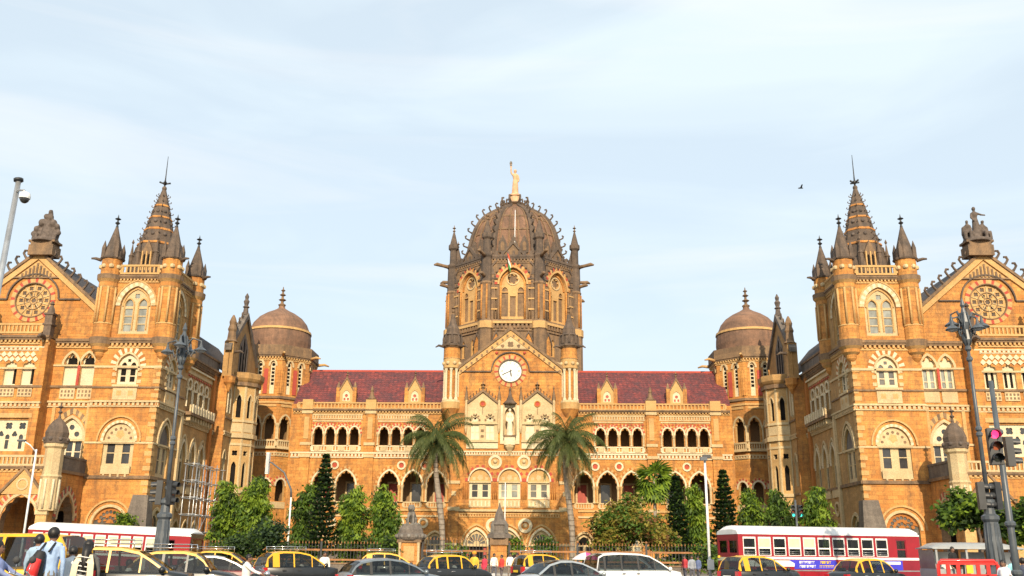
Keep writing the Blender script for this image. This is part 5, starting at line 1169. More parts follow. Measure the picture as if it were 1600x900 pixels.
# ------------------------------------------------------------------ statues of the building (they stand on it)
def robed(mb, c, h, m, yaw=0.0, arm=None, seated=False):
    """a draped standing or seated figure of height h with its feet at c"""
    R_ = Matrix.Rotation(yaw, 3, 'Z'); c = Vector(c)
    P = lambda x, y, z: c + R_ @ Vector((x * h, y * h, z * h))
    if not seated:
        mb.tube([P(0, 0, 0), P(0, 0, .2), P(.005, -.01, .42), P(0, 0, .52), P(0, 0, .62), P(0, -.005, .74), P(0, 0, .815), P(0, 0, .85)], [.125 * h, .118 * h, .105 * h, .095 * h, .072 * h, .1 * h, .085 * h, .035 * h], 12, m)
        for k in range(7):
            a = k * .9; mb.tube([P(.115 * cos(a), .115 * sin(a), .01), P(.1 * cos(a + .1), .1 * sin(a + .1), .3), P(.075 * cos(a + .3), .075 * sin(a + .3), .52)], .018 * h, 5, m)
        sh = .79
    else:
        mb.tube([P(0, .05, .25), P(0, .05, .5), P(0, .04, .62), P(0, .03, .7)], [.13 * h, .1 * h, .12 * h, .04 * h], 10, m)
        for q in (-1, 1): mb.tube([P(q * .06, .04, .28), P(q * .1, -.2, .3), P(q * .1, -.22, 0)], [.085 * h, .08 * h, .06 * h], 8, m)
        sh = .62
    mb.tube([P(0, 0, sh + .04), P(0, 0, sh + .12)], .035 * h, 7, m)
    mb.ball(P(0, -.01, sh + .15), .062 * h, m, 8, 1.2); mb.ball(P(0, .025, sh + .16), .058 * h, m, 6)
    A = arm or {-1: [(-.13, -.03, sh - .17), (-.1, -.12, sh - .3)], 1: [(.13, -.03, sh - .17), (.1, -.12, sh - .3)]}
    for q in (-1, 1):
        mb.tube([P(q * .09, 0, sh)] + [P(*a) for a in A[q]], [.042 * h] + [.036 * h] * (len(A[q]) - 1) + [.028 * h], 7, m)
    return P
st = MB(); P = robed(st, (0, 150, 61.4), 4.75, 'statue_stone', 0, {-1: [(-.15, -.03, .88), (-.155, -.03, 1.08)], 1: [(.13, -.02, .62), (.12, -.1, .48)]})
st.tube([P(-.155, -.03, 1.05), P(-.16, -.03, 1.2)], [.03 * 4.75, .045 * 4.75], 7, 'statue_stone'); st.ball(P(-.16, -.03, 1.25), .055 * 4.75, 'carved_grey', 6, 1.6)
st.lathe((.1, 150, 61.4), [(.75, -.1), (.72, .15)], 10, 'statue_stone')
tag(organic(st, 'dome_statue', .09, None, (0, 150, 61.4)), 'pale stone woman holding up a torch on the very top of the great dome', 'statue')
st = MB(); P = robed(st, (0, 129.9, 17.55), 3.7, 'carved_white'); st.lathe((0, 129.9, 17.45), [(.55, 0), (.5, .2)], 10, 'carved_white')
tag(organic(st, 'niche_statue', .08, None, (0, 129.9, 17.55)), 'white robed figure standing in the canopied niche between the two gablets under the clock', 'statue')
for sx, lab in ((-1, 'dark peaked sculpture group crowning the gable beside the camera pole'), (1, 'dark sculpture group with a pointing figure crowning the gable above the four-armed lamp post')):
    st = MB(); c = (sx * 54.5, 102.9, 36.65)
    st.lathe((c[0], c[1], c[2]), [(1.55, -.1), (1.5, .25), (1.1, .35)], 12, 'carved_dark')
    if sx < 0:
        st.tube([(c[0], c[1] + .2, c[2]), (c[0], c[1] + .2, c[2] + 1.6), (c[0] + .1, c[1] + .2, c[2] + 2.6), (c[0] + .1, c[1], c[2] + 4.1)], [1.0, .8, .45, .2], 7, 'carved_dark')
        for (x_, z_, r_) in ((-1.2, 1.6, .35), (1.25, 1.9, .3), (-.7, 2.4, .4), (.75, 2.3, .42), (.35, 3.1, .3), (-.3, 3.2, .28), (-1.5, 1.0, .3), (1.5, 1.1, .3)): st.ball((c[0] + x_, c[1] - .2, c[2] + z_), r_, 'carved_dark', 6, 1.2)
    st.tube([(c[0], c[1] + .2, c[2]), (c[0], c[1] + .1, c[2] + 1.3)], [1.0, .6], 9, 'carved_dark'); P = robed(st, (c[0] + .1, c[1] - .1, c[2] + (.7 if sx > 0 else .4)), 3.6, 'carved_dark', 0, {-1: [(-.14, -.05, .62), (-.08, -.12, .5)], 1: [(.18, -.06, .72), (.33, -.08, .69)]} if sx > 0 else None)
    for q in (-1, 1):
        robed(st, (c[0] + q * .9, c[1] - .15, c[2] + .15), 3.0 if sx > 0 else 2.4, 'carved_dark', q * .4, None, True)
        st.tube([(c[0] + q * .9, c[1], c[2] + .2), (c[0] + q * 1.25, c[1], c[2] + 1.1), (c[0] + q * 1.35, c[1], c[2] + 1.9)], [.5, .36, .16], 7, 'carved_dark')
    tag(organic(st, 'gable_statue', .1, None, c), lab, 'statue')

# ================================================================== trees
def leaf_mat(name, c, c2):
    m, t, b = newmat(name); g = N(t, 'ShaderNodeNewGeometry')
    n1 = noise(t, g.outputs['Position'], 2.5, 3, .6)
    r = N(t, 'ShaderNodeObjectInfo')
    t.links.new(ramp(t, n1, [(0.35, c2), (0.65, c)]), b.inputs['Base Color']); b.inputs['Roughness'].default_value = 0.55; b.inputs['Specular IOR Level'].default_value = .3
    # light through the leaf
    tr = N(t, 'ShaderNodeBsdfTranslucent'); t.links.new(ramp(t, n1, [(0.35, c2), (0.65, c)]), tr.inputs['Color'])
    ms = N(t, 'ShaderNodeMixShader'); ms.inputs[0].default_value = .3
    o = t.nodes['Material Output']; t.links.new(b.outputs[0], ms.inputs[1]); t.links.new(tr.outputs[0], ms.inputs[2]); t.links.new(ms.outputs[0], o.inputs['Surface'])
leaf_mat('leaf_bright', (0.24, 0.33, 0.032), (0.15, 0.24, 0.024)); leaf_mat('leaf_mid', (0.11, 0.18, 0.025), (0.06, 0.12, 0.018)); leaf_mat('leaf_dark', (0.045, 0.08, 0.02), (0.025, 0.048, 0.014))
leaf_mat('leaf_yellow', (0.30, 0.25, 0.04), (0.18, 0.17, 0.03)); leaf_mat('leaf_brown', (0.26, 0.13, 0.045), (0.15, 0.075, 0.03)); leaf_mat('leaf_blue', (0.042, 0.075, 0.035), (0.025, 0.05, 0.026))
leaf_mat('frond_green', (0.12, 0.145, 0.04), (0.065, 0.09, 0.026)); leaf_mat('frond_dry', (0.20, 0.14, 0.06), (0.12, 0.085, 0.04))
plain('bark', (0.13, 0.095, 0.07), 0.9, var=.3, scale=4, bump=.5); plain('palm_bark', (0.27, 0.225, 0.18), 0.85, var=.3, scale=3, bump=.4)
def crown(name, parent, blobs, n, size, mats, aspect=1.6, droop=.5, clump=.45, per=26, seed=1, hollow=.35):
    """leaf blades gathered in clumps spread through a set of ellipsoids (x, y, z, rx, ry, rz, weight)"""
    rg = np.random.default_rng(seed); V = []; Fc = []; M_ = []
    wts = np.array([b[6] for b in blobs], float); wts /= wts.sum(); ncl = max(1, n // per)
    for bi in rg.choice(len(blobs), ncl, p=wts):
        x, y, z, rx, ry, rz, _ = blobs[bi]
        d = rg.normal(size=3); d /= np.linalg.norm(d); rad = (hollow + (1 - hollow) * rg.random() ** .6)
        cc = np.array([x, y, z]) + d * np.array([rx, ry, rz]) * rad; mi = rg.choice(len(mats), p=[.5, .35, .15][:len(mats)] if len(mats) == 3 else [1 / len(mats)] * len(mats))
        cs = clump * (.6 + .8 * rg.random()); k = per
        pos = cc + rg.normal(size=(k, 3)) * cs * np.array([1, 1, .8]) * .55
        ax = rg.normal(size=(k, 3)); ax[:, 2] = ax[:, 2] * .5 - droop; ax /= np.linalg.norm(ax, axis=1)[:, None]
        sd = np.cross(ax, rg.normal(size=(k, 3))); sd /= np.linalg.norm(sd, axis=1)[:, None] + 1e-9
        L_ = size * (.6 + .8 * rg.random(k))[:, None]; w = L_ / aspect * .5
        b0 = len(V)
        q = np.stack([pos, pos + ax * L_ * .5 + sd * w, pos + ax * L_, pos + ax * L_ * .5 - sd * w], 1).reshape(-1, 3)
        V.extend(q.tolist()); Fc.extend([(b0 + 4 * j, b0 + 4 * j + 1, b0 + 4 * j + 2, b0 + 4 * j + 3) for j in range(k)]); M_.extend([mats[mi]] * k)
    mb = MB(); mb.v = [tuple(v) for v in V]; mb.f = Fc; mb.m = M_; mb.smooth = [False] * len(Fc)
    return mb.build(name, parent)
def trunk(parent, base, top, r0, r1, limbs, m='bark', seed=0):
    rg = random.Random(seed); b = Vector(base); t = Vector(top); mb = MB()
    pts = [b.lerp(t, i / 5) + Vector((rg.uniform(-.1, .1), rg.uniform(-.1, .1), 0)) * (i > 0) for i in range(6)]
    mb.tube(pts, [r0 * 1.25] + [r0 + (r1 - r0) * i / 5 for i in range(1, 6)], 8, m)
    for l_ in limbs:
        p0 = b.lerp(t, l_[0]); p1 = Vector(l_[1]); mid = p0.lerp(p1, .55) + Vector((0, 0, .12 * (p1 - p0).length))
        mb.tube([p0, mid, p1], [r1 * 1.1, r1 * .75, r1 * .25], 6, m)
    return mb.build('trunk', parent)
GZ = -.2
def columnar(px, ytop, Y, wpx, lab, mats, seed, n=6500):
    p = at(px, ytop, Y); H = p.z - GZ; rx = wpx / 2 / 1510 * Y * .95
    t = thing('mast_tree', lab, 'tree', (p.x, Y, GZ), 'columnar trees behind the railing'); rg = random.Random(seed)
    bl = []; nb = 13
    for i in range(nb):
        f = i / (nb - 1); z = GZ + H * (.10 + .82 * f); r = rx * (.86 + .2 * sin(pi * f * .95 + .2)) * (1 if f < .82 else .78 if f < .93 else .45) * rg.uniform(.88, 1.08)
        bl.append((p.x + rg.uniform(-.2, .2) * rx, Y + rg.uniform(-.2, .2), z, r, r, H * .085, r))
    crown('crown', t, bl, n, .5, mats, 3.0, 1.3, .42, 24, seed, .35)
    trunk(t, (p.x, Y, GZ), (p.x, Y, GZ + H * .85), .18, .05, [(.2 + .12 * i, (p.x + rx * .6 * cos(i * 2.2), Y + rx * .6 * sin(i * 2.2), GZ + H * (.2 + .1 * i))) for i in range(5)], seed=seed)
B3 = ['leaf_bright', 'leaf_mid', 'leaf_dark']; D3 = ['leaf_mid', 'leaf_dark', 'leaf_bright']
columnar(357, 748, 104, 42, 'leafy columnar tree at the foot of the scaffolding, leftmost of the row', B3, 3)
columnar(403, 742, 103, 54, 'tall bright columnar tree just left of the curved street lamp', B3, 4, 8000)
columnar(481, 750, 106, 44, 'darker columnar tree between the curved street lamp and the left tiered pine', D3, 5)
columnar(555, 758, 103, 50, 'bushy columnar tree right of the left tiered pine', B3, 6)
columnar(604, 756, 103, 50, 'bushy columnar tree beside the lion-topped gate pier', B3, 7)
columnar(1083, 757, 102, 40, 'columnar tree behind the white camera mast on the right side', B3, 8)
columnar(1172, 764, 103, 42, 'round-headed columnar tree above the rear windows of the red bus', B3, 9)
columnar(1215, 764, 104, 46, 'darker columnar tree left of the green traffic light above the red bus', D3, 10)
columnar(1273, 758, 102, 54, 'bright columnar tree right of the green traffic light above the red bus', B3, 11)

def araucaria(px, ytop, Y, wpx, lab, seed):
    p = at(px, ytop, Y); H = p.z - GZ; R0 = wpx / 2 / 1510 * Y * 1.12; rg = random.Random(seed)
    t = thing('tiered_pine', lab, 'tree', (p.x, Y, GZ), 'tiered pines in the garden')
    mb = MB(); mb.tube([(p.x, Y, GZ), (p.x, Y, GZ + H * .5), (p.x, Y, GZ + H)], [.17, .1, .03], 7, 'bark'); mb.build('trunk', t)
    b = MB(); nt = 21
    for i in range(nt):
        f = i / (nt - 1); z = GZ + H * (.14 + .84 * f); r = R0 * (1 - f) ** .75 * (1 if f > .08 else .8) + .12; nbr = 7 if f < .7 else 5
        for k in range(nbr):
            a = k * 2 * pi / nbr + i * .8 + rg.uniform(-.15, .15); rr = r * rg.uniform(.65, 1.2)
            q = [Vector((p.x + rr * u * cos(a), Y + rr * u * sin(a), z - .1 * rr * sin(u * 2.6) + .18 * rr * u * u)) for u in (0, .35, .7, 1)]
            b.tube(q, [.04, .03, .025, .015], 4, 'bark')
            for u in [.15 + .053 * j for j in range(16)]:
                j0 = min(2, int(u * 2.99)); c = q[j0].lerp(q[j0 + 1], u * 3 - j0)
                for e_ in range(4):
                    d = Vector((rg.uniform(-.5, .5) - sin(a) * rg.choice((-1, 1)) * .7, rg.uniform(-.5, .5) + cos(a) * rg.choice((-1, 1)) * .7, rg.uniform(-.25, .5))).normalized(); s_ = d.cross(Vector((rg.random(), rg.random(), 1))).normalized() * .11
                    ln = .44; b.add([c, c + d * ln * .5 + s_, c + d * ln, c + d * ln * .5 - s_], [(0, 1, 2, 3)], 'leaf_blue' if rg.random() < .75 else 'leaf_mid')
    b.build('crown', t)
araucaria(510, 710, 100, 54, 'tall dark pine with level tiers of branches at the left of the garden', 1)
araucaria(1055, 745, 100, 42, 'narrow dark tiered pine between the fan palm and the white camera mast', 2)
araucaria(1129, 735, 101, 50, 'dark tiered pine rising behind the back end of the red bus', 3)

def frond_mesh(L_, droop, m, seed, nl=32):
    """one feather leaf along +x from the origin, arching over"""
    rg = random.Random(seed); mb = MB(); pts = []; L_ *= 1.12
    for i in range(9):
        u = i / 8; ang = droop[0] + (droop[1] - droop[0]) * u
        pts.append(Vector((0, 0, 0)) if not pts else pts[-1] + Vector((cos(ang), 0, sin(ang))) * L_ / 8)
    mb.tube(pts, [.06, .05, .045, .04, .035, .03, .025, .02, .012], 4, m)
    for i in range(nl):
        u = .12 + .86 * i / (nl - 1); j = min(7, int(u * 8)); c = pts[j].lerp(pts[j + 1], u * 8 - j); t = (pts[j + 1] - pts[j]).normalized()
        for q in (-1, 1):
            ln = L_ * .23 * (1 - abs(u - .45) * 1.15) * rg.uniform(.8, 1.15); d = (t * .55 + Vector((0, q, 0)) * .75 + Vector((0, 0, -.75 - .5 * rg.random()))).normalized(); s_ = t * .045
            mb.add([c - s_, c + s_, c + d * ln * .6 + s_ * .8 - Vector((0, 0, .02)), c + d * ln + Vector((0, 0, -.1)), c + d * ln * .6 - s_ * .8], [(0, 1, 2, 3, 4)], m)
    return mb
FR = [frond_mesh(4.6, d, m, i) for i, (d, m) in enumerate((((1.35, -.1), 'frond_green'), ((1.0, -1.05), 'frond_green'), ((.55, -1.4), 'frond_green'), ((-.05, -1.5), 'frond_green'), ((-.8, -1.6), 'frond_dry')))]
FRM = []
def royal_palm(px, ycrown, Y, xbase, lab, seed):
    p = at(px, ycrown, Y); bx = at(xbase, 850, Y).x; rg = random.Random(seed); root = thing('royal_palm', lab, 'palm tree', (bx, Y, GZ), 'tall royal palms before the clock front')
    base = Vector((bx, Y, GZ)); top = Vector((p.x, Y, p.z - .6))
    mb = MB(); pts = [base.lerp(top, i / 8) + Vector((.25 * sin(i * .7), 0, 0)) for i in range(9)]; pts[0] = base; pts[-1] = top
    mb.tube(pts, [.42, .34, .33, .35, .36, .34, .3, .26, .22], 10, 'palm_bark')
    for i in range(24):
        q = base.lerp(top, (i + .5) / 24); j = min(7, int((i + .5) / 3)); q = pts[j].lerp(pts[j + 1], (i + .5) / 3 - j); mb.tube([q, q + Vector((0, 0, .07))], .375 if i < 14 else .32, 10, 'bark', cap=False)
    mb.build('trunk', root)
    cs = MB(); cs.tube([top - Vector((0, 0, .3)), top + Vector((0, 0, .7)), top + Vector((0, 0, 1.3))], [.26, .24, .12], 8, 'frond_green'); cs.tube([top + Vector((0, 0, -.7)), top + Vector((.15, -.1, -.1)), top], [.12, .34, .2], 7, 'leaf_brown'); cs.build('crownshaft', root)
    if not FRM:
        for f in FR:
            o = f.build('frond'); FRM.append(o.data); bpy.data.objects.remove(o)
    for k in range(54):
        vi = 0 if k < 8 else 1 if k < 19 else 2 if k < 31 else 3 if k < 47 else 4
        o = bpy.data.objects.new('frond', FRM[vi]); COL.objects.link(o); o.parent = root
        o.location = top + Vector((0, 0, .9 - .12 * vi)) - base; o.rotation_euler = (rg.uniform(-.25, .25), rg.uniform(-.15, .15), k * 2.4 + rg.uniform(-.3, .3)); s_ = rg.uniform(.9, 1.25); o.scale = (s_, s_, s_)
royal_palm(683, 688, 112, 691, 'tall royal palm with drooping crown before the left edge of the clock front', 1)
royal_palm(885, 690, 112, 893, 'tall royal palm with drooping crown before the right edge of the clock front', 2)

# fan palm
p = at(1022, 748, 101); fpm = thing('fan_palm', 'pale green fan palm with round pleated leaves above the big yellowish bush', 'palm tree', (p.x, 101, GZ))
mb = MB(); mb.tube([(p.x, 101, GZ), (p.x, 101, p.z)], [.22, .15], 8, 'palm_bark'); mb.build('trunk', fpm)
fan = MB()
for k in range(15):
    a = -1.75 + 3.5 * k / 14; d = Vector((.5 + .9 * cos(a), .95 * sin(a), -.12 - .25 * abs(sin(a)))); s_ = Vector((-sin(a), cos(a), .25)) * .075
    fan.add([(.5, 0, 0), Vector((.5, 0, 0)) + (d - Vector((.5, 0, 0))) * .6 + s_, d + Vector((0, 0, -.15)), Vector((.5, 0, 0)) + (d - Vector((.5, 0, 0))) * .6 - s_], [(0, 1, 2, 3)], 'leaf_bright' if k % 3 else 'leaf_mid')
fan.tube([(0, 0, 0), (.5, 0, 0)], .03, 4, 'leaf_mid'); fo = fan.build('frond'); fm = fo.data; bpy.data.objects.remove(fo)
rg = random.Random(5)
for k in range(38):
    o = bpy.data.objects.new('frond', fm); COL.objects.link(o); o.parent = fpm; e_ = rg.uniform(-.9, 1.0); s_ = rg.uniform(1.4, 1.95)
    o.location = (0, 0, p.z - GZ - .2 + e_ * .35); o.rotation_euler = (rg.uniform(-.4, .4), -e_, k * 2.4); o.scale = (s_,) * 3

def bush(name, lab, cat, px, py, Y, wpx, hpx, mats, n, seed, size=.42, trunk_h=True, group=None, aspect=1.7):
    p = at(px, py, Y); rx = wpx / 2 / 1510 * Y; H = p.z - GZ; rg = random.Random(seed)
    t = thing(name, lab, cat, (p.x, Y, GZ), group); bl = []
    for i in range(12):
        a = rg.uniform(0, 6.28); u = rg.random() ** .5 * .75; hh = hpx / 1510 * Y
        z = p.z - hh * rg.uniform(.18, .85); w = (1 - .55 * max(0, (z - p.z + hh * .5) / hh))
        bl.append((p.x + rx * u * cos(a) * w, Y + rx * .6 * u * sin(a), z, rx * .36, rx * .3, hh * .2, 1))
    crown('crown', t, bl, n, size, mats, aspect, .35, .5, 22, seed, .2)
    trunk(t, (p.x, Y, GZ), (p.x, Y, p.z - hpx / 1510 * Y * .5), max(.1, rx * .05), .07, [(.4 + .1 * i, (bl[i][0], bl[i][1], bl[i][2])) for i in range(5)], seed=seed)
bush('flowering_bush', 'wide yellowish bush with rusty leaves right of the right-hand royal palm', 'bush', 976, 768, 92, 172, 96, ['leaf_yellow', 'leaf_mid', 'leaf_brown'], 11000, 21, .34)
bush('spreading_tree', 'low dark layered tree spreading before the railing at left, beside the curved lamp', 'tree', 408, 818, 72, 108, 50, ['leaf_dark', 'leaf_blue', 'leaf_mid'], 5200, 22, .26)
bush('garden_tree', 'leafy green tree before the right porch, behind the four-armed lamp post', 'tree', 1520, 752, 70, 130, 85, ['leaf_mid', 'leaf_dark', 'leaf_bright'], 5200, 23, .40)
bush('garden_tree', 'leafy green tree at the right edge behind the traffic light', 'tree', 1600, 770, 68, 70, 80, ['leaf_dark', 'leaf_mid', 'leaf_bright'], 3600, 24, .4)
for i, (px, py, Y, w, h, lab) in enumerate(((620, 838, 88, 44, 30, 'small shrub at the left foot of the lion-topped gate pier'), (800, 838, 106, 34, 26, 'low green shrub right of the pointed gate pier'), (848, 838, 108, 44, 30, 'rounded green shrub before the right fanlight door'), (712, 852, 92, 44, 22, 'clipped shrub behind the gate left of the pointed pier'), (565, 838, 90, 60, 30, 'leafy shrub behind the railing under the bushy columnar trees'), (195, 803, 95, 40, 30, 'small green shrub on the kerb beside the left wing tower'), (1105, 850, 80, 50, 40, 'green shrub at the foot of the white camera mast'))):
    bush('shrub', lab, 'shrub', px, py, Y, w, h, B3 if i % 2 else D3, 1500, 40 + i, .3, group='low shrubs of the station garden')

# ================================================================== railing, gate piers, scaffolding
plain('rusty_paint', (0.30, 0.13, 0.045), 0.7, var=.3)
def railing(x0, x1, Y, lab, h=2.35):
    t = thing('iron_railing', lab, 'fence', ((x0 + x1) / 2, Y, GZ), 'iron railings of the station garden')
    b = MB(); b.box(x0, x1, Y, Y + .45, GZ, .55, 'grey_stone'); b.box(x0, x1, Y - .06, Y + .5, .55, .68, 'weathered'); b.build('plinth', t)
    for z in (.85, 1.72):
        r = MB(); r.box(x0, x1, Y + .16, Y + .28, z, z + .16, 'rusty_paint'); r.build('rail', t)
    b = MB(); x = x0 + .15
    while x < x1:
        b.box(x - .022, x + .022, Y + .2, Y + .244, .68, h, 'black_iron'); b.add([(x - .06, Y + .22, h), (x, Y + .19, h + .05), (x + .06, Y + .22, h), (x, Y + .22, h + .28)], [(0, 1, 3), (1, 2, 3)], 'rusty_paint'); x += .3
    q = b.build('pickets', t); q['kind'] = 'stuff'
    n = max(1, int((x1 - x0) / 6))
    for i in range(n + 1):
        xx = x0 + (x1 - x0) * i / n; p = MB(); p.box(xx - .09, xx + .09, Y + .13, Y + .31, .68, h + .2, 'black_iron'); p.ball((xx, Y + .22, h + .3), .13, 'rusty_paint', 5); p.build('post', t)
xl = at(641, 850, 88).x; xr = at(780, 850, 88).x
railing(at(262, 850, 88).x, xl - 1.1, 88, 'iron spiked railing with rusty rails left of the lion-topped gate pier'); railing(xl + 1.1, xr - .9, 88, 'iron gate railing between the lion-topped pier and the pointed pier', 2.75)
railing(xr + .9, at(1118, 850, 88).x, 88, 'iron spiked railing with rusty rails right of the pointed pier')
gp = thing('gate_pier', 'stone gate pier with dark domed top carrying a seated lion', 'gate pier', (xl, 88.2, GZ))
b = MB(); b.box(xl - .95, xl + .95, 87.3, 89.1, GZ, 2.5, 'ochre'); b.box(xl - 1.05, xl + 1.05, 87.2, 89.2, GZ, .6, 'grey_stone'); b.box(xl - 1.1, xl + 1.1, 87.15, 89.25, 2.5, 2.75, 'weathered'); b.box(xl - .5, xl + .5, 87.22, 87.4, .9, 2.2, 'ochre_pale')
for q in (-1, 1): b.lathe((xl + q * .85, 87.3, .6), [(.16, 0), (.12, .15), (.12, 1.6), (.18, 1.9)], 8, 'cream')
b.build('shaft', gp)
b = MB(); b.lathe((xl, 88.2, 2.75), [(1.3, 0), (1.4, .2), (1.35, .45), (1.15, .6), (1.1, .9), (.85, 1.25), (.8, 1.4)], 12, 'grey_stone', pi / 12)
for k in range(12):
    a = k * pi / 6; b.ball((xl + 1.3 * cos(a), 88.2 + 1.3 * sin(a), 3.05), .2, 'carved_grey', 5)
b.build('cap', gp)
ln = MB(); c = Vector((xl, 88.2, 4.15)); V3 = lambda x, y, z: tuple(c + Vector((x, y, z)))
ln.tube([V3(.1, .5, .25), V3(.08, .25, .6), V3(0, -.1, 1.0), V3(0, -.2, 1.25)], [.38, .36, .33, .22], 9, 'carved_grey')          # trunk rising to the chest
ln.ball(V3(0, -.3, 1.4), .34, 'carved_grey', 8); ln.ball(V3(0, -.42, 1.42), .24, 'carved_grey', 7); ln.tube([V3(0, -.5, 1.4), V3(0, -.74, 1.33)], [.17, .11], 7, 'carved_grey')
for q in (-1, 1):
    ln.tube([V3(q * .2, -.3, 1.0), V3(q * .23, -.42, .5), V3(q * .23, -.45, .05), V3(q * .23, -.65, .04)], [.15, .11, .1, .1], 7, 'carved_grey')
    ln.tube([V3(q * .28, .45, .4), V3(q * .42, .05, .42), V3(q * .38, .15, .05), V3(q * .38, -.2, .05)], [.22, .17, .1, .1], 7, 'carved_grey'); ln.ball(V3(q * .2, -.3, 1.68), .08, 'carved_grey', 5)
ln.tube([V3(.2, .75, .1), V3(.5, .6, .1), V3(.6, .2, .1)], [.06, .05, .07], 5, 'carved_grey'); ln.lathe(V3(0, 0, -.05), [(.85, -.1), (.85, .06)], 10, 'carved_grey')
tag(organic(ln, 'lion_statue', .045, None, tuple(c)), 'weathered grey stone lion seated on top of the gate pier', 'statue')
gp = thing('gate_pier', 'narrower stone gate pier with a pointed dark cap before the middle doors', 'gate pier', (xr, 88.2, GZ))
b = MB(); b.box(xr - .72, xr + .72, 87.5, 88.9, GZ, 2.35, 'ochre'); b.box(xr - .85, xr + .85, 87.35, 89.05, 2.35, 2.95, 'weathered'); b.box(xr - .82, xr + .82, 87.4, 89.0, GZ, .5, 'grey_stone'); b.build('shaft', gp)
b = MB(); b.lathe((xr, 88.2, 2.95), [(1.2, 0), (1.15, .35), (.85, .5), (.8, 1.1), (.92, 1.2), (.55, 1.6), (.4, 2.2), (.12, 2.8), (.03, 3.2)], 8, 'grey_stone', pi / 8)
for k in range(4): a = k * pi / 2 + pi / 4; b.lathe((xr + .85 * cos(a), 88.2 + .85 * sin(a), 3.4), [(.2, 0), (.2, .6), (.02, 1.1)], 4, 'carved_grey')
b.build('cap', gp)
hd = MB(); hg = thing('hedge', 'dark clipped hedge running behind the railing', 'hedge', (0, 90.5, GZ))
crown('foliage', hg, [(x, 90.6, .5, 1.4, .5, .65, 1) for x in np.arange(-30, 23, 1.8)], 9000, .3, D3, 1.6, .2, .4, 22, 77, .2)
sc = thing('scaffolding', 'pale pipe scaffolding standing against the court wall of the left wing', 'scaffolding', (-36.6, 113, GZ))
for i in range(5):
    for j in (0, 1):
        p = MB(); x = -36.9 + j * 1.3; y = 108.2 + i * 2.3; p.tube([(x, y, GZ), (x, y, 11.2 + .6 * ((i * 3) % 2))], .065, 6, 'steel'); p.build('standard', sc)
for k in range(6):
    z = 1.8 + k * 1.9
    for j in (0, 1): p = MB(); p.tube([(-36.9 + j * 1.3, 107.8, z), (-36.9 + j * 1.3, 117.9, z)], .055, 6, 'steel'); p.build('ledger', sc)
    for i in range(5): p = MB(); p.tube([(-37.2, 108.2 + i * 2.3, z + .1), (-35.3, 108.2 + i * 2.3, z + .1)], .05, 5, 'steel'); p.build('transom', sc)
for k in range(4):
    p = MB(); s_ = k % 2; p.tube([(-35.55, 108.2 + 2.3 * (k if s_ else k + 1), 1.8 + 1.9 * k), (-35.55, 108.2 + 2.3 * (k + 1 if s_ else k), 3.9 + 1.9 * k)], .045, 5, 'steel'); p.build('brace', sc)
for (x0, y0, y1) in ((-38.1, 111.8, 112.15), (-38.1, 115.1, 115.4)): pass
# ================================================================== street furniture
def emit(name, c, s):
    m, t, b = newmat(name); b.inputs['Base Color'].default_value = c4(c); b.inputs['Emission Color'].default_value = c4(c); b.inputs['Emission Strength'].default_value = s
    n1 = noise(t, N(t, 'ShaderNodeTexCoord').outputs['Object'], 30, 2); t.links.new(ramp(t, n1, [(.3, [x * .8 for x in c]), (.7, c)]), b.inputs['Emission Color'])
emit('red_signal', (1.0, 0.03, 0.12), 2.5); emit('green_signal', (0.05, 0.75, 0.55), 1.4)
plain('amber_lens', (0.30, 0.07, 0.02), 0.3); plain('dark_lens', (0.02, 0.025, 0.02), 0.2); plain('lamp_glass', (0.5, 0.5, 0.48), 0.2)
RZ = ROAD
def signal_head(parent, c, yaw, m_on=None, n=3, big=1.0):
    """three-lamp head; at yaw 0 it looks at the camera (-y)"""
    R_ = Matrix.Rotation(yaw, 3, 'Z'); c = Vector(c); P = lambda x, y, z: tuple(c + R_ @ Vector((x * big, y * big, z * big)))
    b = MB(); b.hexa([P(-.17, -.12, -.5), P(.17, -.12, -.5), P(.17, .12, -.5), P(-.17, .12, -.5), P(-.17, -.12, .5), P(.17, -.12, .5), P(.17, .12, .5), P(-.17, .12, .5)], 'black_iron')
    h = b.build('signal_head', parent)
    for i, z in enumerate((.32, 0, -.32)):
        l_ = MB(); ring = [P(.115 * cos(a), -.125, z + .115 * sin(a)) for a in [2 * pi * k / 14 for k in range(14)]]; cen = P(0, -.135, z)
        l_.add([cen] + ring, [(0, 1 + k, 1 + (k + 1) % 14) for k in range(14)], (m_on if (m_on == 'red_signal' and i == 0) or (m_on == 'green_signal' and i == 2) else 'amber_lens' if i == 1 else 'dark_lens')); l_.build('signal_lens', h)
        v = MB(); A = [radians(-30 + 240 * k / 10) for k in range(11)]
        v.add([P(.135 * cos(a), -.12, z + .135 * sin(a)) for a in A] + [P(.13 * cos(a), -.36, z + .13 * sin(a) - .02) for a in A], [(k, k + 1, 12 + k, 11 + k) for k in range(10)], 'black_iron'); v.build('visor', h)
    return h
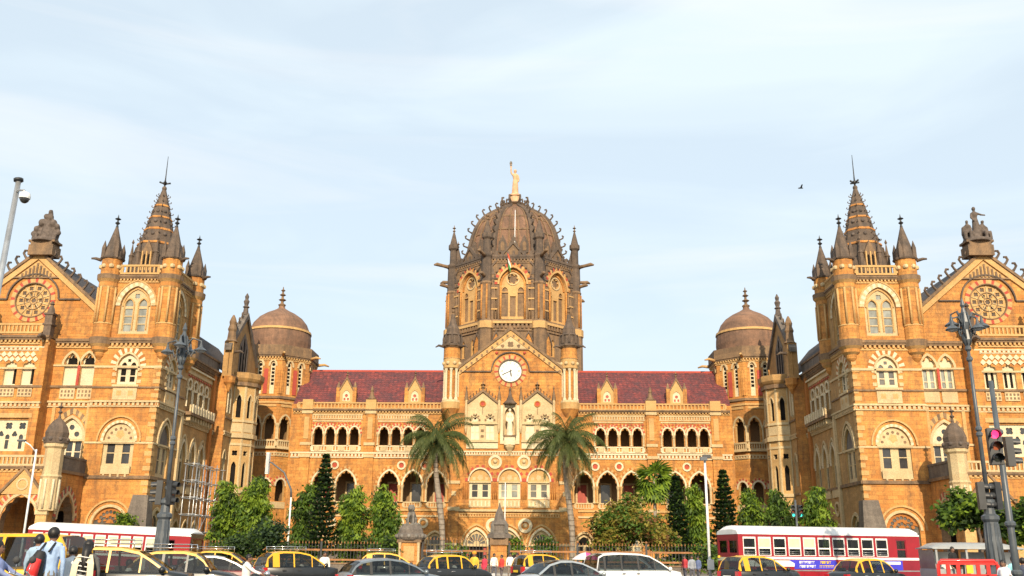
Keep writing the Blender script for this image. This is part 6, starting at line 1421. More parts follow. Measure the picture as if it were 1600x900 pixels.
def ornate_lamp(px, Y, ytop, lab, arms, cluster):
    top = at(px, ytop, Y); x = top.x; t = thing('street_lamp', lab, 'street lamp', (x, Y, RZ)); H = top.z - RZ
    b = MB(); b.lathe((x, Y, RZ), [(.44, 0), (.44, .9), (.38, 1.1), (.3, 1.3), (.24, 2.9), (.31, 3.0), (.31, 3.12), (.2, 3.2), (.18, 3.5), (.26, 3.58), (.26, 3.7), (.14, 3.8)], 12, 'grey_iron')
    for k in range(12):
        a = k * pi / 6; b.tube([(x + .3 * cos(a), Y + .3 * sin(a), RZ + 1.35), (x + .24 * cos(a), Y + .24 * sin(a), RZ + 2.85)], .025, 4, 'grey_iron')
    b.build('pedestal', t)
    b = MB(); b.tube([(x, Y, RZ + 3.7), (x, Y, RZ + H * .65), (x, Y, RZ + H)], [.085, .07, .05], 10, 'grey_iron')
    for z in (4.1, H * .58, H * .6, H * .86, H * .9): b.lathe((x, Y, RZ + z), [(.075, 0), (.12, .06), (.12, .14), (.075, .2)], 10, 'grey_iron')
    b.build('pole', t)
    o = MB(); o.lathe((x, Y, RZ + H - .9), [(.07, 0), (.18, .3), (.12, .7), (.19, 1.0), (.12, 1.35), (.06, 1.6), (.1, 1.7), (.02, 2.0)], 9, 'grey_iron')
    for k in range(6):
        a = k * pi / 3; o.tube([(x + .1 * cos(a), Y + .1 * sin(a), RZ + H - .8), (x + .26 * cos(a), Y + .26 * sin(a), RZ + H - .2), (x + .14 * cos(a), Y + .14 * sin(a), RZ + H + .5)], .03, 4, 'grey_iron')
    o.build('ornament', t)
    for (dx, dy, dz) in arms:
        a = MB(); q = Vector((x, Y, RZ + H - .1)); e_ = q + Vector((dx, dy, dz)); a.tube([q, q + Vector((dx * .5, dy * .5, dz + .45)), e_ + Vector((0, 0, .35)), e_], [.05, .045, .04, .05], 6, 'grey_iron')
        n = Vector((dx, dy, 0)).normalized(); a.tube([q + Vector((dx * .3, dy * .3, dz * .3 - .1)), q + Vector((dx * .5, dy * .5, dz * .5 - .35)), q + Vector((dx * .65, dy * .65, dz * .5))], .03, 5, 'grey_iron'); ao = a.build('arm', t)
        l_ = MB(); l_.lathe(tuple(e_), [(.035, .3), (.06, .16), (.09, .06), (.23, -.04), (.28, -.09), (.265, -.11)], 14, 'grey_iron'); l_.build('lamp_shade', ao); l_ = MB(); l_.lathe(tuple(e_), [(.22, -.1), (.15, -.16), (.04, -.19)], 12, 'lamp_glass'); l_.build('lamp_glass', ao)
    return t, x
t, x = ornate_lamp(286, 40, 542, 'tall ornate cast-iron lamp post with hooded lamps, at left behind the black and yellow taxis', [(-.72, .1, -.05), (.75, .15, .05), (.1, -.6, .12), (.05, .75, .1)], 0)
for q in (-1, 1): signal_head(t, (x + q * .25 - .05, 39.9, at(262, 770, 40).z), q * radians(75), None, 3, 1.0)
t, x = ornate_lamp(1508, 36, 508, 'tall ornate cast-iron lamp post with four hooded lamps, at right beside the red traffic light', [(-.62, -.25, -.05), (-.38, .3, .25), (.34, -.3, -.02), (.78, .25, .18)], 0)
for q in (-1, 1): signal_head(t, (x + q * .28, 35.9, at(1545, 775, 36).z), -q * radians(78), None, 3, 1.0)
# traffic light at right
p0 = at(1548, 595, 26); tl = thing('traffic_light', 'tall grey traffic light showing red, rightmost pole of the street', 'traffic light', (p0.x, 26, RZ))
b = MB(); b.tube([(p0.x, 26, RZ), (p0.x, 26, 1.8), (p0.x, 26, p0.z)], [.1, .09, .06], 10, 'grey_iron')
for z in (1.0, 2.25, 4.7): b.lathe((p0.x, 26, z), [(.1, 0), (.14, .05), (.14, .12), (.1, .16)], 10, 'grey_iron')
b.build('pole', tl); c = at(1553, 698, 25.8); signal_head(tl, (c.x, 25.75, c.z), radians(-12), 'red_signal', 3, .98); c2 = at(1582, 702, 26); signal_head(tl, (c2.x - .02, 26.15, c2.z - .05), radians(80), None, 3, .8)
p0 = at(1243, 790, 72); tl = thing('traffic_light', 'far traffic light with green lamps lit above the roof of the red bus', 'traffic light', (p0.x, 72, RZ))
b = MB(); b.tube([(p0.x, 72, RZ), (p0.x, 72, p0.z + .4)], .08, 8, 'grey_iron'); b.build('pole', tl)
for q in (-1, 1): signal_head(tl, (p0.x + q * .24, 71.8, at(1243, 799, 72).z), radians(q * 14), 'green_signal', 3, .9)
# camera pole at the left edge
a_, b_ = at(29, 283, 22), at(3, 420, 22); d = (b_ - a_); k = (a_.z - RZ) / (a_.z - b_.z); base = a_ + d * k
cp = thing('camera_pole', 'leaning grey steel pole with a dome security camera at the left edge', 'camera pole', tuple(base))
b = MB(); b.tube([base, a_], [.1, .065], 10, 'steel'); b.tube([a_, a_ + Vector((-.01, 0, .06))], .12, 10, 'black_iron'); b.build('pole', cp)
b = MB(); q = a_ + d * .14; b.tube([q, q + Vector((.1, -.1, .04)), q + Vector((.26, -.12, .03)), q + Vector((.31, -.12, -.05))], .03, 6, 'steel'); b.build('bracket', cp)
b = MB(); e_ = q + Vector((.31, -.12, -.14)); b.lathe(tuple(e_), [(.05, .12), (.12, .08), (.14, 0), (.135, -.06)], 14, 'white_enamel'); b.ball((e_.x, e_.y, e_.z - .07), .115, 'old_glass', 8); b.build('dome_camera', cp)
# plain poles
def simple_pole(px, ytop, Y, lab, cat, name, r=.08, m='pole_white'):
    p = at(px, ytop, Y); t = thing(name, lab, cat, (p.x, Y, RZ)); b = MB(); b.tube([(p.x, Y, RZ), (p.x, Y, p.z)], [r, r * .7], 8, m); b.lathe((p.x, Y, RZ), [(r * 2, 0), (r * 1.8, .3), (r, .4)], 8, m); b.build('pole', t); return t, p
t, p = simple_pole(57, 702, 60, 'slim white street lamp pole before the left porch arch', 'street lamp', 'street_lamp')
b = MB(); b.tube([(p.x, 60, p.z - .2), (p.x - .35, 59.8, p.z + .25), (p.x - .75, 59.7, p.z + .5)], .04, 6, 'pole_white'); b.box(p.x - 1.15, p.x - .65, 59.6, 59.85, p.z + .46, p.z + .58, 'grey_iron'); b.build('arm', t)
t, p = simple_pole(455, 775, 76, 'street lamp with white pole and dark curved arm behind the middle-left taxi', 'street lamp', 'street_lamp', .09)
e_ = at(419, 722, 76); b = MB(); b.tube([(p.x, 76, p.z - .1), (p.x - .05, 76, p.z + .5), (p.x - .7, 76, (p.z + e_.z) / 2 + .5), (e_.x + .3, 76, e_.z - .05), (e_.x, 76, e_.z)], [.08, .075, .07, .06, .05], 8, 'grey_iron'); b.build('arm', t)
b = MB(); b.box(e_.x - .14, e_.x + .1, 75.8, 76.2, e_.z - .95, e_.z + .75, 'pole_white'); b.box(e_.x - .12, e_.x + .08, 75.75, 75.8, e_.z - .85, e_.z + .65, 'lamp_glass'); b.build('luminaire', t)
t, p = simple_pole(1101, 716, 55, 'white mast with surveillance cameras on top beside the back of the red bus', 'camera mast', 'camera_mast', .09)
b = MB(); b.box(p.x - .3, p.x + .1, 54.7, 54.95, p.z - .15, p.z + .05, 'grey_iron'); b.box(p.x - .1, p.x + .35, 54.9, 55.2, p.z + .02, p.z + .2, 'black_iron'); b.build('camera', t)
b = MB(); b.box(p.x - .14, p.x + .2, 54.75, 55.0, .75, 1.3, 'white_enamel'); b.build('cabinet', t)
t, p = simple_pole(789.5, 754, 104, 'thin white flagpole standing before the middle entrance', 'flagpole', 'flagpole', .07)
# red barricade
plain('red_paint', (0.62, 0.03, 0.025), 0.4, var=.15, coat=.3); plain('yellow_board', (0.75, 0.50, 0.03), 0.5)
c = at(1512, 890, 32); bx0, bx1 = at(1466, 890, 32).x, at(1560, 890, 32).x; zt = at(1512, 876, 32).z
rb = thing('barricade', 'red steel road barricade with square openings and a yellow sticker at right', 'barricade', ((bx0 + bx1) / 2, 32, RZ))
b = MB(); b.tube([(bx0, 32, RZ), (bx0, 32, zt - .15), (bx0 + .12, 32, zt), (bx1 - .12, 32, zt), (bx1, 32, zt - .15), (bx1, 32, RZ)], .055, 8, 'red_paint'); b.build('frame', rb)
n = 6; w = (bx1 - bx0) / n; b = MB()
hs = [rect(bx0 + w * i + .06, bx0 + w * (i + 1) - .06, zt - .42, zt - .13) for i in range(n)] + [rect(bx0 + w * i + .06, bx0 + w * (i + 1) - .06, zt - .84, zt - .55) for i in range(n)]
wall_poly(b, lambda s, z, d: (s, 32 - d, z), rect(bx0, bx1, .15, zt - .03), hs, .02, .05, 'red_paint'); b.build('panel', rb)
for s, z, m in ((3.1, zt - .4, 'yellow_board'), (5.55, zt - .82, 'yellow_board'), (.6, zt - .82, 'white_enamel')):
    b = MB(); b.box(bx0 + w * (s - .3), bx0 + w * (s + .35), 31.96, 31.985, z, z + .26, m); b.build('sticker', rb)
for q in (bx0, bx1): b = MB(); b.box(q - .05, q + .05, 31.6, 32.4, RZ, RZ + .08, 'red_paint'); b.build('foot', rb)

# ================================================================== vehicles
def paint(name, c, metal=0.0, rough=.38):
    plain(name, c, rough, metal, var=.12, scale=2.2, coat=.25)
paint('taxi_yellow', (0.78, 0.42, 0.015)); paint('taxi_black', (0.016, 0.018, 0.02)); paint('silver_paint', (0.42, 0.46, 0.48), .4, .3); paint('steel_blue_paint', (0.20, 0.235, 0.26), .4, .3); paint('white_paint', (0.78, 0.78, 0.76))
paint('maroon_paint', (0.16, 0.03, 0.03)); paint('bus_red', (0.31, 0.010, 0.018)); paint('bus_maroon', (0.24, 0.012, 0.026)); paint('van_grey', (0.30, 0.31, 0.31), 0, .45)
plain('tyre', (0.018, 0.018, 0.018), .85); plain('rim', (0.4, 0.4, 0.4), .35, .7); plain('chrome', (0.6, 0.6, 0.6), .2, .9); plain('seat_cloth', (0.12, 0.10, 0.09), .9, var=.3); plain('cabin_trim', (0.05, 0.05, 0.05), .8)
plain('tail_red', (0.5, 0.015, 0.02), .25, coat=.5); plain('lamp_clear', (0.6, 0.6, 0.6), .12, coat=.6); plain('plate_yellow', (0.75, 0.5, 0.03), .5); plain('plate_white', (0.75, 0.75, 0.72), .5); plain('cream_blind', (0.62, 0.60, 0.40), .7, var=.12); plain('banner_blue', (0.05, 0.045, 0.55), .5, var=.08)
m, t, b = newmat('car_glass'); tr = N(t, 'ShaderNodeBsdfTransparent'); tr.inputs['Color'].default_value = (.40, .44, .44, 1); gl = N(t, 'ShaderNodeBsdfGlossy'); gl.inputs['Roughness'].default_value = .03
fr = N(t, 'ShaderNodeFresnel'); fr.inputs['IOR'].default_value = 1.6; ma = N(t, 'ShaderNodeMath', operation='MULTIPLY_ADD'); t.links.new(fr.outputs[0], ma.inputs[0]); ma.inputs[1].default_value = .55; ma.inputs[2].default_value = .02
ms = N(t, 'ShaderNodeMixShader'); t.links.new(ma.outputs[0], ms.inputs[0]); t.links.new(tr.outputs[0], ms.inputs[1]); t.links.new(gl.outputs[0], ms.inputs[2]); t.links.new(ms.outputs[0], t.nodes['Material Output'].inputs['Surface'])
def wheel(parent, x, y, r, w=.18):
    b = MB(); s = 1 if y > 0 else -1; n = 20; prof = [(r * .62, -.5), (r * .93, -.5), (r, -.32), (r, .32), (r * .93, .5), (r * .62, .5)]
    vs = []
    for rr, u in prof: vs += [(x + rr * cos(2 * pi * k / n), y + u * w, r + rr * sin(2 * pi * k / n)) for k in range(n)]
    b.add(vs, [(i * n + k, i * n + (k + 1) % n, (i + 1) * n + (k + 1) % n, (i + 1) * n + k) for i in range(len(prof) - 1) for k in range(n)], 'tyre', True); o = b.build('wheel', parent)
    rm = MB(); yo = y + s * w * .4; rm.add([(x, yo + s * .02, r)] + [(x + r * .64 * cos(2 * pi * k / n), yo, r + r * .64 * sin(2 * pi * k / n)) for k in range(n)], [(0, 1 + k, 1 + (k + 1) % n) for k in range(n)], 'rim')
    for k in range(5): a = 2 * pi * k / 5; rm.add([(x + r * .2 * cos(a), yo + s * .022, r + r * .2 * sin(a)), (x + r * .5 * cos(a + .3), yo + s * .012, r + r * .5 * sin(a + .3)), (x + r * .5 * cos(a - .3), yo + s * .012, r + r * .5 * sin(a - .3))], [(0, 1, 2)], 'cabin_trim')
    rm.build('rim', o)
def car(name, lab, cat, px, Y, yaw, kind, low, up, group=None, rack=False, plate='plate_white', pillar=None, zoff=0.0, pyref=885):
    K = dict(hatch=(3.6, 1.55, 1.58, .96, 1.05, [(1.05, .97), (.55, 1.30), (.25, 1.47), (-.2, 1.56), (-.9, 1.57), (-1.4, 1.50), (-1.62, 1.32), (-1.74, 1.0)], [(.32, .36), (-.50, -.44), (-1.42, -1.12)]),
             saloon=(4.3, 1.68, 1.47, .93, 1.0, [(1.0, .94), (.55, 1.2), (.1, 1.38), (-.3, 1.45), (-.8, 1.44), (-1.25, 1.32), (-1.75, .98)], [(.28, .33), (-.42, -.34), (-1.16, -1.06)]),
             polo=(3.95, 1.68, 1.47, .94, 1.05, [(1.05, .95), (.6, 1.22), (.1, 1.40), (-.4, 1.46), (-1.0, 1.44), (-1.5, 1.34), (-1.72, 1.2), (-1.88, .98)], [(.30, .35), (-.45, -.37), (-1.2, -1.1)]),
             mpv=(4.55, 1.77, 1.78, 1.05, 1.45, [(1.45, 1.06), (.95, 1.4), (.45, 1.66), (.0, 1.74), (-1.0, 1.77), (-1.8, 1.72), (-2.05, 1.6), (-2.18, 1.1)], [(.62, .68), (-.2, -.12), (-1.02, -.94), (-1.85, -1.75)]),
             van=(3.4, 1.5, 1.85, 1.05, 1.55, [(1.55, 1.06), (1.35, 1.45), (1.1, 1.72), (.6, 1.83), (-.8, 1.84), (-1.4, 1.78), (-1.6, 1.5), (-1.66, 1.08)], [(.75, .82), (-.02, .06), (-1.55, -1.0)]),
             fiat=(3.95, 1.46, 1.5, .93, .95, [(.95, .94), (.7, 1.25), (.45, 1.42), (.1, 1.49), (-.7, 1.48), (-1.1, 1.38), (-1.35, 1.15), (-1.45, .96)], [(.2, .26), (-.5, -.42), (-1.05, -.95)]))[kind]
    Ln, Wd, Ht, belt, hx, roof, pil = K; hw = Wd / 2; f, r = Ln / 2, -Ln / 2
    p = at(px, pyref, Y); t = thing(name, lab, cat, (p.x, Y, RZ + zoff), group, yaw, True)
    # lower body as a loft of closed sections
    hatch = roof[-1][0] < r + .35
    top = [(f, .52), (f - .05, .66), (f - .25, .72), (hx + .5, belt - .08), (hx, belt), (0, belt), (roof[-1][0], belt + .02)] + ([(r + .03, belt - .06), (r, .7)] if hatch else [(r + .25, belt - .02), (r + .06, belt - .1), (r, .62)])
    b = MB(); secs = []
    for i, (x, z) in enumerate(top):
        e_ = 1 - .12 * (max(0, abs(x) / f - .72) / .28) ** 2 * 1.2; w = hw * e_; zb = .22 if abs(x) < f - .2 else .34
        half = [(w * .86, zb), (w * .98, zb + .14), (w, min(z - .12, .62)), (w * .985, z - .07), (w * .93, z), (w * .5, z + .03)]
        secs.append([(x, -y, zz) for y, zz in half] + [(x, y, zz) for y, zz in half[::-1]])
    n = 12; b.add([q for s_ in secs for q in s_], [(i * n + k, (i + 1) * n + k, (i + 1) * n + (k + 1) % n, i * n + (k + 1) % n) for i in range(len(secs) - 1) for k in range(n)] + [tuple(range(n)), tuple(range((len(secs) - 1) * n, len(secs) * n))[::-1]], low, True)
    b.build('body', t)
    # glasshouse
    xs = sorted({x for x, _ in roof} | {x for q in pil for x in q} | set(np.linspace(roof[0][0], roof[-1][0], 19)), reverse=True)
    rz = lambda x: np.interp(-x, [-q[0] for q in roof], [q[1] for q in roof])
    def side(x, z, q):      # inward lean
        u = max(0, (z - belt) / (Ht - belt)); return (x, q * (hw * .955 - .15 * u - .03 * u * u), z)
    thk = .06; segs = []; cur = []
    inp = lambda x: any(a - 1e-4 <= x <= b_ + 1e-4 for a, b_ in [(min(q), max(q)) for q in pil])
    ub = MB(); wins = {}
    for q in (-1, 1):
        for i in range(len(xs) - 1):
            a, c = xs[i], xs[i + 1]; za, zc = rz(a), rz(c); m_ = (a + c) / 2
            tops = [side(a, za, q), side(c, zc, q)]; lowr = [side(a, max(belt, za - thk), q), side(c, max(belt, zc - thk), q)]
            ub.add([tops[0], tops[1], lowr[1], lowr[0]], [(0, 1, 2, 3)], up)
            bt = [side(a, belt - .02, q), side(c, belt - .02, q)]
            if inp(m_) or min(za, zc) - thk < belt + .02: ub.add([lowr[0], lowr[1], bt[1], bt[0]], [(0, 1, 2, 3)], pillar or up)
            else:
                k_ = (q, sum(1 for pl in pil if max(pl) < m_)); wins.setdefault(k_, MB()).add([lowr[0], lowr[1], bt[1], bt[0]], [(0, 1, 2, 3)], 'car_glass', True)
    rzmax = max(z for _, z in roof); wsx = [q for q in roof if q[1] > rzmax - .12]; xf, xb = wsx[0][0], wsx[-1][0]; ws, rw = MB(), MB()
    for i in range(len(xs) - 1):
        a, c = xs[i], xs[i + 1]; row = []
        for x in (a, c):
            z = rz(x); e_ = side(x, z, 1)[1]; row.append([(x, y * e_, z + .035 * (1 - y * y)) for y in (-1, -.9, -.5, 0, .5, .9, 1)])
        m_ = (a + c) / 2; tgt, mm = (ws, 'car_glass') if m_ > xf else (rw, 'car_glass') if m_ < xb else (ub, up)
        for j in range(6):
            T, M_ = (ub, up) if j in (0, 5) else (tgt, mm); T.add([row[0][j], row[0][j + 1], row[1][j + 1], row[1][j]], [(0, 1, 2, 3)], M_, True)
    ub.build('roof', t)
    for k_, wm in wins.items(): wm.build('side_window', t)
    if ws.f: ws.build('windscreen', t)
    if rw.f: rw.build('rear_window', t)
    for x in (f - .68, r + .62):
        for q in (-1, 1): wheel(t, x, q * (hw - .06), .29)
    for q in (-1, 1):
        b = MB(); b.box(f - .2, f - .02, *sorted((q * (hw - .38), q * (hw - .06))), .56, .70, 'lamp_clear'); b.build('headlight', t)
        b = MB(); zt_ = belt - .04 if kind in ('hatch', 'mpv', 'polo', 'van') else .84
        b.box(r - .01, r + .16, *sorted((q * (hw - .27), q * (hw * .93))), zt_ - (.34 if kind != 'saloon' else .18), zt_, 'tail_red'); b.build('tail_light', t)
        b = MB(); b.ball((hx - .12, q * (hw + .09), belt + .06), .09, low, 6); b.build('mirror', t)
        for x in (-.3, -1.0): b = MB(); b.box(x, x + .16, *sorted((q * (hw * .985), q * (hw + .025))), belt - .16, belt - .12, 'chrome' if kind != 'hatch' else 'cabin_trim'); b.build('door_handle', t)
        b = MB(); b.tube([(hx - .05, q * hw * 1.0, belt - .1), (hx - .1, q * hw * 1.002, .35)], .006, 4, 'cabin_trim'); b.tube([(pil[1][0], q * hw * .992, belt), (pil[1][0], q * hw * 1.0, .35)], .006, 4, 'cabin_trim'); b.build('door_seam', t)
    for x, s_ in ((f, 1), (r, -1)): b = MB(); b.box(*sorted((x - s_ * .12, x + s_ * .05)), -hw * .86, hw * .86, .3, .5, 'cabin_trim' if kind in ('hatch', 'fiat', 'van') else low); b.build('bumper', t)
    b = MB(); b.box(r - .062, r - .045, -.26, .26, .62, .74, plate); po = b.build('number_plate', t)
    b = MB(); b.box(-1.35, hx - .3, -hw * .8, hw * .8, .3, .36, 'cabin_trim'); b.box(hx - .35, hx - .05, -hw * .82, hw * .82, .6, belt - .02, 'cabin_trim'); b.build('dashboard', t)
    for x, y in ((.05, -.36), (.05, .36), (-.95, -.3), (-.95, .3)):
        b = MB(); b.box(x - .22, x + .22, y - .22, y + .22, .36, .58, 'seat_cloth'); b.hexa([(x - .26, y - .22, .5), (x - .14, y - .22, .5), (x - .14, y + .22, .5), (x - .26, y + .22, .5), (x - .38, y - .18, 1.1), (x - .28, y - .18, 1.1), (x - .28, y + .18, 1.1), (x - .38, y + .18, 1.1)], 'seat_cloth'); b.build('seat', t)
    if rack:
        b = MB(); zr = Ht + .1; x0, x1 = xb + .1, xf - .15
        for y in (-.52, -.18, .18, .52): b.tube([(x0, y, zr), (x1, y, zr)], .016, 5, 'chrome')
        for x in np.linspace(x0, x1, 5): b.tube([(x, -.55, zr), (x, .55, zr)], .016, 5, 'chrome')
        for y in (-.54, .54): b.tube([(x0, y, zr + .1), (x1, y, zr + .1)], .014, 5, 'chrome')
        for x in (x0, x1):
            for y in (-.5, .5): b.tube([(x, y, Ht - .05), (x, y, zr + .1)], .014, 5, 'chrome')
        b.build('roof_rack', t)
    return t
TG = 'black and yellow taxis in the traffic'
car('taxi', 'black taxi with yellow roof and yellow door pillar beside the woman with the cream scarf', 'taxi', 206, 26, radians(12), 'hatch', 'taxi_black', 'taxi_yellow', TG, True, 'plate_yellow', None, .10)
car('taxi', 'black taxi with yellow roof and dark door pillars right behind the leftmost taxi', 'taxi', 285, 29, radians(10), 'fiat', 'taxi_black', 'taxi_yellow', TG, True, 'plate_yellow', 'taxi_black', .10)
car('taxi', 'black taxi with yellow roof and yellow rear pillar before the curved street lamp', 'taxi', 466, 42, radians(36), 'hatch', 'taxi_black', 'taxi_yellow', TG, True, 'plate_yellow', None, .07)
car('taxi', 'black taxi with broad yellow rear pillar partly behind the blue-grey hatchback', 'taxi', 704, 44, radians(32), 'fiat', 'taxi_black', 'taxi_yellow', TG, True, 'plate_yellow', None, .07)
car('taxi', 'yellow roofed taxi mostly hidden behind the blue-grey hatchback', 'taxi', 612, 52, radians(15), 'hatch', 'taxi_black', 'taxi_yellow', TG, True, 'plate_yellow', None, .07)
car('taxi', 'yellow roofed taxi mostly hidden behind the pale silver saloon', 'taxi', 852, 54, radians(28), 'hatch', 'taxi_black', 'taxi_yellow', TG, True, 'plate_yellow', None, .07)
car('taxi', 'black and yellow taxi before the back end of the red bus', 'taxi', 1186, 44, radians(28), 'hatch', 'taxi_black', 'taxi_yellow', TG, False, 'plate_white', None, .06)
car('taxi', 'black and yellow taxi with yellow number plate before the front end of the red bus', 'taxi', 1356, 44, radians(28), 'fiat', 'taxi_black', 'taxi_yellow', TG, False, 'plate_yellow', None, .06)
car('taxi', 'yellow roofed taxi peeping out behind the dull silver saloon at left', 'taxi', 356, 45, radians(2), 'hatch', 'taxi_black', 'taxi_yellow', TG, True, 'plate_yellow', None, .07)
car('saloon_car', 'silver roofed maroon saloon behind the second taxi from the left', 'car', 348, 38, radians(14), 'saloon', 'maroon_paint', 'silver_paint', None, False, 'plate_white', 'cabin_trim')
car('hatchback', 'blue-grey hatchback in the middle of the near traffic', 'car', 615, 36, radians(30), 'polo', 'steel_blue_paint', 'steel_blue_paint', None, False, 'plate_white', 'cabin_trim', -.05)
car('saloon_car', 'pale silver saloon before the white people carrier', 'car', 893, 37, radians(26), 'saloon', 'silver_paint', 'silver_paint', None, False, 'plate_white', 'cabin_trim', -.06)
car('people_carrier', 'large white people carrier right of the middle of the street', 'car', 990, 44, radians(21), 'mpv', 'white_paint', 'white_paint', None, False, 'plate_white', 'cabin_trim', -.06)
car('yellow_van', 'orange-yellow van at the left edge behind the walking people', 'van', 24, 23.6, radians(176), 'van', 'taxi_yellow', 'taxi_yellow', None, False, 'plate_yellow', None, .12)

def bus(name, lab, px, Y, yaw, L_, nwin, rear_left, tilt=0.0, zoff=0.0, banner=True, H=3.2):
    """x forward; the near side is y = -1.22"""
    p = at(px, 850, Y); t = thing(name, lab, 'bus', (p.x, Y, RZ + zoff), None, yaw, True); t.rotation_euler = (0, tilt, yaw)
    hw = 1.22; f, r = L_ / 2, -L_ / 2; zw0, zw1 = 1.68, 2.62
    b = MB(); cab = 1.75; w = (L_ - cab - .35) / nwin; hs = []
    x0 = r + .18
    for i in range(nwin): hs.append((x0 + i * w + .09, x0 + (i + 1) * w - .04))
    FN = lambda s, z, d: (s, -hw - d, z); FB_ = lambda s, z, d: (s, hw + d, z)
    outer = rect(r, f, .42, 2.74)
    door = rect(f - 1.45, f - .85, 1.45, 2.55)
    for F in (FN, FB_): wall_poly(b, F, outer, [rect(a, c, zw0, zw1) for a, c in hs] + [door], 0, .06, 'bus_red')
    FR_ = lambda s, z, d: (r - d, -s, z); FF = lambda s, z, d: (f + d, s, z)
    wall_poly(b, FR_, rect(-hw, hw, .42, 2.74), [rect(-1.08, -.06, 1.75, 2.48), rect(.06, 1.08, 1.75, 2.48)], 0, .06, 'bus_maroon'); wall_poly(b, FF, rect(-hw, hw, .42, 2.74), [rect(-1.12, 1.12, 1.4, 2.6)], 0, .06, 'bus_red')
    b.add([(r, -hw, .42), (f, -hw, .42), (f, hw, .42), (r, hw, .42)], [(0, 1, 2, 3)], 'cabin_trim')
    b.build('body', t)
    b = MB(); n = 9; prof = [(-hw - .02, 2.74)] + [(-hw * cos(pi * k / (n - 1)) * (1 if 0 < k < n - 1 else 1), 2.84 + (H - 2.84) * sin(pi * k / (n - 1)) ** .55) for k in range(n)] + [(hw + .02, 2.74)]
    vs = []; st_ = [(r - .01, 0), (r + .25, 1), (f - .3, 1), (f + .01, .0)]
    for x, e_ in st_: vs += [(x, y, 2.74 + (z - 2.74) * (.55 + .45 * e_)) for y, z in prof]
    m_ = len(prof); b.add(vs, [(i * m_ + k, i * m_ + k + 1, (i + 1) * m_ + k + 1, (i + 1) * m_ + k) for i in range(3) for k in range(m_ - 1)] + [tuple(range(m_)), tuple(range(3 * m_, 4 * m_))], 'white_paint', False); b.build('roof', t)
    for i, (a, c) in enumerate(hs):
        for s_, F in ((-1, FN), (1, FB_)):
            b = MB(); zm = zw0 + .36
            wall_poly(b, F, rect(a, c, zw0, zw1), [rect(a + .05, c - .05, zw0 + .03, zm - .02), rect(a + .05, c - .05, zm + .05, zw1 - .1)], -.02, .04, 'white_enamel'); o = b.build('window', t)
            q = MB(); flat(q, F, rect(a + .03, c - .03, zw0 + .02, zm), -.05, 'car_glass'); flat(q, F, rect(a + .03, c - .03, zm + .03, zw1 - .05), -.045, 'cream_blind' if (i in (1, 3, 4) and banner) or (not banner and i > 3) else 'car_glass'); q.build('pane', o)
            q = MB(); 
            for z in (zw0 + .1, zw0 + .2): q.tube([F(a + .03, z, -.015), F(c - .03, z, -.015)], .012, 4, 'steel')
            q.build('guard_rail', o)
    for s_, F in ((-1, FN), (1, FB_)):
        b = MB(); wall_poly(b, F, door, [rect(f - 1.4, f - .9, 1.5, 2.02), rect(f - 1.4, f - .9, 2.08, 2.5)], -.02, .04, 'bus_maroon'); o = b.build('cab_window', t); q = MB(); flat(q, F, rect(f - 1.42, f - .88, 1.47, 2.53), -.05, 'car_glass'); q.build('pane', o)
    for a, c in ((-1.08, -.06), (.06, 1.08)):
        b = MB(); wall_poly(b, FR_, rect(a, c, 1.75, 2.48), [rect(a + .06, c - .06, 1.81, 2.42)], -.01, .03, 'bus_maroon'); o = b.build('rear_window', t); q = MB(); flat(q, FR_, rect(a + .02, c - .02, 1.77, 2.46), -.04, 'car_glass'); q.build('pane', o)
    b = MB(); flat(b, FF, rect(-1.1, 1.1, 1.42, 2.58), -.03, 'car_glass'); b.build('windscreen', t)
    b = MB(); fbox(b, FF, -1.2, 1.2, 2.66, 2.9, -.05, .03, 'old_glass'); b.build('destination_board', t)
    for s_, F in ((-1, FN), (1, FB_)):
        b = MB(); fbox(b, F, r + .02, f - .02, 1.5, 1.62, 0, .012, 'white_enamel'); b.build('waist_band', t)
        for i in range(1, nwin): b = MB(); fbox(b, F, hs[i][0] - .08, hs[i][0] - .06, .62, 1.0, 0, .006, 'bus_maroon'); b.build('panel_seam', t)
        b = MB(); fbox(b, F, r + .03, f - .03, .92, .97, 0, .02, 'steel'); b.build('rub_rail', t)
        b = MB(); fbox(b, F, r + .02, f - .02, .42, .62, 0, .01, 'bus_maroon'); fbox(b, F, f - 1.8, f - .01, .62, 1.48, 0, .008, 'bus_maroon'); b.build('skirt_panel', t)
    b = MB(); fbox(b, FR_, -hw + .02, hw - .02, 1.42, 1.58, 0, .012, 'cream_blind'); b.build('waist_band', t)
    for q in (-1, 1): b = MB(); b.lathe((r - .02, q * 1.02, 1.6), [(.01, -.08), (.09, -.05), (.09, .05), (.01, .08)], 8, 'amber_lens' if 0 else 'plate_yellow'); b.build('marker_lamp', t); b = MB(); b.box(r - .03, r, *sorted((q * .95, q * 1.15)), .7, 1.1, 'tail_red'); b.build('tail_light', t)
    if banner:
        bx, bw = r + .29 * L_, .235 * L_
        b = MB(); fprism(b, FN, [(bx, 1.02), (bx + bw * .96, 1.02), (bx + bw, 1.25), (bx + bw * .96, 1.47), (bx - .12 * bw, 1.47), (bx + .02, 1.3)], 0, .02, 'banner_blue'); o = b.build('advert_panel', t); b = MB(); fbox(b, FN, bx + bw * 1.75, bx + bw * 2.55, .98, 1.47, 0, .02, 'banner_blue'); b.build('advert_panel', t)
        b = MB(); fbox(b, FN, r + .1, bx + .3, 1.14, 1.44, .0, .014, 'white_enamel'); b.build('advert_ground', t); b = MB(); fbox(b, FN, bx + bw * 1.8, bx + bw * 2.5, 1.28, 1.42, .018, .028, 'white_enamel'); b.build('advert_ground', t)
        # two lines of white and two lines of yellow print, too small in the place to be read
        rg = random.Random(9)
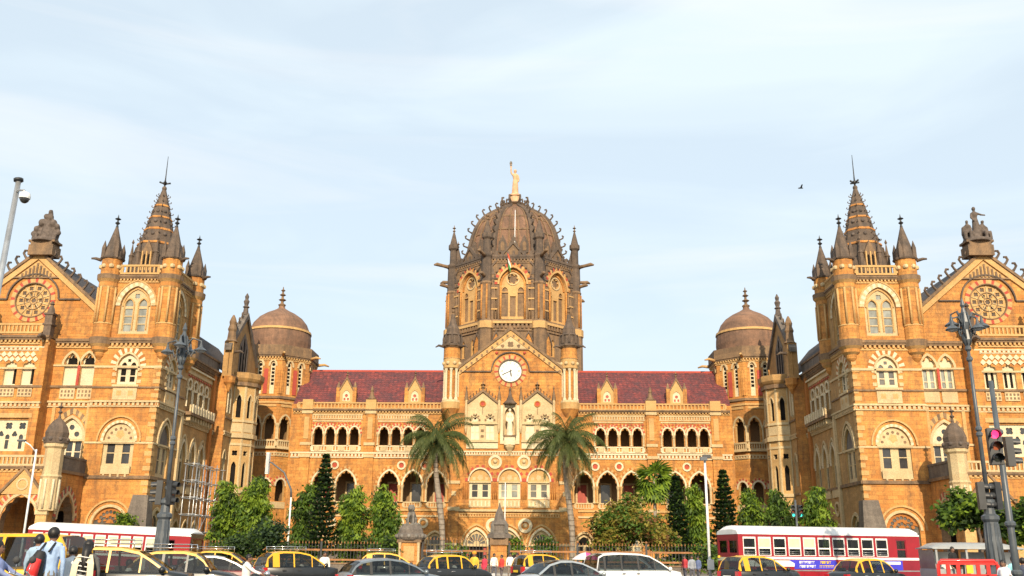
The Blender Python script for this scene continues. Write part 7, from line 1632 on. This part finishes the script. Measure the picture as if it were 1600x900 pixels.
        for z, s0, s1, m__ in ((1.3, .12, .46, 'white_enamel'), (1.1, .12, .48, 'white_enamel'), (1.3, .6, .84, 'plate_yellow'), (1.09, .58, .88, 'plate_yellow')):
            s_ = bx + bw * s0; l_ = MB()
            while s_ < bx + bw * s1:
                g_ = rg.uniform(.055, .085); fbox(l_, FN, s_, s_ + .02, z, z + .12, .02, .026, m__); fbox(l_, FN, s_ + .02, s_ + g_, z + rg.choice((0, .05, .1)), z + rg.choice((.025, .07, .12)) + .0 if 0 else z + .12, .02, .026, m__) if rg.random() < .5 else fbox(l_, FN, s_, s_ + g_, z + .095, z + .12, .02, .027, m__); s_ += g_ + .022
            q = l_.build('lettering', o); q['kind'] = 'stuff'
        em = MB(); ex = r + .55 * L_; P_ = [(ex, .55), (ex + .75, .55), (ex + .8, .6), (ex + .8, .9), (ex + .75, .95), (ex, .95), (ex - .05, .9), (ex - .05, .6)]; Q_ = [(ex + .375 + (s - ex - .375) * .86, .75 + (z - .75) * .8) for s, z in P_]; fring(em, FN, Q_ + Q_[:1], P_ + P_[:1], 0, .02, 'cream_blind')
        fullring(em, FN, ex + .375, .75, .07, .11, 0, .02, 'plate_yellow', 12)
        for k in range(5): fbox(em, FN, ex + .06 + k * .15, ex + .14 + k * .15, .62, .66, 0, .018, 'cream_blind')
        em.build('emblem', t)
    for x in (r + 2.9, f - 1.9):
        for q in (-1, 1):
            wheel(t, x, q * (hw - .1), .46, .26)
            ar = MB(); F = FN if q < 0 else FB_; ringmould(ar, F, x, .42, .5, .5, 'round', .07, 0, .03, 'cabin_trim', 14); flat(ar, F, [(x - .5, .3)] + arc(x, .42, .5, .5, 'round', 14) + [(x + .5, .3)], .006, 'cabin_trim'); ar.build('wheel_arch', t)
    for i in range(nwin):
        for q in (-.7, .7): b = MB(); xx = hs[i][0] + .2; b.box(xx, xx + .4, q - .4, q + .4, 1.2, 1.35, 'seat_cloth'); b.box(xx - .05, xx + .06, q - .4, q + .4, 1.3, 1.95, 'seat_cloth'); b.build('seat', t)
    b = MB(); b.box(r + .05, f - .05, -hw + .08, hw - .08, .9, .98, 'cabin_trim'); b.build('floor', t)
    return t
bus('city_bus', 'red single-deck bus with white roof and blue advert panel at right', 1279, 52.4, radians(15), 10.7, 10, True, 0, .0)
bus('city_bus', 'red and white single-deck bus with cream blinds at left behind the walking people', 180, 55.5, radians(2), 9.3, 10, True, radians(2.0), -.12, False)

# grey open-sided minibus at right
mx0, mx1 = at(1458, 850, 44).x, at(1612, 850, 44).x
gv = thing('minibus', 'grey roofed minibus with open pale sides behind the red barricade', 'minibus', ((mx0 + mx1) / 2, 45, RZ), None, 0, True); hl = (mx1 - mx0) / 2
b = MB(); b.box(-hl + .05, hl - .05, -.95, .95, .4, 1.15, 'van_grey')
for x in (-hl + .08, -hl * .35, hl * .3, hl - .15): b.box(x, x + .09, -.95, -.87, 1.15, 2.0, 'van_grey'); b.box(x, x + .09, .87, .95, 1.15, 2.0, 'van_grey')
b.build('body', gv)
b = MB(); pr = [(-1.02, 2.0), (-.98, 2.16), (-.6, 2.27), (0, 2.31), (.6, 2.27), (.98, 2.16), (1.02, 2.0)]; vs = []
for x, e_ in ((-hl - .05, .2), (-hl + .35, .9), (-.2 * hl, 1), (.5 * hl, .95), (hl + .05, .05)): vs += [(x, y, 2.0 + (z - 2.0) * e_ + .02) for y, z in pr]
b.add(vs, [(i * 7 + k, i * 7 + k + 1, (i + 1) * 7 + k + 1, (i + 1) * 7 + k) for i in range(4) for k in range(6)], 'van_grey', True); b.add(vs[:7] + vs[-7:], [tuple(range(7)), tuple(range(7, 14))], 'van_grey'); b.build('roof', gv)
for a, c, m__ in ((-hl + .3, -hl * .38, 'white_enamel'), (-hl * .2, hl * .28, 'van_grey'), (hl * .42, hl - .2, 'white_enamel')): b = MB(); b.box(a, c, .3, .36, 1.15, 1.9, m__); b.build('partition', gv)
for x in (-hl * .65, hl * .6):
    for q in (-1, 1): wheel(gv, x, q * .88, .33, .2)
b = MB(); b.add([(-hl + .06, -.9, 1.15), (-hl + .06, .9, 1.15), (-hl + .02, .85, 1.98), (-hl + .02, -.85, 1.98)], [(0, 1, 2, 3)], 'dull_glass'); b.build('windscreen', gv)

# ================================================================== motorcycles
def motorcycle(lab, px, Y, yaw, col, z=RZ):
    p = at(px, 890, Y); t = thing('motorcycle', lab, 'motorcycle', (p.x, Y, z), None, yaw, True)
    for x in (.62, -.62): wheel(t, x, .001, .3, .1)
    b = MB(); b.tube([(.2, 0, .75), (-.1, 0, .35), (-.62, 0, .3)], .035, 6, 'black_iron'); b.tube([(.4, 0, .85), (.62, 0, .3)], .035, 6, 'chrome'); b.box(-.12, .22, -.12, .12, .28, .6, 'steel'); b.tube([(.0, -.14, .35), (-.8, -.16, .32)], [.03, .05], 7, 'chrome'); b.build('frame', t)
    b = MB(); b.ball((.14, 0, .82), .17, col, 8, .75); b.ball((.32, 0, .8), .13, col, 6, .8); b.build('tank', t)
    b = MB(); b.box(-.75, .0, -.12, .12, .74, .84, 'cabin_trim'); b.build('seat', t)
    b = MB(); b.tube([(.3, -.36, 1.08), (.4, -.2, 1.02), (.42, .2, 1.02), (.3, .36, 1.08)], .016, 6, 'chrome'); b.build('handlebar', t)
    b = MB(); b.ball((.52, 0, .92), .11, 'chrome', 7); b.build('headlight', t)
    for q in (-1, 1): b = MB(); b.tube([(.36, q * .25, 1.04), (.38, q * .32, 1.24)], .008, 4, 'chrome'); b.ball((.38, q * .34, 1.27), .06, 'cabin_trim', 6); b.build('mirror', t)
    b = MB(); b.box(-.9, -.55, -.09, .09, .62, .72, col); b.box(-.93, -.88, -.05, .05, .66, .74, 'tail_red'); b.build('rear_cowl', t)
    return t
plain('bike_red', (0.5, 0.02, 0.04), .25, coat=.5)
motorcycle('red motorcycle at the very left edge of the road', -2, 15.5, radians(8), 'bike_red', 0.0)
motorcycle('dark motorcycle ridden between the second taxi and the taxi by the curved lamp', 392, 31, radians(10), 'taxi_black')
# ================================================================== people
plain('skin', (0.20, 0.105, 0.065), .6, var=.1); plain('hair', (0.012, 0.010, 0.009), .5); plain('shoe', (0.02, 0.018, 0.016), .6)
CL = {}
def cloth(c):
    k = 'cloth_%02d_%02d_%02d' % tuple(int(x * 99) for x in c)
    if k not in MATS: plain(k, c, .85, var=.18, scale=6)
    return k
def hand(parent, w, d, up, side, s=1.0):
    """palm with four bent fingers and a thumb; w wrist, d along the fingers, side = thumb side"""
    w, d, n = Vector(w), Vector(d).normalized(), Vector(side).normalized(); b = n.cross(d).normalized(); m = MB()
    m.tube([w, w + d * .05 * s, w + d * .095 * s], [.022 * s, .034 * s, .03 * s], 7, 'skin')
    for i, (o, ln) in enumerate(((.028, .07), (.01, .08), (-.01, .075), (-.027, .058))):
        p0 = w + d * .085 * s + n * o * s; p1 = p0 + (d + b * .15) * ln * .5 * s; p2 = p1 + (d * .75 + b * .6) * ln * .5 * s; m.tube([p0, p1, p2], [.0095 * s, .009 * s, .007 * s], 5, 'skin')
    p0 = w + d * .03 * s + n * .025 * s; m.tube([p0, p0 + (d * .6 + n * .7) * .035 * s, p0 + (d * .95 + n * .4 + b * .3) * .06 * s], [.012 * s, .011 * s, .008 * s], 5, 'skin')
    return m.build('hand', parent)
def person(lab, px, Y, yaw, h=1.7, shirt=(.5, .5, .5), legs=(.1, .1, .12), z=RZ, hair='short', arms=None, step=.12, sit=False, lean=0.0, skirt=False, vox=.028, group=None, loc=None, sleeve=True, py=880):
    """faces -y (the camera) at yaw 0"""
    base = loc or (at(px, py, Y).x, Y, z); k = h / 1.72; t = thing('person', lab, 'person', base, group, yaw, True)
    S_, T_ = cloth(shirt), cloth(legs); m = MB(); V_ = lambda x, y, zz: Vector((x * k, (y - lean * max(0, zz - .9)) * k, zz * k))
    hz = .92; dz = 0
    if sit: dz = -.47
    Z = lambda zz: zz + dz
    m.tube([V_(0, 0, Z(.86)), V_(0, 0, Z(.95))], [.15 * k, .155 * k], 10, T_)
    m.tube([V_(0, 0, Z(.96)), V_(0, .0, Z(1.08)), V_(0, -.01, Z(1.25)), V_(0, 0, Z(1.38)), V_(0, .01, Z(1.46))], [.15 * k, .138 * k, .155 * k, .15 * k, .07 * k], 12, S_)
    m.tube([V_(-.17, .01, Z(1.405)), V_(0, .01, Z(1.43)), V_(.17, .01, Z(1.405))], [.065 * k, .08 * k, .065 * k], 8, S_)
    m.tube([V_(0, .01, Z(1.44)), V_(0, 0, Z(1.56))], [.055 * k, .052 * k], 8, 'skin')
    hc = V_(0, -.015, Z(1.61)); m.ball(hc, .092 * k, 'skin', 9, 1.22); m.ball(hc + Vector((0, -.045, -.045)) * k, .06 * k, 'skin', 7)
    m.tube([hc + Vector((0, -.09, .0)) * k, hc + Vector((0, -.118, -.03)) * k], [.012 * k, .018 * k], 5, 'skin')
    for q in (-1, 1): m.ball(hc + Vector((q * .093, .01, -.01)) * k, .022 * k, 'skin', 5)
    for q in (-1, 1):
        if sit: P = [V_(q * .1, 0, Z(.9)), V_(q * .15, -.42, Z(.93)), V_(q * .14, -.4, Z(.5)), V_(q * .14, -.38, Z(.5))]
        else: P = [V_(q * .09, 0, .88), V_(q * .1, -q * step * .5 - .02, .5), V_(q * .1, -q * step + .02, .1), V_(q * .1, -q * step + .02, .08)]
        if not skirt or sit: m.tube(P[:3], [.09 * k, .065 * k, .045 * k], 8, T_)
        f = P[3]; m.tube([f + Vector((0, .05, -.04 * k)), f + Vector((0, -.1, -.05 * k)), f + Vector((0, -.17, -.055 * k))], [.042 * k, .04 * k, .028 * k], 7, 'shoe')
    if skirt and not sit: m.tube([V_(0, 0, .95), V_(0, 0, .6), V_(0, 0, .12)], [.16 * k, .2 * k, .24 * k], 12, T_)
    A = arms or {-1: [(-.235, .0, 1.14), (-.225, -.08, .9)], 1: [(.235, .0, 1.14), (.225, -.08, .9)]}
    hands = []
    for q in (-1, 1):
        e_, w = [V_(a[0], a[1], Z(a[2])) for a in A[q]]; sh = V_(q * .175, .01, Z(1.4))
        m.tube([sh, sh.lerp(e_, .5), e_], [.058 * k, .05 * k, .042 * k], 8, S_); m.tube([e_, e_.lerp(w, .45), w], [.04 * k, .037 * k, .026 * k], 8, S_ if sleeve else 'skin'); hands.append((w, w - e_, q))
    body = organic(m, 'body', vox, t, (0, 0, 0), 1)
    for w, d, q in hands: hand(t, w, d, None, (-q * .3, -1, 0), k)
    hm = MB()
    if hair == 'bald': pass
    elif hair == 'turban': hm.lathe(tuple(hc + Vector((0, .01, .02)) * k), [(.1 * k, -.03), (.125 * k, .03), (.11 * k, .1), (.03 * k, .14)], 10, cloth((.7, .3, .03)), sm=True)
    elif hair == 'helmet': hm.ball(hc + Vector((0, .01, .02)) * k, .135 * k, cloth((.6, .6, .6)), 9)
    else:
        hm.ball(hc + Vector((0, .018, .025)) * k, .1 * k, 'hair', 9, 1.12)
        if hair == 'long': hm.tube([hc + Vector((0, .06, .02)) * k, hc + Vector((0, .11, -.12)) * k, hc + Vector((0, .15, -.3)) * k, hc + Vector((0, .16, -.5)) * k], [.09 * k, .085 * k, .075 * k, .03 * k], 9, 'hair')
    if hm.f: hm.build('hair', t)
    fc = MB()
    for q in (-1, 1): fc.ball(hc + Vector((q * .034, -.088, .015)) * k, .011 * k, 'hair', 4); fc.tube([hc + Vector((q * .02, -.097, .037)) * k, hc + Vector((q * .052, -.088, .037)) * k], .005 * k, 4, 'hair')
    fc.tube([hc + Vector((-.022, -.1, -.066)) * k, hc + Vector((.022, -.1, -.066)) * k], .006 * k, 4, cloth((.25, .06, .05))); fc.build('face', t)
    return t
PI2 = pi
# the four people walking on the island at left
T1 = person('man in light blue shirt and grey trousers, seen from behind with a red backpack', 78, 17.8, pi, 1.83, (.36, .50, .74), (.22, .20, .17), 0.0, 'short', {-1: [(-.26, .06, 1.14), (-.24, .0, .9)], 1: [(.25, .05, 1.14), (.22, -.02, .9)]}, .14, vox=.02)
plain('pack_red', (0.68, 0.03, 0.03), .6); plain('pack_black', (0.02, 0.02, 0.022), .7)
c = T1.location; bpk = thing('backpack', 'red and black backpack slung on the back of the man in the blue shirt', 'backpack', (c.x - .17, 17.55, 1.18))
b = MB(); b.tube([(c.x - .16, 17.57, .82), (c.x - .17, 17.55, .92), (c.x - .13, 17.55, 1.2), (c.x - .07, 17.58, 1.42)], [.13, .165, .15, .08], 10, 'pack_black'); organic(b, 'pack', .025, bpk, tuple(bpk.location))
b = MB(); b.tube([(c.x - .12, 17.44, .92), (c.x - .11, 17.42, 1.08), (c.x - .06, 17.45, 1.28)], [.09, .11, .08], 9, 'pack_red'); organic(b, 'front_pocket', .02, bpk, tuple(bpk.location))
b = MB()
for q in (-.12, .06): b.tube([(c.x + q, 17.58, 1.4), (c.x + q + .03, 17.72, 1.56), (c.x + q + .04, 17.95, 1.5)], .02, 5, 'pack_black')
b.build('strap', bpk)
person('dark haired man in a pale blue top half hidden behind the red backpack', 57, 20.0, pi, 1.74, (.3, .42, .55), (.05, .05, .06), 0.0, vox=.025)
T2 = person('woman with long black hair and a cream scarf over black and white clothes', 135, 17.2, pi + .2, 1.6, (.10, .10, .10), (.5, .45, .36), 0.0, 'long', None, .08, skirt=True, vox=.02)
plain('scarf_cream', (0.72, 0.62, 0.42), .85, var=.12); plain('cloth_pink', (0.6, 0.03, 0.10), .8)
c = T2.location; sfm = MB()
for q, x0 in ((-1, -.1), (1, .14)):
    pts = [(c.x + x0 * .6, 17.1, 1.36), (c.x + x0 * 1.15, 17.02, 1.2), (c.x + x0 * 1.3, 17.0, .9), (c.x + x0 * 1.4, 17.0, .55)]
    for i in range(3):
        a, d = Vector(pts[i]), Vector(pts[i + 1]); w = Vector((.055, 0, 0)); sfm.hexa([a - w, a + w, a + w + Vector((0, .015, 0)), a - w + Vector((0, .015, 0)), d - w, d + w, d + w + Vector((0, .015, 0)), d - w + Vector((0, .015, 0))], 'scarf_cream')
sc_ = sfm.build('scarf', None, tuple(c)); tag(sc_, 'long cream scarf hanging down the back of the black-haired woman', 'scarf')
for i in range(7):
    z = .82 + i * .08; sm_ = MB(); sm_.tube([(c.x - .19 + .02 * (i % 2), 17.12, z), (c.x - .05, 17.03, z + .03), (c.x + .13, 17.04, z)], .012, 4, 'white_cloth'); o = sm_.build('shirt_stripe', None, tuple(c)); o.parent = T2; o.location = (0, 0, 0); o.matrix_parent_inverse = Matrix.Identity(4); o.rotation_euler = (0, 0, -T2.rotation_euler.z)
person('person bending forward in a pale grey top beside the woman with the cream scarf', 113, 18.6, pi + .5, 1.5, (.55, .58, .6), (.5, .04, .08), 0.0, 'short', None, .15, lean=.35, vox=.025)
person('man in a dark blue top leaning over the handlebars of the red motorcycle', -8, 15.5, pi / 2 + radians(8), 1.7, (.2, .25, .45), (.06, .06, .07), .33, 'short', {-1: [(-.22, -.25, 1.2), (-.25, -.48, 1.12)], 1: [(.22, -.25, 1.2), (.25, -.48, 1.12)]}, sit=True, vox=.03)
person('motorcyclist in a white shirt left of the taxi by the curved lamp', 386, 31, pi / 2 + radians(10), 1.7, (.78, .77, .74), (.05, .05, .06), .13, 'short', {-1: [(-.22, -.25, 1.2), (-.25, -.48, 1.12)], 1: [(.22, -.25, 1.2), (.25, -.48, 1.12)]}, sit=True, lean=.2)
person('traffic policeman in white shirt standing just left of the blue-grey hatchback', 507, 43, .3, 1.66, (.78, .77, .72), (.06, .07, .10), vox=.03)
CG = 'pedestrians by the station gate'
for px, Y, h, sh, lg, lab, sk, hr in (
    (741, 48, 1.72, (.75, .45, .05), (.3, .2, .1), 'man with an orange turban and yellow shirt left of the woman in crimson', False, 'turban'),
    (757, 60, 1.58, (.6, .04, .08), (.5, .03, .06), 'woman in a crimson dress left of the pointed gate pier', True, 'long'),
    (772, 62, 1.68, (.75, .7, .66), (.1, .1, .12), 'man in a white shirt directly before the pointed gate pier', False, 'short'),
    (784, 60, 1.6, (.55, .05, .04), (.12, .1, .1), 'person in a red top just right of the pointed gate pier', False, 'short'),
    (797, 63, 1.72, (.78, .74, .72), (.25, .2, .16), 'man in a white shirt third from the right in the group by the gate', False, 'short'),
    (808, 61, 1.7, (.7, .68, .7), (.08, .08, .1), 'man in a pale shirt at the right end of the group by the gate', False, 'short'),
    (1070, 62, 1.68, (.45, .04, .05), (.08, .08, .1), 'person in a dark red top right of the white people carrier', False, 'short'),
    (1081, 58, 1.66, (.3, .32, .36), (.1, .1, .12), 'person in a grey top before the white camera mast', False, 'short'),
    (1091, 60, 1.62, (.12, .16, .3), (.1, .1, .12), 'person in dark blue right beside the foot of the white camera mast', False, 'short'),
    (1452, 47, 1.68, (.05, .05, .06), (.06, .06, .07), 'man in black between the front of the red bus and the minibus', False, 'short'),
    (1461, 46, 1.62, (.5, .48, .46), (.06, .06, .07), 'man in a pale shirt between the front of the red bus and the red barricade', False, 'short')):
    person(lab, px, Y, random.uniform(-1, 1), h, sh, lg, hair=hr, skirt=sk, group=CG, vox=.035)
person('man in black seated in the doorway of the grey minibus', 1490, 44.0, .4, 1.7, (.012, .012, .013), (.02, .02, .02), .72, sit=True)
person('boy in a white shirt beside the right end of the red barricade', 1567, 31, -.9, 1.55, (.8, .8, .82), (.1, .1, .12), sleeve=False, vox=.026)
person('man in a pale cyan shirt behind the pole of the red traffic light', 1584, 32, pi, 1.68, (.3, .68, .74), (.06, .07, .12), vox=.026)
person('man in a dark jacket at the right edge of the street', 1598, 31, pi - .4, 1.62, (.05, .06, .1), (.1, .1, .1), vox=.026)
DG = 'people riding inside the taxis'
for cn_, sh, lab in (('taxi', (.7, .7, .68), 'driver in a white shirt inside the leftmost taxi'), ('taxi.001', (.25, .2, .2), 'driver in a dark shirt inside the second taxi from the left'), ('taxi.002', (.75, .72, .7), 'driver in a white shirt inside the taxi by the curved lamp'), ('taxi.003', (.78, .78, .76), 'driver in a white shirt inside the taxi with the broad yellow rear pillar'), ('taxi.006', (.7, .4, .4), 'driver in a pinkish shirt inside the taxi before the back end of the red bus'), ('taxi.007', (.06, .06, .07), 'driver in black inside the taxi before the front end of the red bus'), ('people_carrier', (.4, .42, .45), 'driver in a grey shirt inside the white people carrier')):
    ct_ = bpy.data.objects[cn_]; a_ = ct_.rotation_euler.z; xx, yy = (.0 if cn_ != 'people_carrier' else .3), -.36
    person(lab, 0, 0, pi / 2 + a_, 1.66, sh, (.1, .1, .1), group=DG, loc=(ct_.location.x + xx * cos(a_) - yy * sin(a_), ct_.location.y + xx * sin(a_) + yy * cos(a_), ct_.location.z + .06), sit=True, vox=.035, arms={-1: [(-.22, -.2, 1.15), (-.2, -.42, 1.2)], 1: [(.22, -.2, 1.15), (.2, -.42, 1.2)]})
# umbrella and its holder
hp = person('small person under the pink and white umbrella', 912, 46, .5, 1.35, (.25, .08, .1), (.08, .08, .1), vox=.035, arms={-1: [(-.22, .0, 1.14), (-.2, -.08, .9)], 1: [(.25, -.1, 1.2), (.2, -.3, 1.35)]})
plain('umbrella_pink', (0.62, 0.07, 0.28), .7); plain('umbrella_white', (0.78, 0.66, 0.64), .7)
uc = at(915, 863, 45.8); um = thing('umbrella', 'open pink and white umbrella between the silver saloon and the white people carrier', 'umbrella', (uc.x, 45.8, uc.z - .85))
n = 8; R_ = .66; b = MB(); b.tube([(uc.x, 45.8, uc.z - .85), (uc.x, 45.8, uc.z + .05)], .012, 5, 'steel'); b.build('shaft', um)
for k in range(n):
    a0, a1 = 2 * pi * k / n, 2 * pi * (k + 1) / n; b = MB(); vs = []
    for u in (0.02, .35, .7, 1): vs += [(uc.x + R_ * u * cos(a), 45.8 + R_ * u * sin(a), uc.z - .33 * u ** 1.8) for a in (a0, (a0 + a1) / 2, a1)]
    b.add(vs, [(3 * i + j, 3 * i + j + 1, 3 * i + j + 4, 3 * i + j + 3) for i in range(3) for j in range(2)], 'umbrella_pink' if k in (0, 1, 6, 7) else 'umbrella_white', True); b.build('canopy_gore', um)
# far-off bird
bd = MB(); c = at(1251, 294, 60); bd.tube([(c.x - .18, 60, c.z), (c.x, 60, c.z + .02), (c.x + .16, 60, c.z)], [.02, .06, .03], 6, 'black_iron')
for q in (-1, 1): bd.add([(c.x - .05, 60, c.z), (c.x + .08, 60, c.z), (c.x + .05, 60 + q * .4, c.z + .12), (c.x - .05, 60 + q * .4, c.z + .1)], [(0, 1, 2, 3)], 'black_iron')
tag(bd.build('bird', None, tuple(c)), 'tiny dark bird gliding in the sky left of the right tower spire', 'bird')
